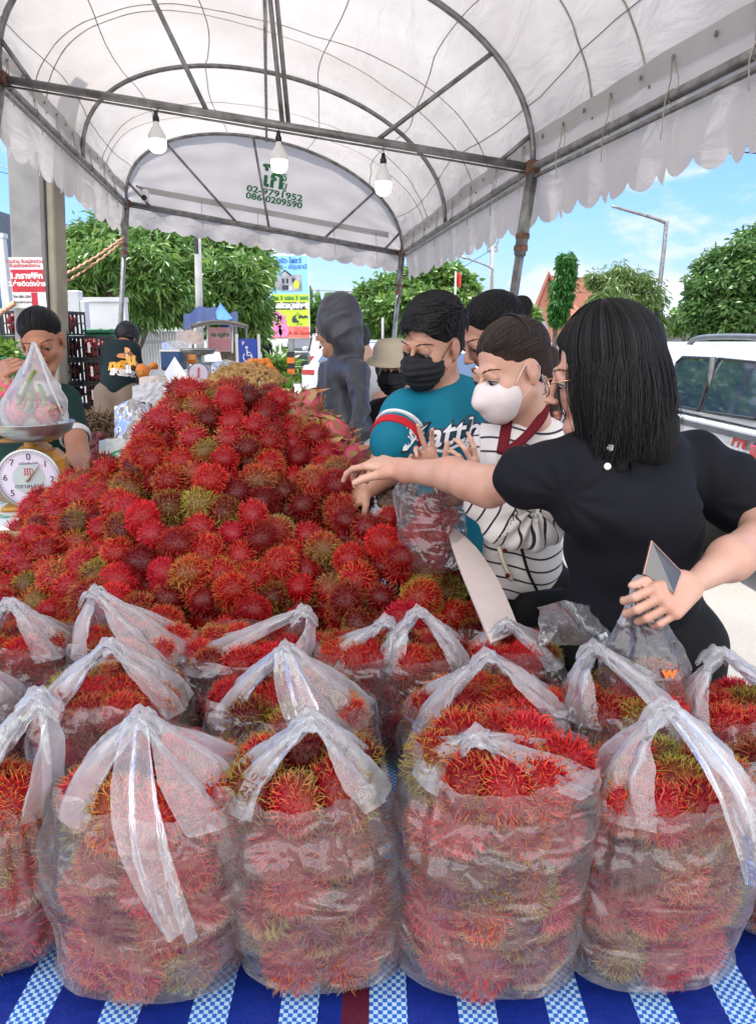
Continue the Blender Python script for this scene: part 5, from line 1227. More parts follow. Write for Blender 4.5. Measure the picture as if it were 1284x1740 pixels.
for sg in (-1, 1):
    mb.grid([[c0+np.array([math.cos(a)*.065, math.sin(a)*.06, .012]), c0+np.array([math.cos(a)*.098, math.sin(a)*.09, -.018-.05*(1-u)**2])] for u in np.linspace(0, 1, 12) for a in [-math.pi/2+sg*(.15+u*1.9)]])
mb.build('white_collar', M['whitecloth'], p8.root, smooth=True)
mb = MB(); mb.tube([at(127, 738, 2.985), at(129, 746, 2.97)], rp(25.5, 3), 24); mb.build('sleeve_cuff', M['whitecloth'], p8.root)
sleek_hair(p8, M['hair'], (0, .112, .02), .028, n=900, seed=8)
S = SDF(); hp = at(60, 905, 3.18); S.cone(at(60, 880, 3.16), hp, .17, .17, .03, ((0, 1, 0), .75)); legs(S, hp, (hp[0]-.09, hp[1], 0), (hp[0]+.09, hp[1], 0)); p8.garment('trousers', S, .014, M['blacktrouser'])

# ------------------------------------------------------------------ bending man with printed back
M['taupe'] = fabric('taupe_trousers', (.22, .165, .13)); M['darkjersey'] = fabric('dark_jersey', (.010, .022, .026))
p9 = Person('man bending forward in dark printed jersey and taupe trousers beside the crates', at(205, 740, 5.9), 'skin3')
p9.head(at(217, 574, 6.28), 165, 35, 0, 1.0, h=.010, neck=at(210, 598, 6.12)); S = SDF(); S.chain([(at(232, 640, 6.2), .045), (at(236, 690, 6.3), .035)], .02); p9.add(S, .01, 1)
S = SDF(); S.cone(at(207, 615, 6.0), at(203, 655, 5.95), .05, .05); p9.add(S, .02, 1); p9.finish()
S = SDF(); S.cone(at(205, 608, 6.08), at(203, 652, 5.97), rp(28, 6), rp(30, 6), .04); S.cone(at(188, 592, 6.1), at(224, 594, 6.1), rp(15, 6.1), rp(15, 6.1), .05); S.chain([(at(227, 600, 6.12), rp(13, 6)), (at(234, 630, 6.18), rp(11, 6)), (at(232, 650, 6.25), rp(9, 6))], .02); S.chain([(at(184, 600, 6.12), rp(13, 6)), (at(178, 630, 6.2), rp(10, 6))], .02)
sh9 = p9.garment('printed_jersey', S, .012, M['darkjersey'], .006, 7, 3)
S = SDF(); hp = at(202, 672, 5.95); S.cone(at(190, 670, 5.95), at(216, 670, 5.95), rp(21, 5.95), rp(21, 5.95), .03); legs(S, hp, (hp[0]-.09, hp[1], 0), (hp[0]+.10, hp[1], 0), r=(.11, .09, .075)); p9.garment('taupe_trousers', S, .012, M['taupe'], .008, 6)
S = SDF(); S.ell(p9.P(0, .02, .03), (.092, .105, .1), .02, p9.hR); blend(S, 'hair', M['hair'], .010, p9.root, 1, lambda V, N: vnoise(V, 40, 1)*.006)
M['yellow'] = pm('yellow_print', (.75, .38, .03), .5, .1); M['peach'] = pm('peach_print', (.72, .30, .10), .5, .15)
wrap_text(p9, sh9, 'ทุเรียน', .10, 201, 613, 5.7, M['yellow'], bold=.008, tilt=3, squash=1.0, lift=.012)
wrap_text(p9, sh9, '081-252-6651', .036, 200, 623, 5.7, M['print_w'], bold=.003, tilt=-2, lift=.012); wrap_text(p9, sh9, '089-252-4052', .036, 200, 630, 5.7, M['print_w'], bold=.003, tilt=-2, lift=.012); wrap_text(p9, sh9, 'แผง A', .030, 208, 604, 5.7, M['print_w'], bold=.003, tilt=0, lift=.012)
def blob(mb, o):
    for cx, cy in ((-.055, 0), (.035, -.004)): mb.add([o+RT*cx+UP*cy]+[o+RT*(cx+.042*math.cos(a))+UP*(cy+.022*math.sin(a)) for a in np.linspace(0, 6.28, 13)[:-1]], [(0, i+1, (i+1) % 12+1) for i in range(12)])
wrap_text(p9, sh9, '', .1, 204, 594, 5.7, M['peach'], extra=blob, name='fruit_print', lift=.012)
# ------------------------------------------------------------------ far passers-by
for (px, d, cl, lab) in ((452, 33, 'blackpolo', 'distant passer-by in black standing on the verge beside the tall banner'), (436, 31, 'darkjersey', 'distant passer-by in dark shirt behind the blue wheelchair sign')):
    pp = Person(lab, at(px, 600, d), 'skin3', 'passers-by far off'); x, y = pp.root.location.x, pp.root.location.y
    S = SDF(); S.ell((x, y, 1.56), (.08, .1, .12)); S.cone((x, y, 1.4), (x, y, 1.1), .12, .13); pp.add(S, .03, 1); pp.finish()
    S = SDF(); S.cone((x, y, 1.28), (x, y, .95), .17, .17, .04); S.cone((x-.17, y, 1.34), (x+.17, y, 1.34), .07, .07, .04); S.chain([((x-.22, y, 1.32), .06), ((x-.26, y-.05, .85), .045)], .02); S.chain([((x+.22, y, 1.32), .06), ((x+.26, y-.05, .85), .045)], .02)
    legs(S, (x, y, .9), (x-.12, y, 0), (x+.12, y, 0)); pp.garment('dark_clothes', S, .03, M[cl]); S = SDF(); S.ell((x, y+.01, 1.6), (.09, .11, .10)); blend(S, 'hair', M['hair'], .03, pp.root)
# =================================================================== white board, held bags, loose film
M['foam'] = pm('white_foam_board', (.60, .50, .46), .7, .06)
bd = thing('price_board', 'blank curved white foam board leaning between the heap and the customers', 'board', at(830, 1050, 1.62))
L1 = catmull([at(756, 884, 1.95), at(804, 925, 1.89), at(838, 972, 1.82), at(862, 1020, 1.75), at(882, 1070, 1.68)], 8); L2 = catmull([at(755, 886, 1.95), at(772, 940, 1.86), at(791, 990, 1.78), at(812, 1040, 1.70), at(834, 1092, 1.62)], 8)
G = [[a, a*.5+b*.5, b] for a, b in zip(L1, L2)]; mb = MB(); mb.grid(G); o = mb.build('board_sheet', M['foam'], bd)
md = o.modifiers.new('thick', 'SOLIDIFY'); md.thickness = .006
def hanging_bag(label, pk, c, a, b, h, n, col_group, seed, fill='ramb'):
    """bag held up by its handles: pk gather point, c centre of the bottom"""
    root = thing('carrier_bag', label, 'carrier bag', c, 'bags held in hands'); c = V3(c); pk = V3(pk); H = pk[2]-c[2]; nu, nv = 90, 60; G = np.zeros((nv, nu, 3))
    for iv in range(nv):
        v = iv/(nv-1); z = H*.985*v
        fillz = h/H
        if v < .10: k = .55+.45*math.sin(v/.1*math.pi/2)
        elif v < fillz: k = 1.0
        else: w = (v-fillz)/(1-fillz); k = (1-w)**.95*.94+.06+.02*math.sin(w*9)
        for iu in range(nu):
            an = 2*math.pi*iu/nu; cc, ss = math.cos(an), math.sin(an); pl = 1+.17*math.sin(an*7+seed)*max(0, v-fillz*.7)/(1-fillz*.7)+.07*math.sin(an*15+seed*2)*max(0, v-fillz)
            cen = c+(pk-c)*np.array([v**1.6, v**1.6, 0]); G[iv, iu] = cen+np.array([a*k*cc*pl, b*k*ss*pl, z])
    Pn = G.reshape(-1, 3); Pn = Pn+np.array([1, -.6, 0])*crease(Pn, seed, .004, 8)[:, None]; G = Pn.reshape(nv, nu, 3)
    mb = MB(); mb.grid(G, closed=True); mb.build('bag_body', M['film2' if fill != 'ramb' else 'film'], root, smooth=True)
    mb = MB()
    for sg in (-1, 1):
        q = [pk+np.array([sg*a*.35, 0, -H*.30]), pk+np.array([sg*a*.16, 0, -H*.12]), pk+np.array([sg*.012, -.004, .0]), pk+np.array([0, 0, .012])]; mb.tube(catmull(q, 6), [.014]*1+[.011]*18, 8, flat=.45)
    mb.build('handle', M['film_milky'], root, smooth=True)
    rg = np.random.default_rng(seed)
    if fill == 'ramb':
        for i in range(n):
            an = rg.uniform(0, 6.28); r = rg.uniform(.2, .75); p = c+np.array([math.cos(an)*(a-.035)*r, math.sin(an)*(b-.035)*r, .04+(h-.06)*(i+.5)/n]); FRUITS.append((p, rg.uniform(.85, 1.0), rand_style(), 1.0, ('held', col_group)))
    return root
held1 = hanging_bag('clear bag of rambutans held open in both hands by the woman in the cardigan', at(718, 768, 1.93), at(735, 968, 1.96), .088, .07, .20, 13, 'bag held by the cardigan woman', 5)
held2 = hanging_bag('tall clear bag hanging from the hand of the woman in black, with orange print', at(1086, 990, 1.42), at(1088, 1230, 1.46), .085, .06, .12, 6, 'bag held by the woman in black', 9)
mb = MB(); lettering(mb, 'w', .03, at(1136, 1143, 1.38), RT, UP, .001, 1.2); mb.build('print_mark', M['orange'], held2)
es = thing('empty_bag', 'crumpled empty clear bags lying behind the back row beside the woman in black', 'bag', at(960, 1100, 1.62))
G = []; 
for i in range(40):
    row = []
    for j in range(30):
        u, v = i/39, j/29; p = at(905+125*u, 1100-75*v*(1-.4*abs(u-.35)), 1.62+.04*math.sin(u*5+v*3)); row.append(p)
    G.append(row)
Gp = np.array(G).reshape(-1, 3); Gp = Gp+np.array([.4, -1, .7])*crease(Gp, 4, .024, 7)[:, None]; mb = MB(); mb.grid(Gp.reshape(40, 30, 3)); mb.build('film', M['film2'], es, smooth=True)
# =================================================================== dragon fruit
M['dragon'] = pm('dragonfruit_skin', (.52, .035, .11), .42, .25, 9, .2, 30, col2=(.42, .09, .08)); M['dscale'] = pm('dragonfruit_scale', (.20, .30, .05), .5, .3, 20, col2=(.45, .12, .10))
def dragonfruit(seed=1):
    rg = np.random.default_rng(seed); t = thing('dragon_fruit', 'pink dragon fruit', 'dragon fruit', (0, 0, 0)); mb = MB(); mb.ball((0, 0, 0), (.042, .042, .055), 20); V = mb.v[0]; V += V/np.linalg.norm(V, axis=1)[:, None]*(vnoise(V, 40, seed)*.003)[:, None]; mb.build('rind', M['dragon'], t, smooth=True)
    mb = MB()
    for i in range(26):
        z = 1-2*(i+.5)/26; ph = i*2.4; r = math.sqrt(1-z*z); d = np.array([r*math.cos(ph), r*math.sin(ph), z]); p = d*np.array([.042, .042, .055]); up = np.array([0, 0, 1.0])-d*d[2]; up /= np.linalg.norm(up)+1e-6; sd = np.cross(d, up); L = .030*rg.uniform(.7, 1.4)*(1.5 if z > .7 else 1)
        mb.add([p-sd*.011, p+sd*.011, p+up*L*.5+sd*.008+d*.005, p+up*L+d*.016*rg.uniform(.5, 1.4), p+up*L*.5-sd*.008+d*.005, p+d*.003+up*L*.3], [(0, 1, 5), (1, 2, 5), (2, 3, 5), (3, 4, 5), (4, 0, 5)])
    mb.build('scale', M['dscale'], t, smooth=True); return t
dsrc = dragonfruit(3); used_d = [False]
def put_dragon(p, s, rot, label, group='dragon fruits behind the heap'):
    o = dsrc if not used_d[0] else copy_tree(dsrc); used_d[0] = True; o.location = tuple(p); o.rotation_euler = rot; o.scale = (s, s, s); tag(o, label, 'dragon fruit', group)
DR = [(505, 702), (524, 712), (545, 722), (497, 720), (535, 742), (556, 748), (572, 738), (515, 735), (583, 760), (560, 768), (540, 762), (495, 690), (520, 690), (597, 775), (578, 778)]
WH = ['topmost by the rambutans', 'in the upper row', 'beside the hooded jacket', 'tucked against the rambutans', 'in the centre of the cluster', 'above the reaching hand', 'nearest the hooded jacket', 'low against the rambutans', 'just above the reaching fingers', 'under its neighbours in the middle', 'between two rambutans', 'small one by the heap shoulder', 'second from the top', 'touching the fingertips', 'lowest beside the fingers']
for i, (px, py) in enumerate(DR): put_dragon(at(px, py, 2.50+.03*(i % 3)-.0012*(py-700)), 1.0+.18*random.random(), (random.uniform(.6, 1.9), random.uniform(-.6, .6), random.uniform(0, 6)), 'pink dragon fruit '+WH[i])
M['brown'] = pm('brown_fruit', (.13, .075, .05), .75, .35, 30, .4, 90, col2=(.06, .035, .03)); M['lychee'] = pm('dark_red_fruit', (.16, .025, .03), .6, .3, 60, .4, 120); M['longan'] = pm('longan_skin', (.42, .24, .08), .75, .25, 40, .2, 100); M['twig'] = pm('dry_twig', (.22, .13, .07), .85, .3)
def balls(src, cat, pts, r, mat, label_fn, group, sq=1.0):
    mb = MB(); mb.ball((0, 0, 0), (r, r*sq, r*.92), 14); V = mb.v[0]; V += V/np.linalg.norm(V, axis=1)[:, None]*(vnoise(V, 1.2/r, 3)*r*.06)[:, None]; mb.rod((0, 0, r*.85), (0, 0, r*1.08), r*.12, 6); o0 = mb.build(src, mat, None, smooth=True, origin=(0, 0, 0))
    for i, p in enumerate(pts):
        o = o0 if i == 0 else o0.copy()
        if i: COL.objects.link(o)
        o.location = tuple(p); o.rotation_euler = tuple(RNG.uniform(-1, 1, 3)); k = RNG.uniform(.85, 1.15); o.scale = (k, k, k); tag(o, label_fn(i, p), cat, group)
pts = []
for r_ in range(7):
    for c_ in range(6):
        px = 634+c_*12+(r_ % 2)*6-r_*1.2; py = 826+r_*9.5
        if px < 640-10+r_*4 or px > 702: continue
        pts.append(at(px+RNG.normal()*2, py+RNG.normal()*2, 2.24-.018*r_+.01*(c_ % 2)))
RW = ['topmost row', 'second row', 'middle rows', 'lower rows']
balls('sapodilla', 'fruit', pts, .0165, M['brown'], lambda i, p: f'round brown fruit in the {RW[min(3, i//8)]} behind the heap, below the reaching forearm', 'brown fruits behind the heap', .9)
pts = [at(px, py, 4.0-.02*i) for i, (px, py) in enumerate(((140, 738), (148, 748), (158, 742), (143, 757), (155, 760), (165, 752), (150, 770), (162, 768), (138, 728), (170, 762), (147, 779), (172, 740)))]
balls('lychee', 'fruit', pts, .026, M['lychee'], lambda i, p: 'dull red round fruit in the pile behind the scale', 'dull red fruits behind the scale')
cr = thing('fruit_stand', 'low stand covered by sheet carrying the dull red fruits and dry stalks', 'stand', at(160, 800, 4.1)*np.array([1, 1, 0])); q = at(165, 790, 4.05); mb = MB(); mb.box((q[0]+.05, q[1]+.1, (q[2])/2), (.55, .5, q[2]), bev=.03); mb.build('stand_top', M['wood'], cr)
mb = MB(); rg = random.Random(2)
for i in range(420):
    q = at(rg.uniform(128, 200), rg.uniform(700, 762), 4.1+rg.uniform(-.1, .15)); d = np.array([rg.gauss(0, 1), rg.gauss(0, 1), rg.gauss(.3, .6)]); d /= np.linalg.norm(d); L = rg.uniform(.04, .11); mb.tube([q-d*L/2, q+np.array([0, 0, rg.uniform(-.01, .01)]), q+d*L/2], [.004, .005, .0015], 4)
tag(mb.build('dry_stalks', M['twig'], None, smooth=True), 'dry brown fruit stalks heaped behind the scale', 'stalks', kind='stuff')
# longan: a heap of small fruit nobody would count
mb = MB(); rg = random.Random(6)
for i in range(900):
    u, v = rg.uniform(-1, 1), rg.uniform(-1, 1)
    if u*u+v*v > 1: continue
    c0 = at(418, 640, 2.95); q = c0+np.array([u*.15, v*.16, .065*(1-u*u-v*v)-.02+rg.uniform(-.006, .006)]); mb.ball(q, .0095*rg.uniform(.8, 1.15), 8)
    if i % 3 == 0: d = np.array([rg.gauss(0, 1), rg.gauss(0, 1), .6]); mb.tube([q, q+d*.012, q+d*.02], .0015, 4)
tag(mb.build('longan_heap', M['longan'], None, smooth=True), 'heap of small golden brown longans on stalks behind the rambutan heap', 'longans', kind='stuff')
st2 = thing('back_table', 'table behind the heap holding longans, tangerines and white paper', 'table', (at(430, 700, 3.2)*np.array([1, 1, 0]))); q = at(430, 655, 3.25); mb = MB(); mb.box((q[0]-.04, q[1]+.10, q[2]-.09), (.46, .5, .05), bev=.01); mb.build('tabletop', M['wood'], st2)
for x in (-.22, .14):
    for y in (-.1, .3): mb = MB(); mb.rod((q[0]+x, q[1]+y, 0), (q[0]+x, q[1]+y, q[2]-.1), .02); mb.build('leg', M['galv'], st2)
M['tang'] = pm('tangerine_skin', (.80, .22, .02), .45, .12, 20, .3, 200)
pts = []
for r_ in range(4):
    for c_ in range(7-r_):
        pts.append(at(414+c_*9.0+r_*4, 636-r_*7, 3.3+.03*(c_ % 2)))
balls('tangerine', 'tangerine', pts, .017, M['tang'], lambda i, p: f'orange tangerine in the {["bottom", "second", "third", "top"][0 if i < 7 else 1 if i < 13 else 2 if i < 18 else 3]} row behind the longans', 'tangerines behind the longans')

# =================================================================== weighing scale with fruit bag
M['scaleyel'] = pm('yellow_enamel', (.55, .26, .03), .4, .25, 12, .1, 40, col2=(.30, .14, .03)); M['dial'] = pm('dial_face', (.60, .55, .66), .5, .05); M['steel'] = pm('pan_steel', (.42, .43, .42), .3, .12, 9, metal=.85); M['emb'] = pm('emblem_grey', (.40, .46, .47), .5, .05); M['ink'] = pm('dial_ink', (.05, .03, .08), .5); M['redink'] = pm('emblem_red', (.6, .06, .05), .5)
D0 = 2.55; u1 = rp(1, D0)
sc_ = thing('weighing_scale', 'yellow dial weighing scale with steel pan beside the heap', 'scale', at(62, 868, D0))
dc = at(50, 813, D0); tiltR = euler(0, 0, R_(12)); xr = tiltR@np.array([1., 0, 0]); xu = np.array([0, 0, 1.]); xn = np.cross(xr, xu)  # faces camera: -n? 
xn = -np.cross(xu, xr); xn = xn if xn[1] < 0 else -xn
RD = np.stack([xr, xu, xn], 1)
mb = MB(); mb.lathe([(0, -18*u1), (46*u1, -18*u1), (50*u1, -10*u1), (51*u1, 0), (51*u1, 3*u1), (47.5*u1, 3.4*u1), (46.5*u1, 1*u1), (0, 1*u1)], 48, dc, RD); mb.build('dial_housing', M['steel'], sc_, smooth=False)
mb = MB(); mb.lathe([(46.4*u1, 1.5*u1), (0, 1.52*u1)], 48, dc, RD); face = mb.build('dial', M['dial'], sc_)
def dpt(x, y, z=2.2): return dc+xr*x*u1+xu*y*u1+xn*z*u1
mb = MB(); mb.lathe([(26*u1, 2.0*u1), (0, 2.02*u1)], 40, dc, RD); mb.build('emblem_disc', M['emb'], face)
mb = MB()
for k, n_ in enumerate('01234567'):
    a = R_(90-45*k-4); lettering(mb, n_, 15*u1, dpt(37*math.cos(a), 37*math.sin(a), 2.4), xr, xu, .0002, 1.0, 0)
for k in range(80):
    a = R_(90-4.5*k); r0 = 42 if k % 10 else 40; mb.add([dpt(r*math.cos(a)+s_*.3*math.sin(a), r*math.sin(a)-s_*.3*math.cos(a), 2.4) for r, s_ in ((r0, -1), (45, -1), (45, 1), (r0, 1))], [(0, 1, 2, 3)])
lettering(mb, 'ตราสมอคู่', 9.5*u1, dpt(0, -13, 2.6), xr, xu, .0002, 1.25, 0); lettering(mb, 'กิโลกรัม', 5*u1, dpt(0, -31, 2.6), xr, xu, .0001, 1.2, 0); lettering(mb, 'เครื่องชั่งสปริง', 5*u1, dpt(2, 26, 2.6), xr, xu, .0001, 1.1, 0)
mb.build('dial_lettering', M['ink'], face)
mb = MB()
for i in range(7): mb.tube([dpt(-7+i*2.2, 6, 2.7), dpt(-6+i*2+1.5*(-1)**i, 12, 2.7), dpt(-6+i*2, 18, 2.7)], .6*u1, 4)
mb.build('red_emblem', M['redink'], face)
M['wirebrass'] = pm('brass_pointer', (.42, .27, .12), .4, .2, metal=.5)
a = R_(90-40); mb = MB(); mb.tube([dpt(-6*math.cos(a), -6*math.sin(a), 5), dpt(0, 0, 5), dpt(32*math.cos(a), 32*math.sin(a), 5)], [3*u1, 2.8*u1, 1.2*u1], 8, flat=.4); mb.tube([dpt(0, 0, 2), dpt(0, 0, 7)], 2.5*u1, 12); mb.build('pointer', M['wirebrass'], face, smooth=True)
bc = dc-xn*.05
mb = MB(); prof = [(-38, -52), (38, -52), (33, 0), (24, 44), (14, 52), (-14, 52), (-24, 44), (-33, 0)]
mb.poly([bc+xr*x*u1*1.0+xu*y*u1-xn*.02 for x, y in prof], -.10, xn); mb.box(dc-xn*.07-xu*52*u1, (100*u1, .18, 8*u1), tiltR, bev=.008); mb.box(dc-xn*.10+xr*30*u1, (44*u1, .14, 84*u1), tiltR, bev=.03); mb.build('scale_body', M['scaleyel'], sc_)
mb = MB(); mb.box(dc-xn*.06+xu*64*u1, (82*u1, .10, 7*u1), tiltR, bev=.004); mb.rod(dc-xn*.06+xu*50*u1, dc-xn*.06+xu*70*u1, .018, 12); mb.box(dc-xn*.0+xu*70*u1, (8*u1, .01, 16*u1), tiltR, bev=.003); mb.build('pan_bracket', M['scaleyel'], sc_)
pc = at(60, 742, D0+.02)
mb = MB(); mb.lathe([(0, -2*u1), (38*u1, -2*u1), (58*u1, 12*u1), (64*u1, 25*u1), (66*u1, 26*u1), (66*u1, 24.5*u1), (59.5*u1, 11*u1), (39*u1, -4*u1), (0, -4*u1)][::1], 48, pc); mb.build('pan', M['steel'], sc_, smooth=True)
stand = thing('side_table', 'side table under the weighing scale covered by white and green plastic', 'table', (dc[0], dc[1], 0)); zt = at(62, 872, D0)[2]
mb = MB(); mb.box((dc[0]-.25, dc[1]+.05, zt-.03), (1.1, .62, .05), bev=.01); mb.build('tabletop', M['wood'], stand)
for x in (-.7, .22):
    for y in (-.2, .3): mb = MB(); mb.rod((dc[0]+x, dc[1]+y, 0), (dc[0]+x, dc[1]+y, zt-.05), .018); mb.build('leg', M['galv'], stand)
def printed_sheet():
    m, nt, b, N, L = nodes('white_green_plastic'); tc = N.new('ShaderNodeTexCoord'); w = N.new('ShaderNodeTexNoise'); w.inputs['Scale'].default_value = 11; w.inputs['Detail'].default_value = 1; L.new(tc.outputs['Object'], w.inputs[0])
    r = N.new('ShaderNodeValToRGB'); r.color_ramp.interpolation = 'CONSTANT'; r.color_ramp.elements[0].color = (.66, .68, .66, 1); r.color_ramp.elements[1].position = .56; r.color_ramp.elements[1].color = (.05, .36, .22, 1); q = r.color_ramp.elements.new(.66); q.color = (.6, .68, .66, 1); L.new(w.outputs[0], r.inputs[0]); L.new(r.outputs[0], b.inputs[0]); b.inputs['Roughness'].default_value = .35; return m
M['plsheet'] = printed_sheet()
def crumple(name, label, cat, cx, cy, d, wpx, hpx, mat, seed, amp=.02, lean=.5, group=None):
    G = []; n = 30
    for i in range(n):
        row = []
        for j in range(n):
            u, v = i/(n-1)*2-1, j/(n-1)*2-1; p = at(cx+u*wpx/2, cy-v*hpx/2*(1-.35*abs(u)), d+lean*rp(hpx, d)*v*.5+.05*(u*u)); row.append(p)
        G.append(row)
    Gp = np.array(G).reshape(-1, 3); Gp = Gp+np.array([.3, -1, .6])*crease(Gp, seed, amp, 9)[:, None]; mb = MB(); mb.grid(Gp.reshape(n, n, 3)); return tag(mb.build(name, mat, None, smooth=True), label, cat, group)
q = at(20, 895, 2.35); G = [[(x+.0, y, zt+.004+(.0 if y > q[1]-.0 else (y-q[1])*1.1)+.010*noise.noise(Vector((x*9, y*9, 1)))) for y in np.linspace(q[1]-.25, q[1]+.35, 30)] for x in np.linspace(q[0]-.5, q[0]+.16, 30)]
mb = MB(); mb.grid(G); tag(mb.build('plastic_sheet', M['plsheet'], None, smooth=True), 'white plastic sheet with green print hanging under the weighing scale', 'plastic sheet')
# bag of dragon fruit on the pan, handles pulled up by the vendor
fb = thing('carrier_bag', 'thin milky bag of dragon fruits on the scale pan, lifted by its handles', 'carrier bag', pc, 'bags held in hands')
pk = at(58, 586, D0+.03); H = pk[2]-pc[2]; nu, nv = 80, 50; G = np.zeros((nv, nu, 3)); ax_, ay_ = 56*u1, .085
for iv in range(nv):
    v = iv/(nv-1)
    for iu in range(nu):
        an = 2*math.pi*iu/nu; k = (.75+.25*min(1, v/.1)) if v < .38 else (1-(v-.38)/.62)**1.15*.95+.05
        pl = 1+.16*math.sin(an*6)*max(0, v-.3)+.08*math.sin(an*13)*max(0, v-.2); cen = pc+(pk-pc)*np.array([v**1.3, v**1.3, 0]); G[iv, iu] = cen+np.array([ax_*k*math.cos(an)*pl*(1-.1*v), ay_*k*math.sin(an)*pl, H*v+.004])
Pn = G.reshape(-1, 3); Pn = Pn+np.array([1, -.6, 0])*crease(Pn, 3, .007, 9)[:, None]; mb = MB(); mb.grid(Pn.reshape(nv, nu, 3), closed=True); mb.build('bag_body', M['film2'], fb, smooth=True)
mb = MB(); mb.tube(catmull([at(40, 640, D0-.03), at(52, 600, D0-.02), at(58, 584, D0), at(66, 600, D0-.02), at(84, 650, D0-.04), at(108, 705, D0-.03)], 6), .009, 8, flat=.4); mb.build('handle', M['film_milky'], fb, smooth=True)
for i, (px, py, rr, lab) in enumerate(((30, 700, 1.35, 'at the bottom of the lifted bag'), (82, 702, 1.4, 'under the vendor\'s face in the lifted bag'), (14, 662, 1.25, 'high in the lifted bag'), (60, 680, 1.1, 'in the middle of the lifted bag'))):
    put_dragon(at(px, py, D0+(.0 if i < 2 else .05)), rr*.62, (1.2*(i % 2), .5*i, i), 'pink dragon fruit '+lab, 'dragon fruits in the lifted bag')
M['leafg'] = pm('fresh_green', (.16, .26, .04), .5, .2)
mb = MB()
for q in ([at(30, 690, D0-.02), at(42, 668, D0-.03), at(55, 640, D0-.02), at(60, 632, D0-.01)], [at(76, 690, D0-.03), at(74, 670, D0-.03), at(68, 655, D0-.02)], [at(44, 700, D0-.03), at(52, 685, D0-.04), at(58, 668, D0-.03)]): mb.tube(catmull(q, 5), .012, 8, flat=.5)
tag(mb.build('green_leaf_bundle', M['leafg'], None, smooth=True), 'green fruit stems pressed inside the lifted bag', 'stems')
crumple('white_bag', 'thin white carrier bag slumped behind the heap next to the taupe trousers', 'bag', 226, 722, 3.4, 62, 80, M['film_milky'], 8, .03)
crumple('printed_bag', 'white plastic bag with pale green print lying behind the heap', 'bag', 200, 762, 3.2, 62, 34, M['plsheet'], 11, .02)
crumple('cloth_sheet', 'white sheet draped over the trestle beside the bending man', 'sheet', 268, 672, 5.0, 85, 40, M['whitecloth'], 14, .05)
# =================================================================== foliage
def leaf_mat(name, c0, c1, c2):
    m, nt, b, N, L = nodes(name); a = N.new('ShaderNodeAttribute'); a.attribute_name = 'rnd'; r = N.new('ShaderNodeValToRGB'); e = r.color_ramp.elements
    e[0].color = (*c0, 1); e[1].color = (*c2, 1); q = e.new(.55); q.color = (*c1, 1); L.new(a.outputs['Fac'], r.inputs[0]); L.new(r.outputs[0], b.inputs['Base Color']); b.inputs['Roughness'].default_value = .42
    t = N.new('ShaderNodeBsdfTranslucent'); L.new(r.outputs[0], t.inputs[0]); mx = N.new('ShaderNodeMixShader'); mx.inputs[0].default_value = .35; L.new(b.outputs[0], mx.inputs[1]); L.new(t.outputs[0], mx.inputs[2]); L.new(mx.outputs[0], N['Material Output'].inputs[0]); return m
M['leaf'] = leaf_mat('mango_leaf', (.035, .10, .02), (.11, .23, .045), (.26, .36, .09)); M['leaf2'] = leaf_mat('dark_tree_leaf', (.03, .09, .02), (.075, .17, .04), (.17, .26, .07)); M['leaf3'] = leaf_mat('pale_willow_leaf', (.06, .12, .03), (.12, .20, .05), (.20, .28, .08)); M['leaf4'] = leaf_mat('mast_tree_leaf', (.015, .075, .012), (.03, .14, .018), (.07, .22, .03))
M['bark'] = pm('grey_brown_bark', (.16, .12, .09), .9, .35, 12, .6, 30, stretch=(1, 1, .3)); M['grass'] = leaf_mat('verge_grass', (.06, .14, .02), (.11, .22, .03), (.20, .30, .05))
def leaves(centres, n_each, spread, L, W, droop, seed, shade=None):
    """numpy leaf cloud: every centre is a twig end with n_each leaves around it"""
    rg = np.random.default_rng(seed); C = np.repeat(np.asarray(centres), n_each, 0); n = len(C); tone = np.repeat(rg.uniform(0, 1, len(centres)), n_each)
    d = rg.normal(size=(n, 3)); d[:, 2] = d[:, 2]*.6-droop; d /= np.linalg.norm(d, axis=1)[:, None]; p = C+d*spread*rg.uniform(.2, 1, (n, 1))
    s = np.cross(d, rg.normal(size=(n, 3))); s /= np.linalg.norm(s, axis=1)[:, None]; l = L*rg.uniform(.6, 1.3, (n, 1)); w = W*rg.uniform(.7, 1.2, (n, 1)); bend = np.array([0, 0, -1.0])*l*.25*droop
    V = np.stack([p, p+d*l*.45+s*w, p+d*l+bend, p+d*l*.45-s*w], 1).reshape(-1, 3); F = np.arange(n*4).reshape(-1, 4)
    r = np.repeat(np.clip(tone*.6+rg.uniform(0, .4, n), 0, 1), 4); return V, F, r
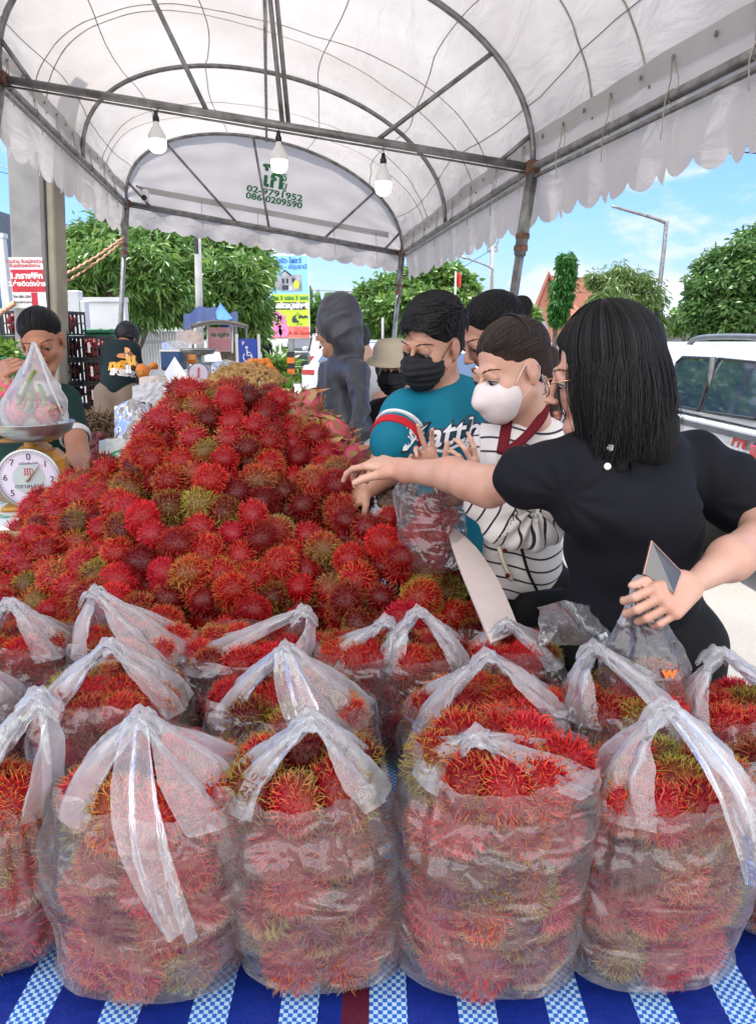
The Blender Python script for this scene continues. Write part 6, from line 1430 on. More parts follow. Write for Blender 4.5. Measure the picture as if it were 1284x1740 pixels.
def tree(label, foot, height, crown_c, crown_r, nb, ntw, n_each, L, W, mat, seed, droop=.5, group='trees behind the stall', trunk_r=.14, name='tree', lumps=None):
    rg = np.random.default_rng(seed); t = thing(name, label, 'tree', foot, group); mb = MB(); foot = V3(foot); cc = V3(crown_c); cr = V3(crown_r); blobs = []
    if lumps is None:
        for i in range(nb):
            d = rg.normal(size=3); d /= np.linalg.norm(d); d[2] = abs(d[2])*.9-.25; blobs.append((cc+d*cr*rg.uniform(.35, .85), cr*rg.uniform(.28, .50)))
    else: blobs = [(V3(a), V3(b)) for a, b in lumps]
    top = cc+np.array([0, 0, cr[2]*.2]); tr = catmull([foot, foot*.6+top*.4+np.array([.15*trunk_r*6*rg.normal(), 0, 0]), top], 8); mb.tube(tr, np.linspace(trunk_r, trunk_r*.25, len(tr)), 8); mb_t = mb.build('trunk', M['bark'], t, smooth=True)
    for i, (b, r) in enumerate(blobs[:14]):
        s0 = tr[rg.integers(len(tr)//3, len(tr)-2)]; lm = MB(); lm.tube(catmull([s0, (s0+b)/2+rg.normal(size=3)*cr*.08, b], 5), np.linspace(trunk_r*.42, trunk_r*.08, 11), 6); lm.build('limb', M['bark'], t, smooth=True)
    tw = []
    for b, r in blobs:
        k = int(ntw/len(blobs)*rg.uniform(.65, 1.2)); d = rg.normal(size=(k, 3)); d /= np.linalg.norm(d, axis=1)[:, None]; tw.append(b+d*r*(rg.uniform(.10, 1.0, (k, 1))**.5)*(.92+.30*np.abs(rg.normal(size=(k, 1)))))
    V, F, rr = leaves(np.concatenate(tw), n_each, L*.9, L, W, droop, seed); c = MB(); c.v = [V]; c.n = len(V); c.f = F.tolist(); o = c.build('crown', mat, t, attrs={'rnd': rr}); return t
def G0(px, d): p = at(px, 568, d); return np.array([p[0], p[1], 0.0])
def blobs_px(lst, dd=.35):       # (px, py, d, rpx) -> world lumps
    return [(at(px, py, d), np.array([rp(r, d)]*3)*np.array([1, 1.0, .85])) for px, py, d, r in lst]
rgb = random.Random(4)
tree('mango tree with long drooping leaves between the concrete pole and the tent post', G0(183, 12.0), 5, at(200, 440, 12), (1, 1, 1), 0, 1900, 11, .165, .022, M['leaf'], 3, .7, lumps=blobs_px([(150, 400, 12.2, 30), (190, 375, 12.3, 26), (225, 390, 12.2, 30), (265, 400, 12, 34), (130, 440, 12, 30), (170, 430, 11.6, 34), (215, 430, 11.5, 36), (260, 445, 11.5, 36), (300, 430, 12.2, 28), (140, 480, 12, 26), (190, 480, 12.4, 28), (235, 480, 11.6, 34), (280, 490, 11.6, 36), (250, 520, 11.8, 30), (300, 520, 12, 26), (310, 470, 12.3, 26), (120, 410, 12.3, 18)]), trunk_r=.10)
tree('dense bright green tree behind the slim concrete post', G0(395, 15.0), 5, at(390, 470, 15), (1, 1, 1), 0, 2000, 11, .19, .026, M['leaf'], 5, .6, lumps=blobs_px([(325, 410, 15, 26), (360, 420, 15.4, 26), (390, 410, 15, 32), (420, 420, 15, 28), (434, 450, 15, 24), (350, 460, 14.6, 34), (395, 455, 14.3, 36), (418, 480, 14.5, 32), (370, 500, 14.5, 34), (405, 520, 14.6, 34), (430, 520, 15, 24), (330, 500, 15, 26), (385, 545, 15, 30), (428, 550, 15, 22), (318, 385, 15.5, 16)]), trunk_r=.13)
tree('broad light green tree behind the head of the young man', G0(700, 42), 8, at(700, 510, 42), (1, 1, 1), 0, 1500, 9, .42, .10, M['leaf'], 7, .3, lumps=blobs_px([(630, 500, 42, 20), (660, 490, 42, 22), (690, 478, 41, 24), (725, 470, 42, 26), (760, 468, 42, 22), (785, 490, 42, 20), (640, 530, 41, 24), (680, 520, 40, 28), (720, 510, 40, 30), (765, 520, 41, 28), (700, 550, 41, 26), (650, 555, 42, 18), (790, 520, 42, 14)]), trunk_r=.35)
tree('narrow columnar mast tree leaning beside the red roofs', G0(946, 27), 5, at(950, 480, 27), (1, 1, 1), 0, 1100, 9, .20, .04, M['leaf4'], 9, 1.2, lumps=blobs_px([(963, 434, 27, 6), (962, 448, 27, 9), (960, 464, 27, 11), (957, 480, 27, 12), (954, 496, 27, 12), (951, 512, 27, 11), (948, 526, 27, 9), (946, 538, 27, 6)]), trunk_r=.12)
tree('feathery pale green tree right behind the black haired woman', G0(1062, 25), 5, at(1050, 510, 25), (1, 1, 1), 0, 1500, 9, .24, .022, M['leaf3'], 11, .9, lumps=blobs_px([(1032, 482, 25, 20), (1050, 468, 25, 24), (1085, 475, 25, 20), (1105, 500, 25, 22), (1024, 510, 25, 20), (1045, 505, 24.6, 32), (1085, 520, 25, 28), (1110, 545, 25, 22), (1035, 540, 25, 28), (1070, 550, 25, 30), (1012, 470, 25, 8)]), trunk_r=.12)
tree('tall dark green tree above the roof of the white pickup, cut by the photo edge', G0(1225, 23), 6, at(1230, 490, 23), (1, 1, 1), 0, 2300, 9, .22, .045, M['leaf2'], 13, .4, lumps=blobs_px([(1225, 440, 23, 20), (1205, 455, 23.5, 18), (1195, 490, 23, 24), (1190, 525, 23, 24), (1230, 480, 22.6, 32), (1265, 430, 22.5, 26), (1280, 470, 22.3, 32), (1240, 530, 22.6, 32), (1285, 530, 22.4, 32), (1210, 555, 23, 24), (1278, 405, 23, 20), (1310, 440, 23, 34), (1300, 500, 23, 34), (1262, 560, 23, 24)]), trunk_r=.2)
tree('small light shrub tree in front of the grey warehouse', G0(1168, 30), 3, at(1168, 545, 30), (1, 1, 1), 0, 300, 9, .22, .05, M['leaf'], 15, .3, lumps=blobs_px([(1160, 535, 30, 14), (1178, 545, 30, 15), (1150, 555, 30, 10)]), trunk_r=.08)
tree('small round tree beside the bun of the dark haired woman', G0(895, 36), 3, at(895, 530, 36), (1, 1, 1), 0, 300, 9, .30, .07, M['leaf'], 17, .3, lumps=blobs_px([(893, 530, 36, 10), (899, 542, 36, 10), (888, 550, 36, 10)]), trunk_r=.1)
tree('faraway bluish green tree over the parked cars', G0(560, 75), 6, at(560, 545, 75), (1, 1, 1), 0, 240, 9, 1.3, .35, M['leaf2'], 19, .2, lumps=blobs_px([(535, 530, 75, 14), (555, 545, 75, 16), (590, 548, 74, 14), (610, 550, 72, 14), (540, 560, 74, 12), (570, 562, 74, 14)]), trunk_r=.3)
def shrub(label, px, d, w, h, seed, mat='leaf', L=.12, n=60, base=None, group='shrubs along the verge'):
    rg = np.random.default_rng(seed); f = G0(px, d); t = thing('shrub', label, 'shrub', f, group); W_, H_ = rp(w, d)/2, rp(h, d)
    C = f+np.stack([rg.uniform(-1, 1, n)*W_, rg.uniform(-.5, .5, n)*W_*.6, rg.uniform(.1, 1, n)**.8*H_], 1); V, F, rr = leaves(C, 9, L*.9, L, L*.17, .1, seed); c = MB(); c.v = [V]; c.n = len(V); c.f = F.tolist(); c.build('foliage', M[mat], t, attrs={'rnd': rr})
    mb = MB(); 
    for i in range(7): mb.tube([f, C[i]], [.02, .005], 5)
    mb.build('stems', M['bark'], t)
for i, (px, d, w, h, lab) in enumerate(((470, 26, 26, 44, 'leafy shrub on the verge under the tall banner, nearest the passer-by'), (487, 27, 22, 40, 'leafy shrub on the verge behind the striped banner post'), (505, 29, 26, 36, 'leafy shrub on the verge beside the dark car'), (1140, 34, 40, 26, 'bright low shrub between the black hair and the grey warehouse'), (1215, 28, 60, 16, 'low bright hedge shrub over the pickup roof'))):
    shrub(lab, px, d, w, h, 40+i, 'grass', .35, 46)
shrub('bright green seedlings beside the bending man', 255, 6.6, 28, 68, 60, 'leaf3', .10, 60, group=None)
rg = np.random.default_rng(77); q0, q1 = G0(455, 30), G0(520, 30); C = np.stack([rg.uniform(q0[0], q1[0], 1500), rg.uniform(24, 36, 1500), np.full(1500, .03)], 1)
V, F, rr = leaves(C, 5, .12, .28, .03, -1.0, 5); c = MB(); c.v = [V]; c.n = len(V); c.f = F.tolist(); tag(c.build('grass', M['grass'], None, attrs={'rnd': rr}), 'bright green grass growing on the verge under the tall banner', 'grass', kind='stuff')

# =================================================================== structures: road, kerb
M['asphalt'] = pm('sunlit_asphalt', (.20, .195, .19), .9, .12, 2, .3, 120); M['kerb'] = pm('kerb_concrete', (.42, .40, .36), .85, .1)
M['verge'] = pm('verge_soil', (.10, .13, .03), .95, .3)
dirv = np.array([-.115, 1, 0]); e0 = G0(575, 20)
def strip(x0, x1, y0, y1, z, name, mat, h=0):
    f = lambda x, y: (x-.115*(y-20), y, z); mb = MB()
    if h: mb.add([f(x0, y0), f(x1, y0), f(x1, y1), f(x0, y1)]+[np.array(f(a, b))-np.array([0, 0, h]) for a, b in ((x0, y0), (x1, y0), (x1, y1), (x0, y1))], [(0, 1, 2, 3), (4, 5, 1, 0), (5, 6, 2, 1), (6, 7, 3, 2), (7, 4, 0, 3)])
    else: mb.add([f(x0, y0), f(x1, y0), f(x1, y1), f(x0, y1)], [(0, 1, 2, 3)])
    return struct(mb, name, mat, origin=(0, 0, 0))
strip(-1.9, 12, 9, 400, .006, 'road', M['asphalt']); strip(-2.15, -1.95, 9, 400, .14, 'kerb', M['kerb'], .14); strip(-6.5, -2.2, 22, 60, .05, 'verge', M['verge'], .04)

# =================================================================== poles, lamps, wires
M['conc'] = pm('pole_concrete', (.30, .30, .30), .9, .12, 5, .35, 40); M['conc2'] = pm('pole_cement_strip', (.34, .31, .25), .9, .1, 5, .3, 40)
DP = 6.2
pole = thing('utility_pole', 'thick square concrete pole carrying red job posters behind the crates', 'utility pole', G0(62, DP), 'utility poles')
a, b = at(27, 568, DP), at(83, 568, DP); mb = MB(); mb.box(((a[0]+b[0])/2, a[1]+.13, 2.6), (b[0]-a[0], .26, 5.2), bev=.02); mb.build('shaft', M['conc'], pole)
c = at(98, 568, DP); mb = MB(); mb.box(((b[0]+c[0])/2+.004, a[1]+.16, 2.6), (c[0]-b[0]-.01, .24, 5.2), bev=.012); mb.build('side_strip', M['conc2'], pole)
mb = MB(); mb.tube(catmull([at(50, 248, DP-.03), at(47, 300, DP-.03), at(46, 360, DP-.03), at(48, 400, DP-.03), at(54, 427, DP-.02)], 6), .012, 8); mb.build('black_cable', M['black'], pole, smooth=True)
mb = MB()
for px, py in ((54, 329), (42, 377), (55, 399), (92, 325), (92, 420), (54, 522)): q = at(px, py, DP-.012); mb.tube([q, q-np.array([0, .02, 0])], .009, 10)
mb.build('bolt_holes', M['black'], pole)
pole.rotation_euler = (0, R_(3.5), 0); pole.location.x -= .115
po = thing('poster', 'red and white job poster wrapped on the square concrete pole', 'poster', at(54, 525, DP-.03)); pn = np.array([0, -1, 0.])
def quad(x0, y0, x1, y1, off, mat, nm, par, d=DP-.01):
    mb = MB(); q = [at(x0, y0, d), at(x1, y0, d), at(x1, y1, d), at(x0, y1, d)]; Y = a[1]-.004-off; q = [np.array([p[0], Y, p[2]]) for p in q]; mb.poly(q, .0015, (0, -1, 0)); return mb.build(nm, mat, par)
quad(28, 440, 84, 524, .0, M['print_w'], 'paper', po); M['pred'] = pm('poster_red', (.50, .01, .03), .5, .08); quad(29, 460, 84, 497, .003, M['pred'], 'red_panel', po); quad(60, 498, 70, 521, .003, M['pred'], 'red_column', po)
mb = MB(); Yp = a[1]-.010
def wr_(txt, px, py, size, mat, bold=.003, sq=1.0, par=po, Y=None, d=DP):
    mb = MB(); o = at(px, py, d); o[1] = Yp if Y is None else Y; lettering(mb, txt, size, o, (1, 0, 0), (0, 0, 1), bold, sq, 0); return mb.build('lettering', mat, par)
wr_('1.กราฟฟิก', 56, 471, .060, M['print_w'], .003, 1.05); wr_('2.ช่างติดตั้งป้าย', 56, 484, .050, M['print_w'], .002, .95); wr_('งานด่วน รับสมัครด่วน', 55, 447, .036, M['pred'], .001, .95); wr_('รับสมัครพนักงาน', 55, 454, .036, M['pred'], .001, 1.0); wr_('โทร 081-234', 45, 505, .028, M['dk'], .001); wr_('ติดต่อฝ่ายบุคคล', 46, 514, .024, M['dk'], .0005)
def simple_pole(label, px_b, py_t, px_t, d, r, name='utility_pole', mat='conc', cat='utility pole', group='utility poles'):
    f = G0(px_b, d); t = thing(name, label, cat, f, group); top = at(px_t, py_t, d); mb = MB(); mb.tube([f, top], [r, r*.8], 10); mb.build('shaft', M[mat], t, smooth=True); return t, top
sp, top = simple_pole('slim grey concrete post in front of the dense bright green tree', 335, 380, 335, 11, .06)
q = at(333, 400, 10.9); mb = MB(); mb.tube([q, q+np.array([0, -.02, -.25])], .03, 8); mb.build('bracket', M['black'], sp)
def lamp(label, px_b, py_t, px_t, arm, d, r, head=True):
    f = G0(px_b, d); t = thing('street_lamp', label, 'street lamp', f, 'street lamps'); top = at(px_t, py_t, d); pts = catmull([f, (f+top)/2, top, at(arm[0][0], arm[0][1], d), at(arm[1][0], arm[1][1], d)], 8); mb = MB(); mb.tube(pts, np.linspace(r, r*.5, len(pts)), 8); mb.build('lamp_post', M['galv'], t, smooth=True)
    e = pts[-1]; mb = MB(); mb.ball(e, (rp(9, d), rp(5, d), rp(2.4, d)), 12, euler(0, .2, 0)); mb.build('lamp_head', M['steel'], t, smooth=True); return t
t = lamp('tall street lamp with a long arm behind the black haired woman', 1108, 392, 1130, ((1124, 376), (1046, 352)), 25, .09)
q = at(1111, 545, 24.8); mb = MB(); mb.box(q, (.24, .2, .62), bev=.03); mb.build('control_box', M['dk'], t)
lamp('far street lamp whose arm shows above the bun haired head', 834, 470, 835, ((833, 455), (790, 438)), 34, .07)
t, top = simple_pole('far utility pole with crossarms above the bun haired head', 833, 415, 836, 48, .16)
for dz in (0, 7): q = at(836, 420+dz, 48); mb = MB(); mb.box(q, (rp(18, 48), .1, .12)); [mb.tube([q+np.array([x, 0, 0]), q+np.array([x, 0, .3])], .06, 8) for x in (-.28, 0, .28)]; mb.build('crossarm', M['conc'], t)
simple_pole('thin pale pole standing left of the young man in front of the trees', 650, 540, 650, 30, .06); simple_pole('grey post between the tree and the bun haired woman', 787, 545, 787, 28, .10)
t, top = simple_pole('white flagpole rising from the broad light green tree', 770, 462, 774, 40, .05, 'flagpole', 'white', 'flagpole', None)
mb = MB(); G = [[top+np.array([rp(2+8*u, 40)*.9, .1*math.sin(u*5), -rp(2, 40)-rp(22*v, 40)+.06*math.sin(u*6)]) for u in np.linspace(0, 1, 10)] for v in np.linspace(0, 1, 8)]; mb.grid(G); mb.build('flag', M['redink'], t)
def wire(label, pts, r, d, name='overhead_wire', group='overhead wires'):
    mb = MB(); mb.tube(catmull([at(x, y, dd) for x, y, dd in pts], 10), r, 5); tag(mb.build(name, M['black'], None, smooth=True), label, 'wire', group)
wire('sagging black cable in the bundle at the upper edge, uppermost strand', [(1205, 224, 14), (1225, 236, 14), (1255, 244, 14), (1300, 256, 14)], .010, 14); wire('sagging black cable in the bundle at the upper edge, middle strand', [(1203, 225, 14), (1222, 245, 14), (1240, 256, 14), (1300, 262, 14)], .012, 14); wire('looped black cable in the bundle at the upper edge, lowest strand', [(1207, 226, 14), (1226, 252, 14), (1250, 262, 14), (1300, 250, 14)], .008, 14)
wire('thin wire crossing the sky by the concrete pole', [(-30, 270, 20), (100, 320, 20), (230, 368, 20), (400, 420, 22)], .010, 20); wire('thin second wire crossing the sky by the concrete pole', [(-30, 285, 20), (60, 305, 20), (200, 330, 20)], .009, 20)
wire('faint wire strung past the tall banner', [(520, 492, 40), (600, 496, 40), (700, 500, 42), (836, 424, 48)], .02, 40); wire('faint wire from the street lamp to the pale tree', [(1130, 482, 30), (1085, 500, 30), (1040, 520, 30)], .015, 30)
def rope(label, pts, r):
    mb = MB(); P = catmull([at(*p) for p in pts], 14); a_ = np.arange(len(P)); mb.tube(P+np.stack([.006*np.sin(a_*1.7), 0*a_, .006*np.cos(a_*1.7)], 1), r, 6); tag(mb.build('rope', M['rope'], None, smooth=True), label, 'rope', 'ropes tied to the far tent post')
rope('frayed orange rope tied higher on the far tent post', [(211, 403, 7.95), (170, 432, 7.4), (130, 456, 6.9), (98, 472, 6.4)], .012); rope('frayed thinner rope tied lower on the far tent post', [(211, 408, 7.95), (180, 434, 7.6), (140, 462, 7.0), (98, 488, 6.4)], .010); rope('short orange rope by the blue gate', [(26, 514, 6.2), (10, 525, 5.9), (-20, 545, 5.6)], .02)

# =================================================================== crates
M['crate'] = pm('black_crate_plastic', (.018, .018, .020), .5, .3, 10); M['cratered'] = pm('red_fruit_net', (.45, .015, .02), .5, .4, 30, .4, 60, col2=(.10, .01, .01))
def crate(w, dp, h):
    t = thing('crate', 'x', 'crate', (0, 0, 0)); mb = MB(); bt = .012
    for z, hh in ((h*.04, h*.08), (h*.93, h*.12), (h*.5, h*.04)):
        for y in (-dp/2, dp/2): mb.box((0, y, z), (w, bt, hh))
        for x in (-w/2, w/2): mb.box((x, 0, z), (bt, dp-.002, hh-.001))
    for i in range(7):
        x = -w/2+w*i/6; [mb.box((x, y, h/2), (w*.035, bt*.8, h*.98)) for y in (-dp/2, dp/2)]
    for i in range(6):
        y = -dp/2+dp*i/5; [mb.box((x, y, h/2), (bt*.8, dp*.04, h*.98)) for x in (-w/2, w/2)]
    mb.box((0, 0, .008), (w-.01, dp-.01, .01)); mb.build('crate_frame', M['crate'], t)
    mb = MB(); rg = random.Random(1)
    for i in range(38): mb.ball((rg.uniform(-w/2+.04, w/2-.04), rg.uniform(-dp/2+.04, dp/2-.04), rg.uniform(.04, h*.78)), h*.14, 8)
    mb.build('red_contents', M['cratered'], t, smooth=True); mb = MB(); mb.box((w*.2, -dp/2-.009, h*.5), (w*.09, .004, h*.42)); mb.build('paper_tag', M['print_w'], t); return t
DC = 6.6; u6 = rp(1, DC); cw = 46*u6; src = crate(cw, .34, 41*u6*.97); k = 0
rows = [('top', 529), ('second', 571), ('third', 613), ('fourth', 655), ('fifth', 697)]
for col, (cx, dz, yaw, y0) in enumerate(((108, 0, -.12, 0), (151, .06, -.10, 1), (34, -.05, .05, 0), (72, .12, .1, 0))):
    n = 9 if y0 == 0 else 8
    for r_ in range(n if col < 2 else 5):
        z = (8-y0-r_)*41*u6 if True else 0; zt_ = at(cx, 529+41*(r_+y0+1), DC)[2]
        if zt_ < 0: break
        p = at(cx, 568, DC+dz); o = src if k == 0 else copy_tree(src); k += 1
        o.location = (p[0]+random.uniform(-.008, .008), p[1]+(.1 if col == 1 else 0), zt_); o.rotation_euler = (0, 0, yaw+random.uniform(-.03, .03))
        rw = ['top crate', 'second crate from the top', 'third crate from the top', 'fourth crate from the top', 'fifth crate from the top', 'low crate', 'lower crate', 'crate near the ground', 'bottom crate'][r_]
        tag(o, f'black slatted crate, {rw} of the {["tall stack right behind the vendor", "shorter stack by the blue post", "outer stack by the blue gate", "stack hidden behind the vendor"][col]}', 'crate', 'black crates stacked behind the vendor')
M['bluepaint'] = pm('light_blue_paint', (.05, .22, .50), .45, .08)
bp_ = thing('blue_post', 'upright light blue steel post beside the shorter crate stack', 'post', G0(171, 6.3)); mb = MB(); a_ = G0(171, 6.3); mb.box((a_[0], a_[1], .62), (.045, .045, 1.24)); mb.box((a_[0]+.03, a_[1], .85), (.10, .05, .06), bev=.01); mb.build('post_shaft', M['bluepaint'], bp_)
# green vegetables tray and cage at far left
vt = thing('vegetable_basket', 'green basket heaped with bright green vegetables at the edge beside the vendor', 'basket', at(4, 625, 4.2)); q = at(2, 606, 4.2); mb = MB(); mb.lathe([(.10, -.13), (.14, .0), (.145, .0), (.105, -.135)], 24, q, sx=1.2); mb.build('basket', M['green'], vt, smooth=True)
V, F, rr = leaves(q+np.random.default_rng(3).normal(size=(60, 3))*np.array([.06, .05, .02])+np.array([0, 0, .03]), 6, .03, .05, .012, .1, 4); c = MB(); c.v = [V]; c.n = len(V); c.f = F.tolist(); c.build('vegetables', M['grass'], vt, attrs={'rnd': rr})
tb = thing('vegetable_stand', 'stand below the green vegetable basket at the photo edge', 'stand', (q[0], q[1], 0)); mb = MB(); mb.box((q[0], q[1], (q[2]-.135)/2), (.4, .35, q[2]-.137), bev=.01); mb.build('stand_body', M['wood'], tb)
# gate, walls, pillars
M['gatebl'] = pm('gate_blue', (.08, .26, .42), .5, .1); M['wallw'] = pm('white_wall_paint', (.62, .64, .66), .7, .06, 3, .1, 30)
gt = thing('blue_gate', 'light blue steel bar gate behind the concrete pole', 'gate', G0(0, 9)); mb = MB(); gy = G0(0, 9)[1]; x0 = at(-60, 568, 9)[0]; x1 = at(24, 568, 9)[0]; zt2 = at(0, 425, 9)[2]
for i in range(16): x = x0+(x1-x0)*i/15; mb.box((x, gy, zt2/2), (.022, .022, zt2))
mb.build('bars', M['gatebl'], gt); mb = MB()
for f_ in (.06, .35, .62, .8, .97): mb.box(((x0+x1)/2, gy-.02, zt2*f_), (x1-x0, .02, .03))
mb.tube([(x0+(x1-x0)*u, gy-.035, zt2*(.97-.35*u*u)) for u in np.linspace(0, 1, 12)], .02, 6); mb.build('rails', M['gatebl'], gt)
gp_ = thing('gate_post', 'pale blue square gate post between the blue gate and the concrete pole', 'post', G0(20, 8.6)); q = G0(19, 8.6); mb = MB(); mb.box((q[0], q[1], 1.35), (.09, .09, 2.7), bev=.006); mb.box((q[0], q[1], 2.72), (.11, .11, .05)); mb.build('post_shaft', M['wallw'], gp_)
bd2 = thing('building', 'dark grey building corner at the very edge behind the blue gate', 'building', G0(-20, 30)); q = at(-30, 568, 30); zt3 = at(0, 360, 30)[2]; mb = MB(); mb.box((q[0]-.1, q[1]+2, zt3/2), (rp(76, 30), 4, zt3)); mb.build('wall', pm('dark_grey_cladding', (.10, .12, .14), .6, .1), bd2)
for zz in (380, 405): p_ = at(-5, zz, 30); mb = MB(); mb.box((p_[0], p_[1]-.0, p_[2]), (rp(14, 30), .06, rp(9, 30))); mb.build('window', M['phone'], bd2)
DW = 10.5
wl_ = thing('white_wall', 'low white boundary wall in front of the mango tree', 'wall', G0(150, DW)); q = G0(155, DW+.3); zt4 = at(150, 512, DW)[2]; mb = MB(); mb.box((q[0], q[1], zt4/2), (rp(130, DW), .14, zt4)); mb.box((q[0], q[1], zt4+.03), (rp(132, DW), .2, .06)); mb.build('wall_body', M['wallw'], wl_)
for px, w_, lab in ((134, 18, 'tall white square pillar standing beside the crates, with blue edge'), (148, 8, 'slim white pillar next to the tall white pillar')):
    t = thing('pillar', lab, 'pillar', G0(px, DW-.6), 'white pillars of the boundary wall'); q = G0(px, DW-.6); zz = at(px, 495 if w_ > 10 else 512, DW-.6)[2]; mb = MB(); mb.box((q[0], q[1], zz/2), (rp(w_, DW-.6), .16, zz), bev=.01); mb.build('pillar_shaft', M['wallw'], t)
    if w_ > 10: mb = MB(); mb.box((q[0]+rp(w_/2+1.5, DW), q[1]-.0, zz/2-.1), (rp(4, DW), .10, zz-.2)); mb.build('blue_edge', M['bluepaint'], t)
DF = 12.5; fn = thing('picket_fence', 'white railing fence behind the bending man', 'fence', G0(270, DF)); q0, q1 = G0(228, DF), G0(312, DF); zz = at(250, 563, DF)[2]
for i in range(18): x = q0[0]+(q1[0]-q0[0])*i/17; mb = MB(); mb.box((x, q0[1], zz/2), (.035, .03, zz)); mb.build('picket', M['wallw'], fn)
for f_ in (.3, .9): mb = MB(); mb.box(((q0[0]+q1[0])/2, q0[1]+.03, zz*f_), (q1[0]-q0[0], .025, .05)); mb.build('rail', M['wallw'], fn)
gb = thing('green_bin', 'dark green plastic bin between the crates and the bending man', 'bin', G0(178, 7.4)); q = G0(178, 7.4); zz = at(178, 566, 7.4)[2]; mb = MB(); mb.box((q[0], q[1], zz/2), (rp(46, 7.4), .4, zz), bev=.02); mb.build('bin_body', pm('bin_green', (.02, .14, .07), .5), gb); mb = MB(); mb.box((q[0], q[1], zz+.02), (rp(48, 7.4), .44, .04), bev=.01); mb.build('lid', pm('bin_lid_green', (.02, .17, .09), .5), gb)

# =================================================================== stalls beyond
M['tarp'] = pm('blue_tarpaulin', (.005, .025, .11), .85, .15, 3, .4, 6, trans=.2); M['tarpl'] = pm('sky_blue_tarpaulin', (.12, .32, .58), .5, .15, 3, .4, 6, trans=.2); M['greycan'] = pm('grey_awning', (.33, .31, .30), .8, .15, 4, .3, 8)
DT = 9.5; tp = thing('tarpaulin_awning', 'dark blue tarpaulin awning with sky blue peak behind the food cart', 'awning', G0(345, DT)); 
G = [[at(312+92*u, 532-12*math.sin(math.pi*min(1, u*1.2))**2+26*v+3*math.sin(u*18), DT+.2-.5*v) for u in np.linspace(0, 1, 24)] for v in np.linspace(0, 1, 8)]; mb = MB(); mb.grid(G); mb.build('tarpaulin', M['tarp'], tp, smooth=True)
mb = MB(); mb.add([at(362, 540, DT), at(374, 514, DT+.1), at(396, 542, DT), at(378, 545, DT-.4)], [(0, 1, 3), (1, 2, 3), (0, 2, 1)]); mb.build('blue_peak', M['tarpl'], tp)
for px in (316, 400): f_ = G0(px, DT+.2); mb = MB(); mb.rod(f_, at(px, 538, DT+.2), .02); mb.build('pole', M['galv'], tp)
DK = 8.0; ct = thing('food_cart', 'food cart with grey canvas roof and pink sign board', 'cart', G0(380, DK)); u8 = rp(1, DK); q = at(372, 548, DK)
G = [[at(322+100*u, 552-9*math.sin(math.pi*u)+v*5, DK-.3+.9*v) for u in np.linspace(0, 1, 16)] for v in np.linspace(0, 1, 6)]; mb = MB(); mb.grid(G); o = mb.build('cart_roof', M['greycan'], ct, smooth=True); md = o.modifiers.new('t', 'SOLIDIFY'); md.thickness = .02
for px in (326, 418): mb = MB(); mb.rod(G0(px, DK), at(px, 552, DK), .014); mb.build('roof_post', M['galv'], ct)
q = at(374, 625, DK); mb = MB(); mb.box((q[0], q[1]+.1, q[2]*.5+.1), (rp(86, DK), .5, q[2]-.1), bev=.02); mb.build('cart_body', M['steel'], ct)
sg = MB(); q = at(374, 577, DK-.1); sg.box(q, (39*u8, .02, 40*u8)); s1 = sg.build('sign_board', pm('pink_sign', (.55, .10, .12), .5, .15, 6, col2=(.50, .38, .42)), ct)
mb = MB(); p_ = at(374, 569, DK-.115); mb.box(p_, (34*u8, .006, 13*u8), bev=.002); mb.build('sign_label', M['print_w'], s1); mb = MB(); lettering(mb, 'คอ หมูย่าง', 9*u8, at(374, 569, DK-.125), (1, 0, 0), (0, 0, 1), .002, .8, 0); mb.build('lettering', M['green'], s1)
for px in (353, 395): mb = MB(); mb.rod(at(px, 600, DK-.1), at(px, 553, DK-.1), .010); mb.build('sign_frame', M['white'], ct)
# banner wheelchair
DS = 7.2; us = rp(1, DS); ws = thing('wheelchair_sign', 'blue parking sign with white wheelchair symbol in a white frame', 'sign', G0(422, DS)); q = at(422, 599, DS)
mb = MB(); mb.box(q, (33*us, .02, 46*us)); mb.build('sign_panel', pm('sign_blue', (.015, .06, .42), .4, .05), ws)
for px in (403.5, 440.5): p_ = at(px, 580, DS); mb = MB(); mb.box((p_[0], q[1], (p_[2]+rp(12, DS))/2), (4*us, .03, p_[2]+rp(12, DS))); mb.build('frame_upright', M['white'], ws)
Ys = q[1]-.0115; S2 = lambda px, py: np.array([at(px, py, DS)[0], Ys, at(px, py, DS)[2]])
mb = MB(); mb.tube([S2(421+7.5*math.cos(t_), 607+7.5*math.sin(t_)) for t_ in np.linspace(-.9, 4.0, 20)], 1.1*us, 6); mb.tube([S2(420, 594), S2(420.5, 604), S2(427, 604.5), S2(430, 612), S2(433, 611)], 1.3*us, 6); mb.tube([S2(420.2, 598.5), S2(426, 599)], 1.0*us, 6); mb.ball(S2(419.7, 590.5), (2.5*us, .004, 2.5*us), 12); mb.build('wheelchair_symbol', M['print_w'], ws)
mb = MB(); lettering(mb, 'P', 9*us, S2(414, 583.5), (1, 0, 0), (0, 0, 1), .001, 1, 0); mb.build('lettering', M['print_w'], ws); mb = MB(); lettering(mb, 'ที่จอดรถคนพิการ', 5*us, S2(422, 618.5), (1, 0, 0), (0, 0, 1), .001, 1, 0); mb.build('lettering', M['print_w'], ws)
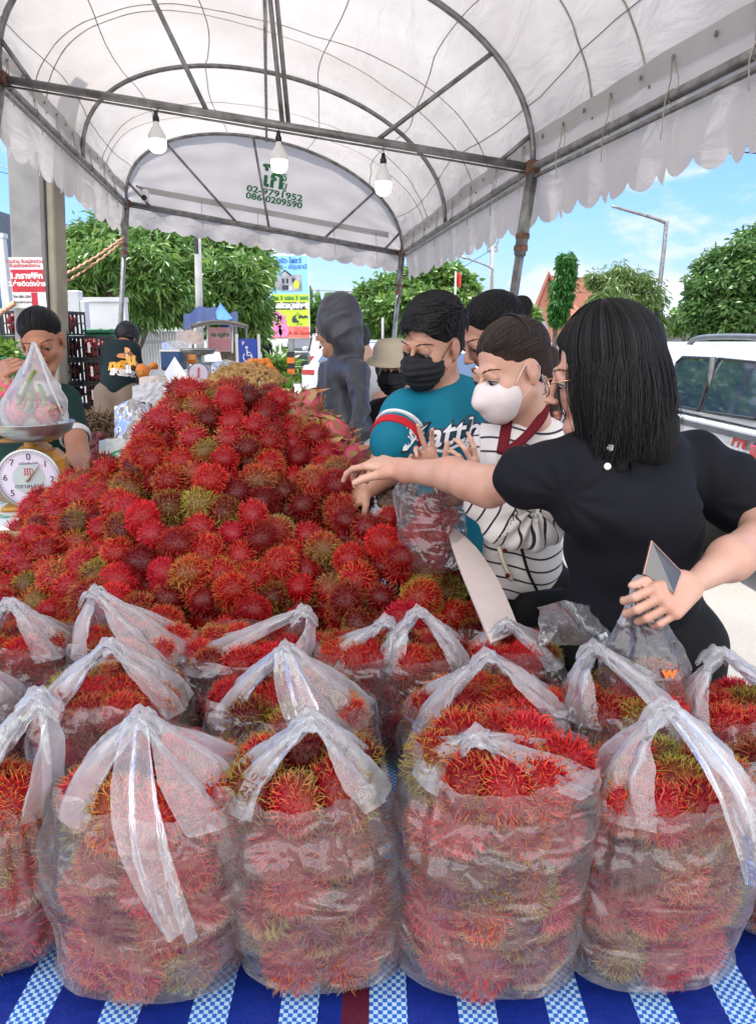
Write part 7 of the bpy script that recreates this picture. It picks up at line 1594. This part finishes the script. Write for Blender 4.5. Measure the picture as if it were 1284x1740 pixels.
# tall banner
DB = 25.0; ub = rp(1, DB); bn = thing('banner_sign', 'tall housing banner in blue, lime and salmon on an orange and black post', 'banner', G0(491, DB)); Yb = at(492, 505, DB)[1]
def bq(x0, y0, x1, y1, off, mat, nm, par=bn):
    mb = MB(); P_ = [at(x, y, DB) for x, y in ((x0, y0), (x1, y0), (x1, y1), (x0, y1))]; P_ = [np.array([p[0], Yb-off, p[2]]) for p in P_]; mb.poly(P_, .012, (0, -1, 0)); return mb.build(nm, mat, par)
M['bsky'] = pm('banner_sky', (.10, .40, .75), .5, .2, .6, col2=(.30, .60, .80)); M['lime'] = pm('banner_lime', (.48, .66, .03), .5, .05); M['salmon'] = pm('banner_salmon', (.75, .20, .16), .5, .05)
f1 = bq(459.5, 434, 525.5, 576, -.05, M['print_w'], 'frame'); pn1 = bq(461, 435.5, 524.5, 574.5, -.03, M['bsky'], 'picture_panel'); bq(461, 500, 524.5, 554, -.01, M['lime'], 'lime_panel'); bq(461, 554, 524.5, 574.5, -.01, M['salmon'], 'salmon_panel'); bq(464, 513.5, 520, 526, .005, M['dk'], 'dark_strip')
def bt_(txt, px, py, size, mat, bold=.02, sq=1.0):
    mb = MB(); o = at(px, py, DB); o[1] = Yb-.03; lettering(mb, txt, size*ub*1.35, o, (1, 0, 0), (0, 0, 1), bold, sq, 0); mb.build('lettering', mat, bn)
bt_('เวนิว โฟลว์', 492, 444.5, 7.5, M['blue'], .008); bt_('รังสิต - ปทุมธานี', 492, 454.5, 7, M['blue'], .004); bt_('บ้าน 5 นอน 3 จอด', 492, 506.5, 7, M['green'], .008, .95); bt_('1 แปลงสุดท้าย!!', 492, 519.5, 8, M['print_w'], .02, .92); bt_('0', 469, 541, 17, M['pink'], .08); bt_('0', 469, 541, 15, M['dk'], .01); bt_('%', 480, 543, 11, M['pink'], .03); bt_('60', 475, 562, 17, M['pink'], .08, .95); bt_('6.99', 509, 542.5, 11, M['dk'], .02, 1.05); bt_('เริ่ม', 506, 534, 5, M['dk'], .0); bt_('ล้าน', 508, 550.5, 5, M['dk'], .0); bt_('A 30 ไร่เศษ', 508, 566, 6, M['pred'], .004); bt_('โทร 1395', 511, 559, 5, M['pred'], .0)
mb = MB(); H = lambda pts: [np.array([at(x, y, DB)[0], Yb-.02, at(x, y, DB)[2]]) for x, y in pts]
for pts in ([(477, 470), (485, 461), (493, 468), (493, 494), (477, 494)], [(493, 470), (508, 466), (513, 470), (513, 494), (493, 494)], [(464, 474), (477, 472), (477, 492), (464, 490)]): mb.poly(H(pts), .006, (0, -1, 0))
mb.build('house_picture', pm('house_picture_grey', (.42, .42, .50), .6, .3, 3), bn)
mb = MB(); 
for pts in ([(474, 471), (485, 459), (497, 468), (495, 470), (485, 462)], [(480, 474), (484, 474), (484, 482), (480, 482)], [(487, 474), (491, 474), (491, 482), (487, 482)], [(480, 485), (491, 485), (491, 493), (480, 493)], [(497, 474), (502, 473), (502, 481), (497, 481)]): mb.poly(H(pts), .010, (0, -1, 0))
mb.build('house_detail', M['dk'], bn); mb = MB(); mb.add(*(lambda c: ([c]+[c+np.array([math.cos(t_)*5*ub, -.004, math.sin(t_)*7*ub]) for t_ in np.linspace(0, 6.28, 15)[:-1]], [(0, i+1, (i+1) % 14+1) for i in range(14)]))(np.array([at(504, 484, DB)[0], Yb-.036, at(504, 484, DB)[2]]))); mb.build('tree_picture', M['lime'], bn)
xb = at(491, 568, DB)[0]; mb = MB(); mb.box((xb, Yb+.12, at(491, 425, DB)[2]/2), (.16, .12, at(491, 418, DB)[2])); mb.build('post', M['conc'], bn)
for i, py in enumerate(range(598, 648, 10)):
    z1, z0 = at(491, py, DB)[2], at(491, py+10, DB)[2]; mb = MB(); mb.box((xb, Yb+.12, (z1+z0)/2), (.24, .20, z1-z0)); mb.build('painted_band', M['black' if i % 2 == 0 else 'orange'], bn)

# =================================================================== far buildings
M['rooft'] = pm('terracotta_roof', (.50, .18, .10), .8, .15, 30, .5, 80, stretch=(1, 1, 3)); M['salmongable'] = pm('salmon_gable', (.55, .24, .16), .8, .1); M['whouse'] = pm('warehouse_grey', (.30, .34, .40), .6, .05); M['whdark'] = pm('dark_opening', (.04, .05, .07), .7)
DH = 38.0; hs = thing('temple_hall', 'hall with steep terracotta roofs and pointed gable behind the mast tree', 'building', G0(950, DH)); X = lambda px, py, d=DH: at(px, py, d)
mb = MB(); mb.poly([X(888, 583), X(930, 473), X(990, 583)], -.3, (0, -1, 0)); mb.build('gable_wall', M['salmongable'], hs)
mb = MB(); mb.add([X(931, 468), X(1030, 473, DH+9), X(1050, 583, DH+9), X(990, 583)], [(0, 1, 2, 3)]); mb.add([X(931, 471, DH-.4), X(985, 480, DH+4), X(1000, 560, DH+4), X(984, 575, DH-.4)], [(0, 1, 2, 3)]); mb.build('roof', M['rooft'], hs)
mb = MB(); mb.tube([X(886, 590, DH-.5), X(931, 468, DH-.5), X(988, 590, DH-.5)], .22, 6); mb.build('barge_board', pm('brown_barge', (.25, .08, .05), .7), hs); mb = MB(); mb.poly([X(905, 560, DH-.35), X(918, 528, DH-.35), X(930, 560, DH-.35)], .1, (0, -1, 0)); mb.build('gable_window', M['whouse'], hs)
f_ = G0(940, DH+2); mb = MB(); mb.box((f_[0]+1, f_[1]+3, .6), (5.5, 5, 1.2)); mb.build('wall', M['wallw'], hs)
wh = thing('warehouse', 'long pale grey warehouse with a dark opening between the trees', 'building', G0(1160, 60)); a_, b_ = at(1105, 568, 60), at(1290, 568, 60); zt5 = at(1150, 490, 60)[2]; zs = at(1150, 538, 60)[2]
mb = MB(); mb.box(((a_[0]+b_[0])/2, a_[1]+6, zs/2), (b_[0]-a_[0], 11.8, zs)); mb.build('wall', pm('warehouse_wall', (.42, .43, .45), .7, .05), wh); mb = MB(); mb.add([(a_[0], a_[1]-.3, zs), (b_[0], a_[1]-.3, zs), (b_[0], a_[1]+8, zt5+.8), (a_[0], a_[1]+8, zt5+.8)], [(0, 1, 2, 3)]); mb.build('roof', M['whouse'], wh)
mb = MB(); mb.box((at(1160, 568, 60)[0], a_[1]-.05, zs-.35), (rp(50, 60), .1, .6)); mb.build('opening', M['whdark'], wh)
for (px, w_, py, d, lab, mt) in ((640, 60, 560, 55, 'low house with brown roof behind the parked cars', 'rooft'), (740, 90, 572, 50, 'low white building behind the shoppers', 'whouse')):
    t = thing('house', lab, 'building', G0(px, d), 'low houses across the road'); q = G0(px, d); z = at(px, py+10, d)[2]; W_ = rp(w_, d); mb = MB(); mb.box((q[0], q[1]+2, z/2), (W_, 4, z)); mb.build('wall', M['wallw'], t); mb = MB(); mb.add([(q[0]-W_*.55, q[1]-.5, z), (q[0]+W_*.55, q[1]-.5, z), (q[0]+W_*.5, q[1]+2, z+.8), (q[0]-W_*.5, q[1]+2, z+.8)], [(0, 1, 2, 3)]); mb.build('roof', M[mt], t)
lw = thing('boundary_wall', 'low grey boundary wall seen over the pickup roof', 'wall', G0(1200, 31)); q = G0(1215, 31); zz = at(1200, 566, 31)[2]; mb = MB(); mb.box((q[0], q[1], zz/2), (rp(220, 31), .2, zz)); mb.build('wall_body', M['conc'], lw)
# =================================================================== vehicles
def paint(name, col): 
    m, nt, b, N, L = nodes(name); b.inputs['Base Color'].default_value = (*col, 1); b.inputs['Roughness'].default_value = .32; b.inputs['Coat Weight'].default_value = .8; b.inputs['Coat Roughness'].default_value = .05
    tc = N.new('ShaderNodeTexCoord'); n = N.new('ShaderNodeTexNoise'); n.inputs['Scale'].default_value = 3; n.inputs['Detail'].default_value = 6; L.new(tc.outputs['Object'], n.inputs[0]); r = N.new('ShaderNodeMapRange'); r.inputs[3].default_value = .22; r.inputs[4].default_value = .45; L.new(n.outputs[0], r.inputs[0]); L.new(r.outputs[0], b.inputs['Roughness']); return m
M['carwhite'] = paint('white_car_paint', (.66, .68, .68)); M['cardark'] = paint('dark_car_paint', (.03, .04, .05)); M['carsilver'] = paint('silver_car_paint', (.42, .46, .50)); M['carblue'] = paint('blue_car_paint', (.10, .22, .42))
def glass_mat():
    m, nt, b, N, L = nodes('tinted_car_glass'); b.inputs['Base Color'].default_value = (.015, .03, .06, 1); b.inputs['Roughness'].default_value = .04; b.inputs['Specular IOR Level'].default_value = 1.0; b.inputs['Coat Weight'].default_value = .6; b.inputs['IOR'].default_value = 1.8; return m
M['glass'] = glass_mat(); M['rubber'] = pm('tyre_rubber', (.02, .02, .02), .8, .2, 20, .3, 60); M['rim'] = pm('alloy_rim', (.45, .46, .48), .3, .1, metal=.8); M['taillamp'] = pm('tail_lamp_red', (.50, .012, .015), .15, .2, 20, coat=1); M['trim'] = pm('grey_trim', (.10, .11, .12), .5, .1)
def wheel(par, x, y, r, w, sgn):
    t = MB(); R = euler(0, math.pi/2*sgn, 0); t.lathe([(r*.62, -w/2), (r*.93, -w/2), (r, -w*.32), (r, w*.32), (r*.93, w/2), (r*.62, w/2)], 32, (x, y, r), R); o = t.build('wheel', M['rubber'], par, smooth=True)
    k = MB(); k.lathe([(r*.62, w*.40), (r*.56, w*.25), (r*.15, w*.30), (0, w*.34)], 32, (x, y, r), R)
    for i in range(6): a_ = i*math.pi/3; k.box(V3((x, y, r))+R@np.array([math.cos(a_)*r*.34, math.sin(a_)*r*.34, w*.36]), (r*.56, r*.11, w*.12), R@rz(a_))
    k.build('rim', M['rim'], o)
def pickup(label, loc, yaw, mat, canopy=False, sc=1.0, group='pickups parked by the road', H=1.0):
    """built around the origin, tail at -Y, left side at -X; length 5.1, width 1.75"""
    t = thing('pickup', label, 'pickup', (0, 0, 0), group); W_ = .86
    def side(prof, name, m_, x0, x1, par=t, tuck=None):
        mb = MB(); n = len(prof); P = np.array(prof, float); V = []
        secs = [(x0+.05, .94), (x0, 1.0), (x1, 1.0), (x1-.05, .94)] if False else [(x0, 0), (x1, 0)]
        for x, _ in secs:
            for y, z in P: xx = x*(1-(tuck(z) if tuck else 0)); V.append((xx, y, z*H))
        mb.add(V, [tuple(range(n))[::-1], tuple(range(n, 2*n))]+[(i, (i+1) % n, n+(i+1) % n, n+i) for i in range(n)]); o = mb.build(name, m_, par); bv = o.modifiers.new('b', 'BEVEL'); bv.width = .035; bv.segments = 3; bv.limit_method = 'ANGLE'; o.data.polygons.foreach_set('use_smooth', [True]*len(o.data.polygons)); o.data.set_sharp_from_angle(angle=R_(35)); return o
    def arch(yc, r, n=9): return [(yc+r*math.cos(a_), .36+r*math.sin(a_)) for a_ in np.linspace(0, math.pi, n)]
    body = [(-2.55, .45), (-2.58, .62), (-2.56, 1.10), (-2.50, 1.14), (1.05, 1.14), (2.30, 1.04), (2.52, .92), (2.58, .62), (2.50, .36)]+arch(1.62, .42)[0:]+[(1.15, .34), (-1.0, .34)]+arch(-1.45, .42)+[(-1.95, .42)]
    side(body, 'body', mat, -W_, W_)
    cab = [(-.72, 1.12), (-.62, 1.40), (-.52, 1.66), (-.40, 1.72), (.62, 1.73), (.80, 1.66), (1.55, 1.12)]
    tuck = lambda z: .16*max(0, (z-1.12)/.6)
    cb = side(cab, 'cab', mat, -W_+.01, W_-.01, tuck=tuck)
    def glass(poly, name='window', par=cb, off=.012):
        for s_ in (-1, 1):
            mb = MB(); P = [(s_*((W_-.01)*(1-tuck(z))+off), y, z*H) for y, z in poly]; mb.poly(P, .006, (s_, 0, 0)); g_ = mb.build(name, M['glass'], par)
            fr = MB(); fr.tube([V3(p)+np.array([s_*.004, 0, 0]) for p in P+[P[0]]], .012, 6, cap=False); fr.build('window_seal', M['black'], g_)
    glass([(-.56, 1.22), (-.44, 1.60), (.06, 1.62), (.06, 1.19)]); glass([(.13, 1.19), (.13, 1.62), (.66, 1.60), (.82, 1.48), (1.20, 1.19)])
    mb = MB(); mb.poly([(-.58, 1.60, 1.205*H), (.58, 1.60, 1.205*H), (.54, .93, 1.60*H), (-.54, .93, 1.60*H)][::-1], .012, (0, .5, .86)); mb.build('windscreen', M['glass'], cb)
    mb = MB(); mb.poly([(-.58, -.72, 1.22*H), (.58, -.72, 1.22*H), (.52, -.585, 1.58*H), (-.52, -.585, 1.58*H)], .012, (0, -1, .2)); mb.build('rear_window', M['glass'], cb)
    for s_ in (-1, 1):
        for y in (1.62, -1.45): wheel(t, s_*(W_-.10), y, .36, .24, s_)
        mb = MB(); mb.box((s_*(W_-.07), -2.56, .90*H), (.16, .10, .36*H), bev=.02); mb.box((s_*(W_-.0), -2.44, .92*H), (.022, .26, .26*H), bev=.01); mb.build('tail_lamp', M['taillamp'], t)
        mb = MB(); mb.box((s_*(W_-.14), 2.48, .84*H), (.30, .18, .18), bev=.03); mb.build('headlight', M['rim'], t)
        mb = MB(); mb.ball((s_*(W_+.10), 1.05, 1.22*H), (.11, .06, .08), 12); mb.build('wing_mirror', mat, t, smooth=True)
        for y in (.02, -.62, 1.08): mb = MB(); mb.box((s_*(W_+.001), y, .80*H), (.006, .012, .62)); mb.build('door_gap', M['black'], t)
        for y in (-.48, .16): mb = MB(); mb.box((s_*(W_+.018), y, 1.02*H), (.03, .16, .03), bev=.01); mb.build('door_handle', M['rim'], t)
        mb = MB(); mb.box((s_*(W_+.003), -1.62, 1.085*H), (.012, 1.80, .045), bev=.004); mb.build('rail_trim', M['trim'], t)
    mb = MB(); mb.box((0, -2.64, .50), (1.5, .14, .14), bev=.03); mb.build('bumper', M['rim'], t); mb = MB(); mb.box((0, -2.585, .72), (.34, .01, .12)); mb.build('number_plate', M['print_w'], t); mb = MB(); mb.box((0, -2.59, .84*H), (1.3, .01, .40*H), bev=.02); mb.build('tailgate', mat, t)
    if canopy:
        cp = [(-2.52, 1.15), (-2.46, 1.40), (-2.40, 1.62), (-2.22, 1.70), (-.75, 1.715), (-.68, 1.60), (-.76, 1.15)]
        o = side(cp, 'canopy', mat, -W_+.02, W_-.02, tuck=tuck); glass([(-2.30, 1.22), (-2.22, 1.60), (-1.56, 1.615), (-1.56, 1.20)], par=o, off=.008); glass([(-1.51, 1.20), (-1.51, 1.615), (-.98, 1.61), (-.90, 1.56), (-.98, 1.22), (-1.02, 1.20)], par=o, off=.008)
        for s_ in (-1, 1): mb = MB(); mb.box((s_*((W_-.02)*.91+.02), -1.535, 1.41*H), (.02, .05, .42*H), rz(0), bev=.004); mb.build('window_divider', M['steel'], o)
        for s_ in (-.62, .62): mb = MB(); mb.tube(catmull([(s_, -2.30, 1.70*H), (s_, -2.18, 1.765*H), (s_, -1.5, 1.785*H), (s_, -.95, 1.77*H), (s_, -.78, 1.71*H)], 6), .022, 8); mb.build('roof_rail', M['trim'], o, smooth=True)
        mb = MB(); lettering(mb, 'Pre', .125, (-W_-.006, -2.16, 1.04*H), (0, -1, 0), (0, 0, 1), .004, 1.15, 0, shear=.35); mb.build('lettering', M['redink'], t); mb = MB(); lettering(mb, 'RUNNER', .105, (-W_-.006, -2.42, 1.03*H), (0, -1, 0), (0, 0, 1), .002, 1.0, 0, shear=.35); mb.build('lettering', M['trim'], t)
    t.location = loc; t.rotation_euler = (0, 0, yaw); t.scale = (sc, sc, sc); return t
def car(label, loc, yaw, mat, sc=1.0, group='cars parked by the road'):
    t = thing('car', label, 'car', (0, 0, 0), group); W_ = .84
    def prof(P, name, m_, tuck, par=t):
        n = len(P); V = [(s_*W_*(1-tuck(z)), y, z) for s_ in (-1, 1) for y, z in P]; mb = MB(); mb.add(V, [tuple(range(n))[::-1], tuple(range(n, 2*n))]+[(i, (i+1) % n, n+(i+1) % n, n+i) for i in range(n)]); o = mb.build(name, m_, par); bv = o.modifiers.new('b', 'BEVEL'); bv.width = .05; bv.segments = 3; bv.limit_method = 'ANGLE'; return o
    prof([(-2.1, .3), (-2.15, .7), (-2.0, .92), (1.2, .90), (2.0, .78), (2.15, .6), (2.1, .3)], 'body', mat, lambda z: .03); cb = prof([(-1.7, .9), (-1.1, 1.38), (-.2, 1.45), (.4, 1.40), (1.2, .9)], 'cabin', mat, lambda z: .16*(z-.9)/.5)
    for s_ in (-1, 1):
        P = [(s_*(W_*(1-.16*(z-.9)/.5)+.012), y, z) for y, z in ((-1.35, .98), (-1.0, 1.32), (-.2, 1.38), (.35, 1.34), (.95, .98))]; mb = MB(); mb.poly(P, .004, (s_, 0, 0)); mb.build('window', M['glass'], cb)
        for y in (-1.35, 1.35): wheel(t, s_*(W_-.08), y, .31, .2, s_)
        mb = MB(); mb.box((s_*.62, -2.12, .75), (.34, .1, .14), bev=.02); mb.build('tail_lamp', M['taillamp'], t); mb = MB(); mb.box((s_*.62, 2.08, .66), (.32, .1, .12), bev=.02); mb.build('headlight', M['rim'], t)
    mb = MB(); mb.poly([(-.58, -1.66, .98), (.58, -1.66, .98), (.52, -1.18, 1.34), (-.52, -1.18, 1.34)], .012, (0, -.6, .6)); mb.build('rear_window', M['glass'], cb); mb = MB(); mb.poly([(-.58, 1.14, .98), (.58, 1.14, .98), (.52, .5, 1.35), (-.52, .5, 1.35)][::-1], .012, (0, .6, .6)); mb.build('windscreen', M['glass'], cb)
    t.location = loc; t.rotation_euler = (0, 0, yaw); t.scale = (sc, sc, sc); return t
# near truck: left rear corner just beyond the photo edge
yawt = math.atan2(.063, 1.0); c_ = rz(yawt)
corner = at(1296, 900, 4.88); corner[2] = 0; org = corner-c_@np.array([-.86, -2.56, 0])
pickup('white pickup with a canopy, side windows and roof rails behind the woman in black', org, yawt, M['carwhite'], True, 1.0, H=.925)
pk = G0(541, 22); pickup('white pickup seen from behind, its red tail lamp beside the hooded person', (pk[0]+.35, pk[1]+2.6, 0), R_(6), M['carwhite'], False, 1.0, 'pickups parked by the road')
pickup('dark green pickup ahead of the white one, beside the banner post', (G0(519, 29)[0]-.1, 31.5, 0), R_(6), M['cardark'], False, .95)
for i, (px, d, m_, yw, lab) in enumerate(((500, 46, 'carsilver', 6, 'silver car far ahead behind the banner post'), (612, 20, 'carwhite', -20, 'white car between the hooded jacket and the bucket cap'), (650, 24, 'carblue', -35, 'blue car behind the bucket cap'), (787, 13, 'carwhite', 160, 'white car behind the neck of the young man'), (632, 38, 'carsilver', 10, 'grey car far down the road under the trees'), (590, 52, 'carwhite', 10, 'white car farthest down the road'))):
    q = G0(px, d); car(lab, (q[0], q[1]+1, 0), R_(yw), M[m_])
for i, (px, d) in enumerate(((606, 50), (667, 44))):
    t = thing('traffic_cone', ['orange traffic cone far down the road beside the parked cars', 'orange traffic cone far off beside the thin pale pole'][i], 'cone', G0(px, d), 'far traffic cones'); q = G0(px, d); mb = MB(); mb.lathe([(.16, .03), (.04, .7), (0, .71)], 16, q); mb.build('cone_body', M['orange'], t, smooth=True); mb = MB(); mb.box(q+np.array([0, 0, .015]), (.38, .38, .03)); mb.build('cone_base', M['black'], t)

# =================================================================== things on the stalls beyond the heap
def stall_item(name, label, cat, parts, group=None): 
    t = thing(name, label, cat, parts[0][1]); 
    if group: t['group'] = group
    for nm, _, mb, m_, sm in parts: mb.build(nm, M[m_] if isinstance(m_, str) else m_, t, smooth=sm)
    return t
DQ = 5.4; q = at(310, 645, DQ)
ft = thing('far_table', 'table beyond the heap holding orange bags, a blue box and a second dial scale', 'table', (q[0], q[1]+.2, 0)); mb = MB(); mb.box((q[0], q[1]+.25, q[2]-.03), (rp(130, DQ), .7, .05)); mb.build('tabletop', M['wood'], ft)
for x in (-.24, .24):
    for y in (0, .5): mb = MB(); mb.rod((q[0]+x, q[1]+y, 0), (q[0]+x, q[1]+y, q[2]-.05), .018); mb.build('leg', M['galv'], ft)
q = at(296, 612, DQ+.3); mb = MB(); mb.box(q, (rp(34, DQ), .22, rp(34, DQ)), bev=.01); m2 = MB(); m2.box(q+np.array([0, 0, rp(17, DQ)]), (rp(36, DQ), .24, .015), bev=.004); stall_item('blue_box', 'dark blue cool box behind the folded white paper', 'box', [('box_body', q, mb, pm('box_blue', (.01, .07, .20), .5), False), ('lid', q, m2, 'white', False)])
for i, (px, py, w_, h_, d, lab) in enumerate(((330, 607, 22, 26, DQ+.3, 'orange mesh bag right of the blue box'), (345, 598, 26, 10, DQ+.5, 'flat orange bag lying above the second dial scale'), (243, 632, 20, 28, DQ, 'orange packet standing beside the bending man'), (262, 622, 12, 12, DQ+.2, 'small orange packet under the seedlings'))):
    q = at(px, py, d); mb = MB(); mb.ball(q, (rp(w_/2, d), .08, rp(h_/2, d)), 16); V = mb.v[0]; V += np.sign(V-q)*(vnoise(V, 25, i)*.01)[:, None]; t = thing('orange_bag', lab, 'bag', q, 'orange bags on the far table'); mb.build('net', M['tang'], t, smooth=True); mb = MB(); mb.box(q+np.array([0, -.085, 0]), (rp(w_*.5, d), .004, rp(h_*.3, d))); mb.build('bag_label', M['scaleyel'], t)
q = at(338, 634, 4.9); t = thing('dial_scale', 'second smaller dial scale with round pink face beyond the heap', 'scale', q); u_ = rp(1, 4.9); mb = MB(); mb.lathe([(0, -14*u_), (17*u_, -14*u_), (18*u_, 0), (17*u_, 2*u_), (16*u_, .8*u_), (0, .8*u_)], 36, q, euler(math.pi/2, 0, 0)); mb.build('dial_housing', M['steel'], t, smooth=False); mb = MB(); mb.lathe([(16*u_, 1.4*u_), (0, 1.5*u_)], 36, q, euler(math.pi/2, 0, 0)); mb.build('dial', M['dial'], t); mb = MB(); mb.tube([q+np.array([-.004, -.014, -.03]), q+np.array([.003, -.014, .035])], .005, 6); mb.build('pointer', M['redink'], t)
mb = MB(); p_ = at(338, 600, 4.95); mb.lathe([(0, 0), (.09, .0), (.12, .025), (.125, .03), (.118, .02), (.09, -.006), (0, -.006)], 32, p_); mb.build('pan', M['steel'], t, smooth=True); mb = MB(); mb.rod(p_, q+np.array([0, .03, .05]), .02); mb.build('pan_support', M['steel'], t)
pb = thing('folded_paper', 'white folded paper tent standing on the back of the heap', 'paper', at(300, 655, 3.15)); a_, b_, c2, d_ = at(280, 634, 3.3), at(297, 606, 3.3), at(323, 645, 3.15), at(296, 668, 3.1); mb = MB(); mb.poly([a_, b_, c2, d_], .003, (0, -1, .2)); mb.build('paper_sheet', M['print_w'], pb)
for i, (cx, cy, d, w_, h_, m_, lab) in enumerate(((300, 590, 6.6, 50, 20, 'film_milky', 'white plastic bundle on top of the far blue box'), (262, 650, 5.2, 50, 20, 'foam', 'pale paper packets spread on the far table'), (385, 630, 6.0, 52, 36, 'film_milky', 'white bag slumped in front of the food cart'), (322, 575, 7.4, 46, 26, 'foam', 'cream cloth draped beside the white railing'))):
    crumple('bundle', lab, 'bundle', cx, cy, d, w_, h_, M[m_], 30+i, .02)
place_fruits()
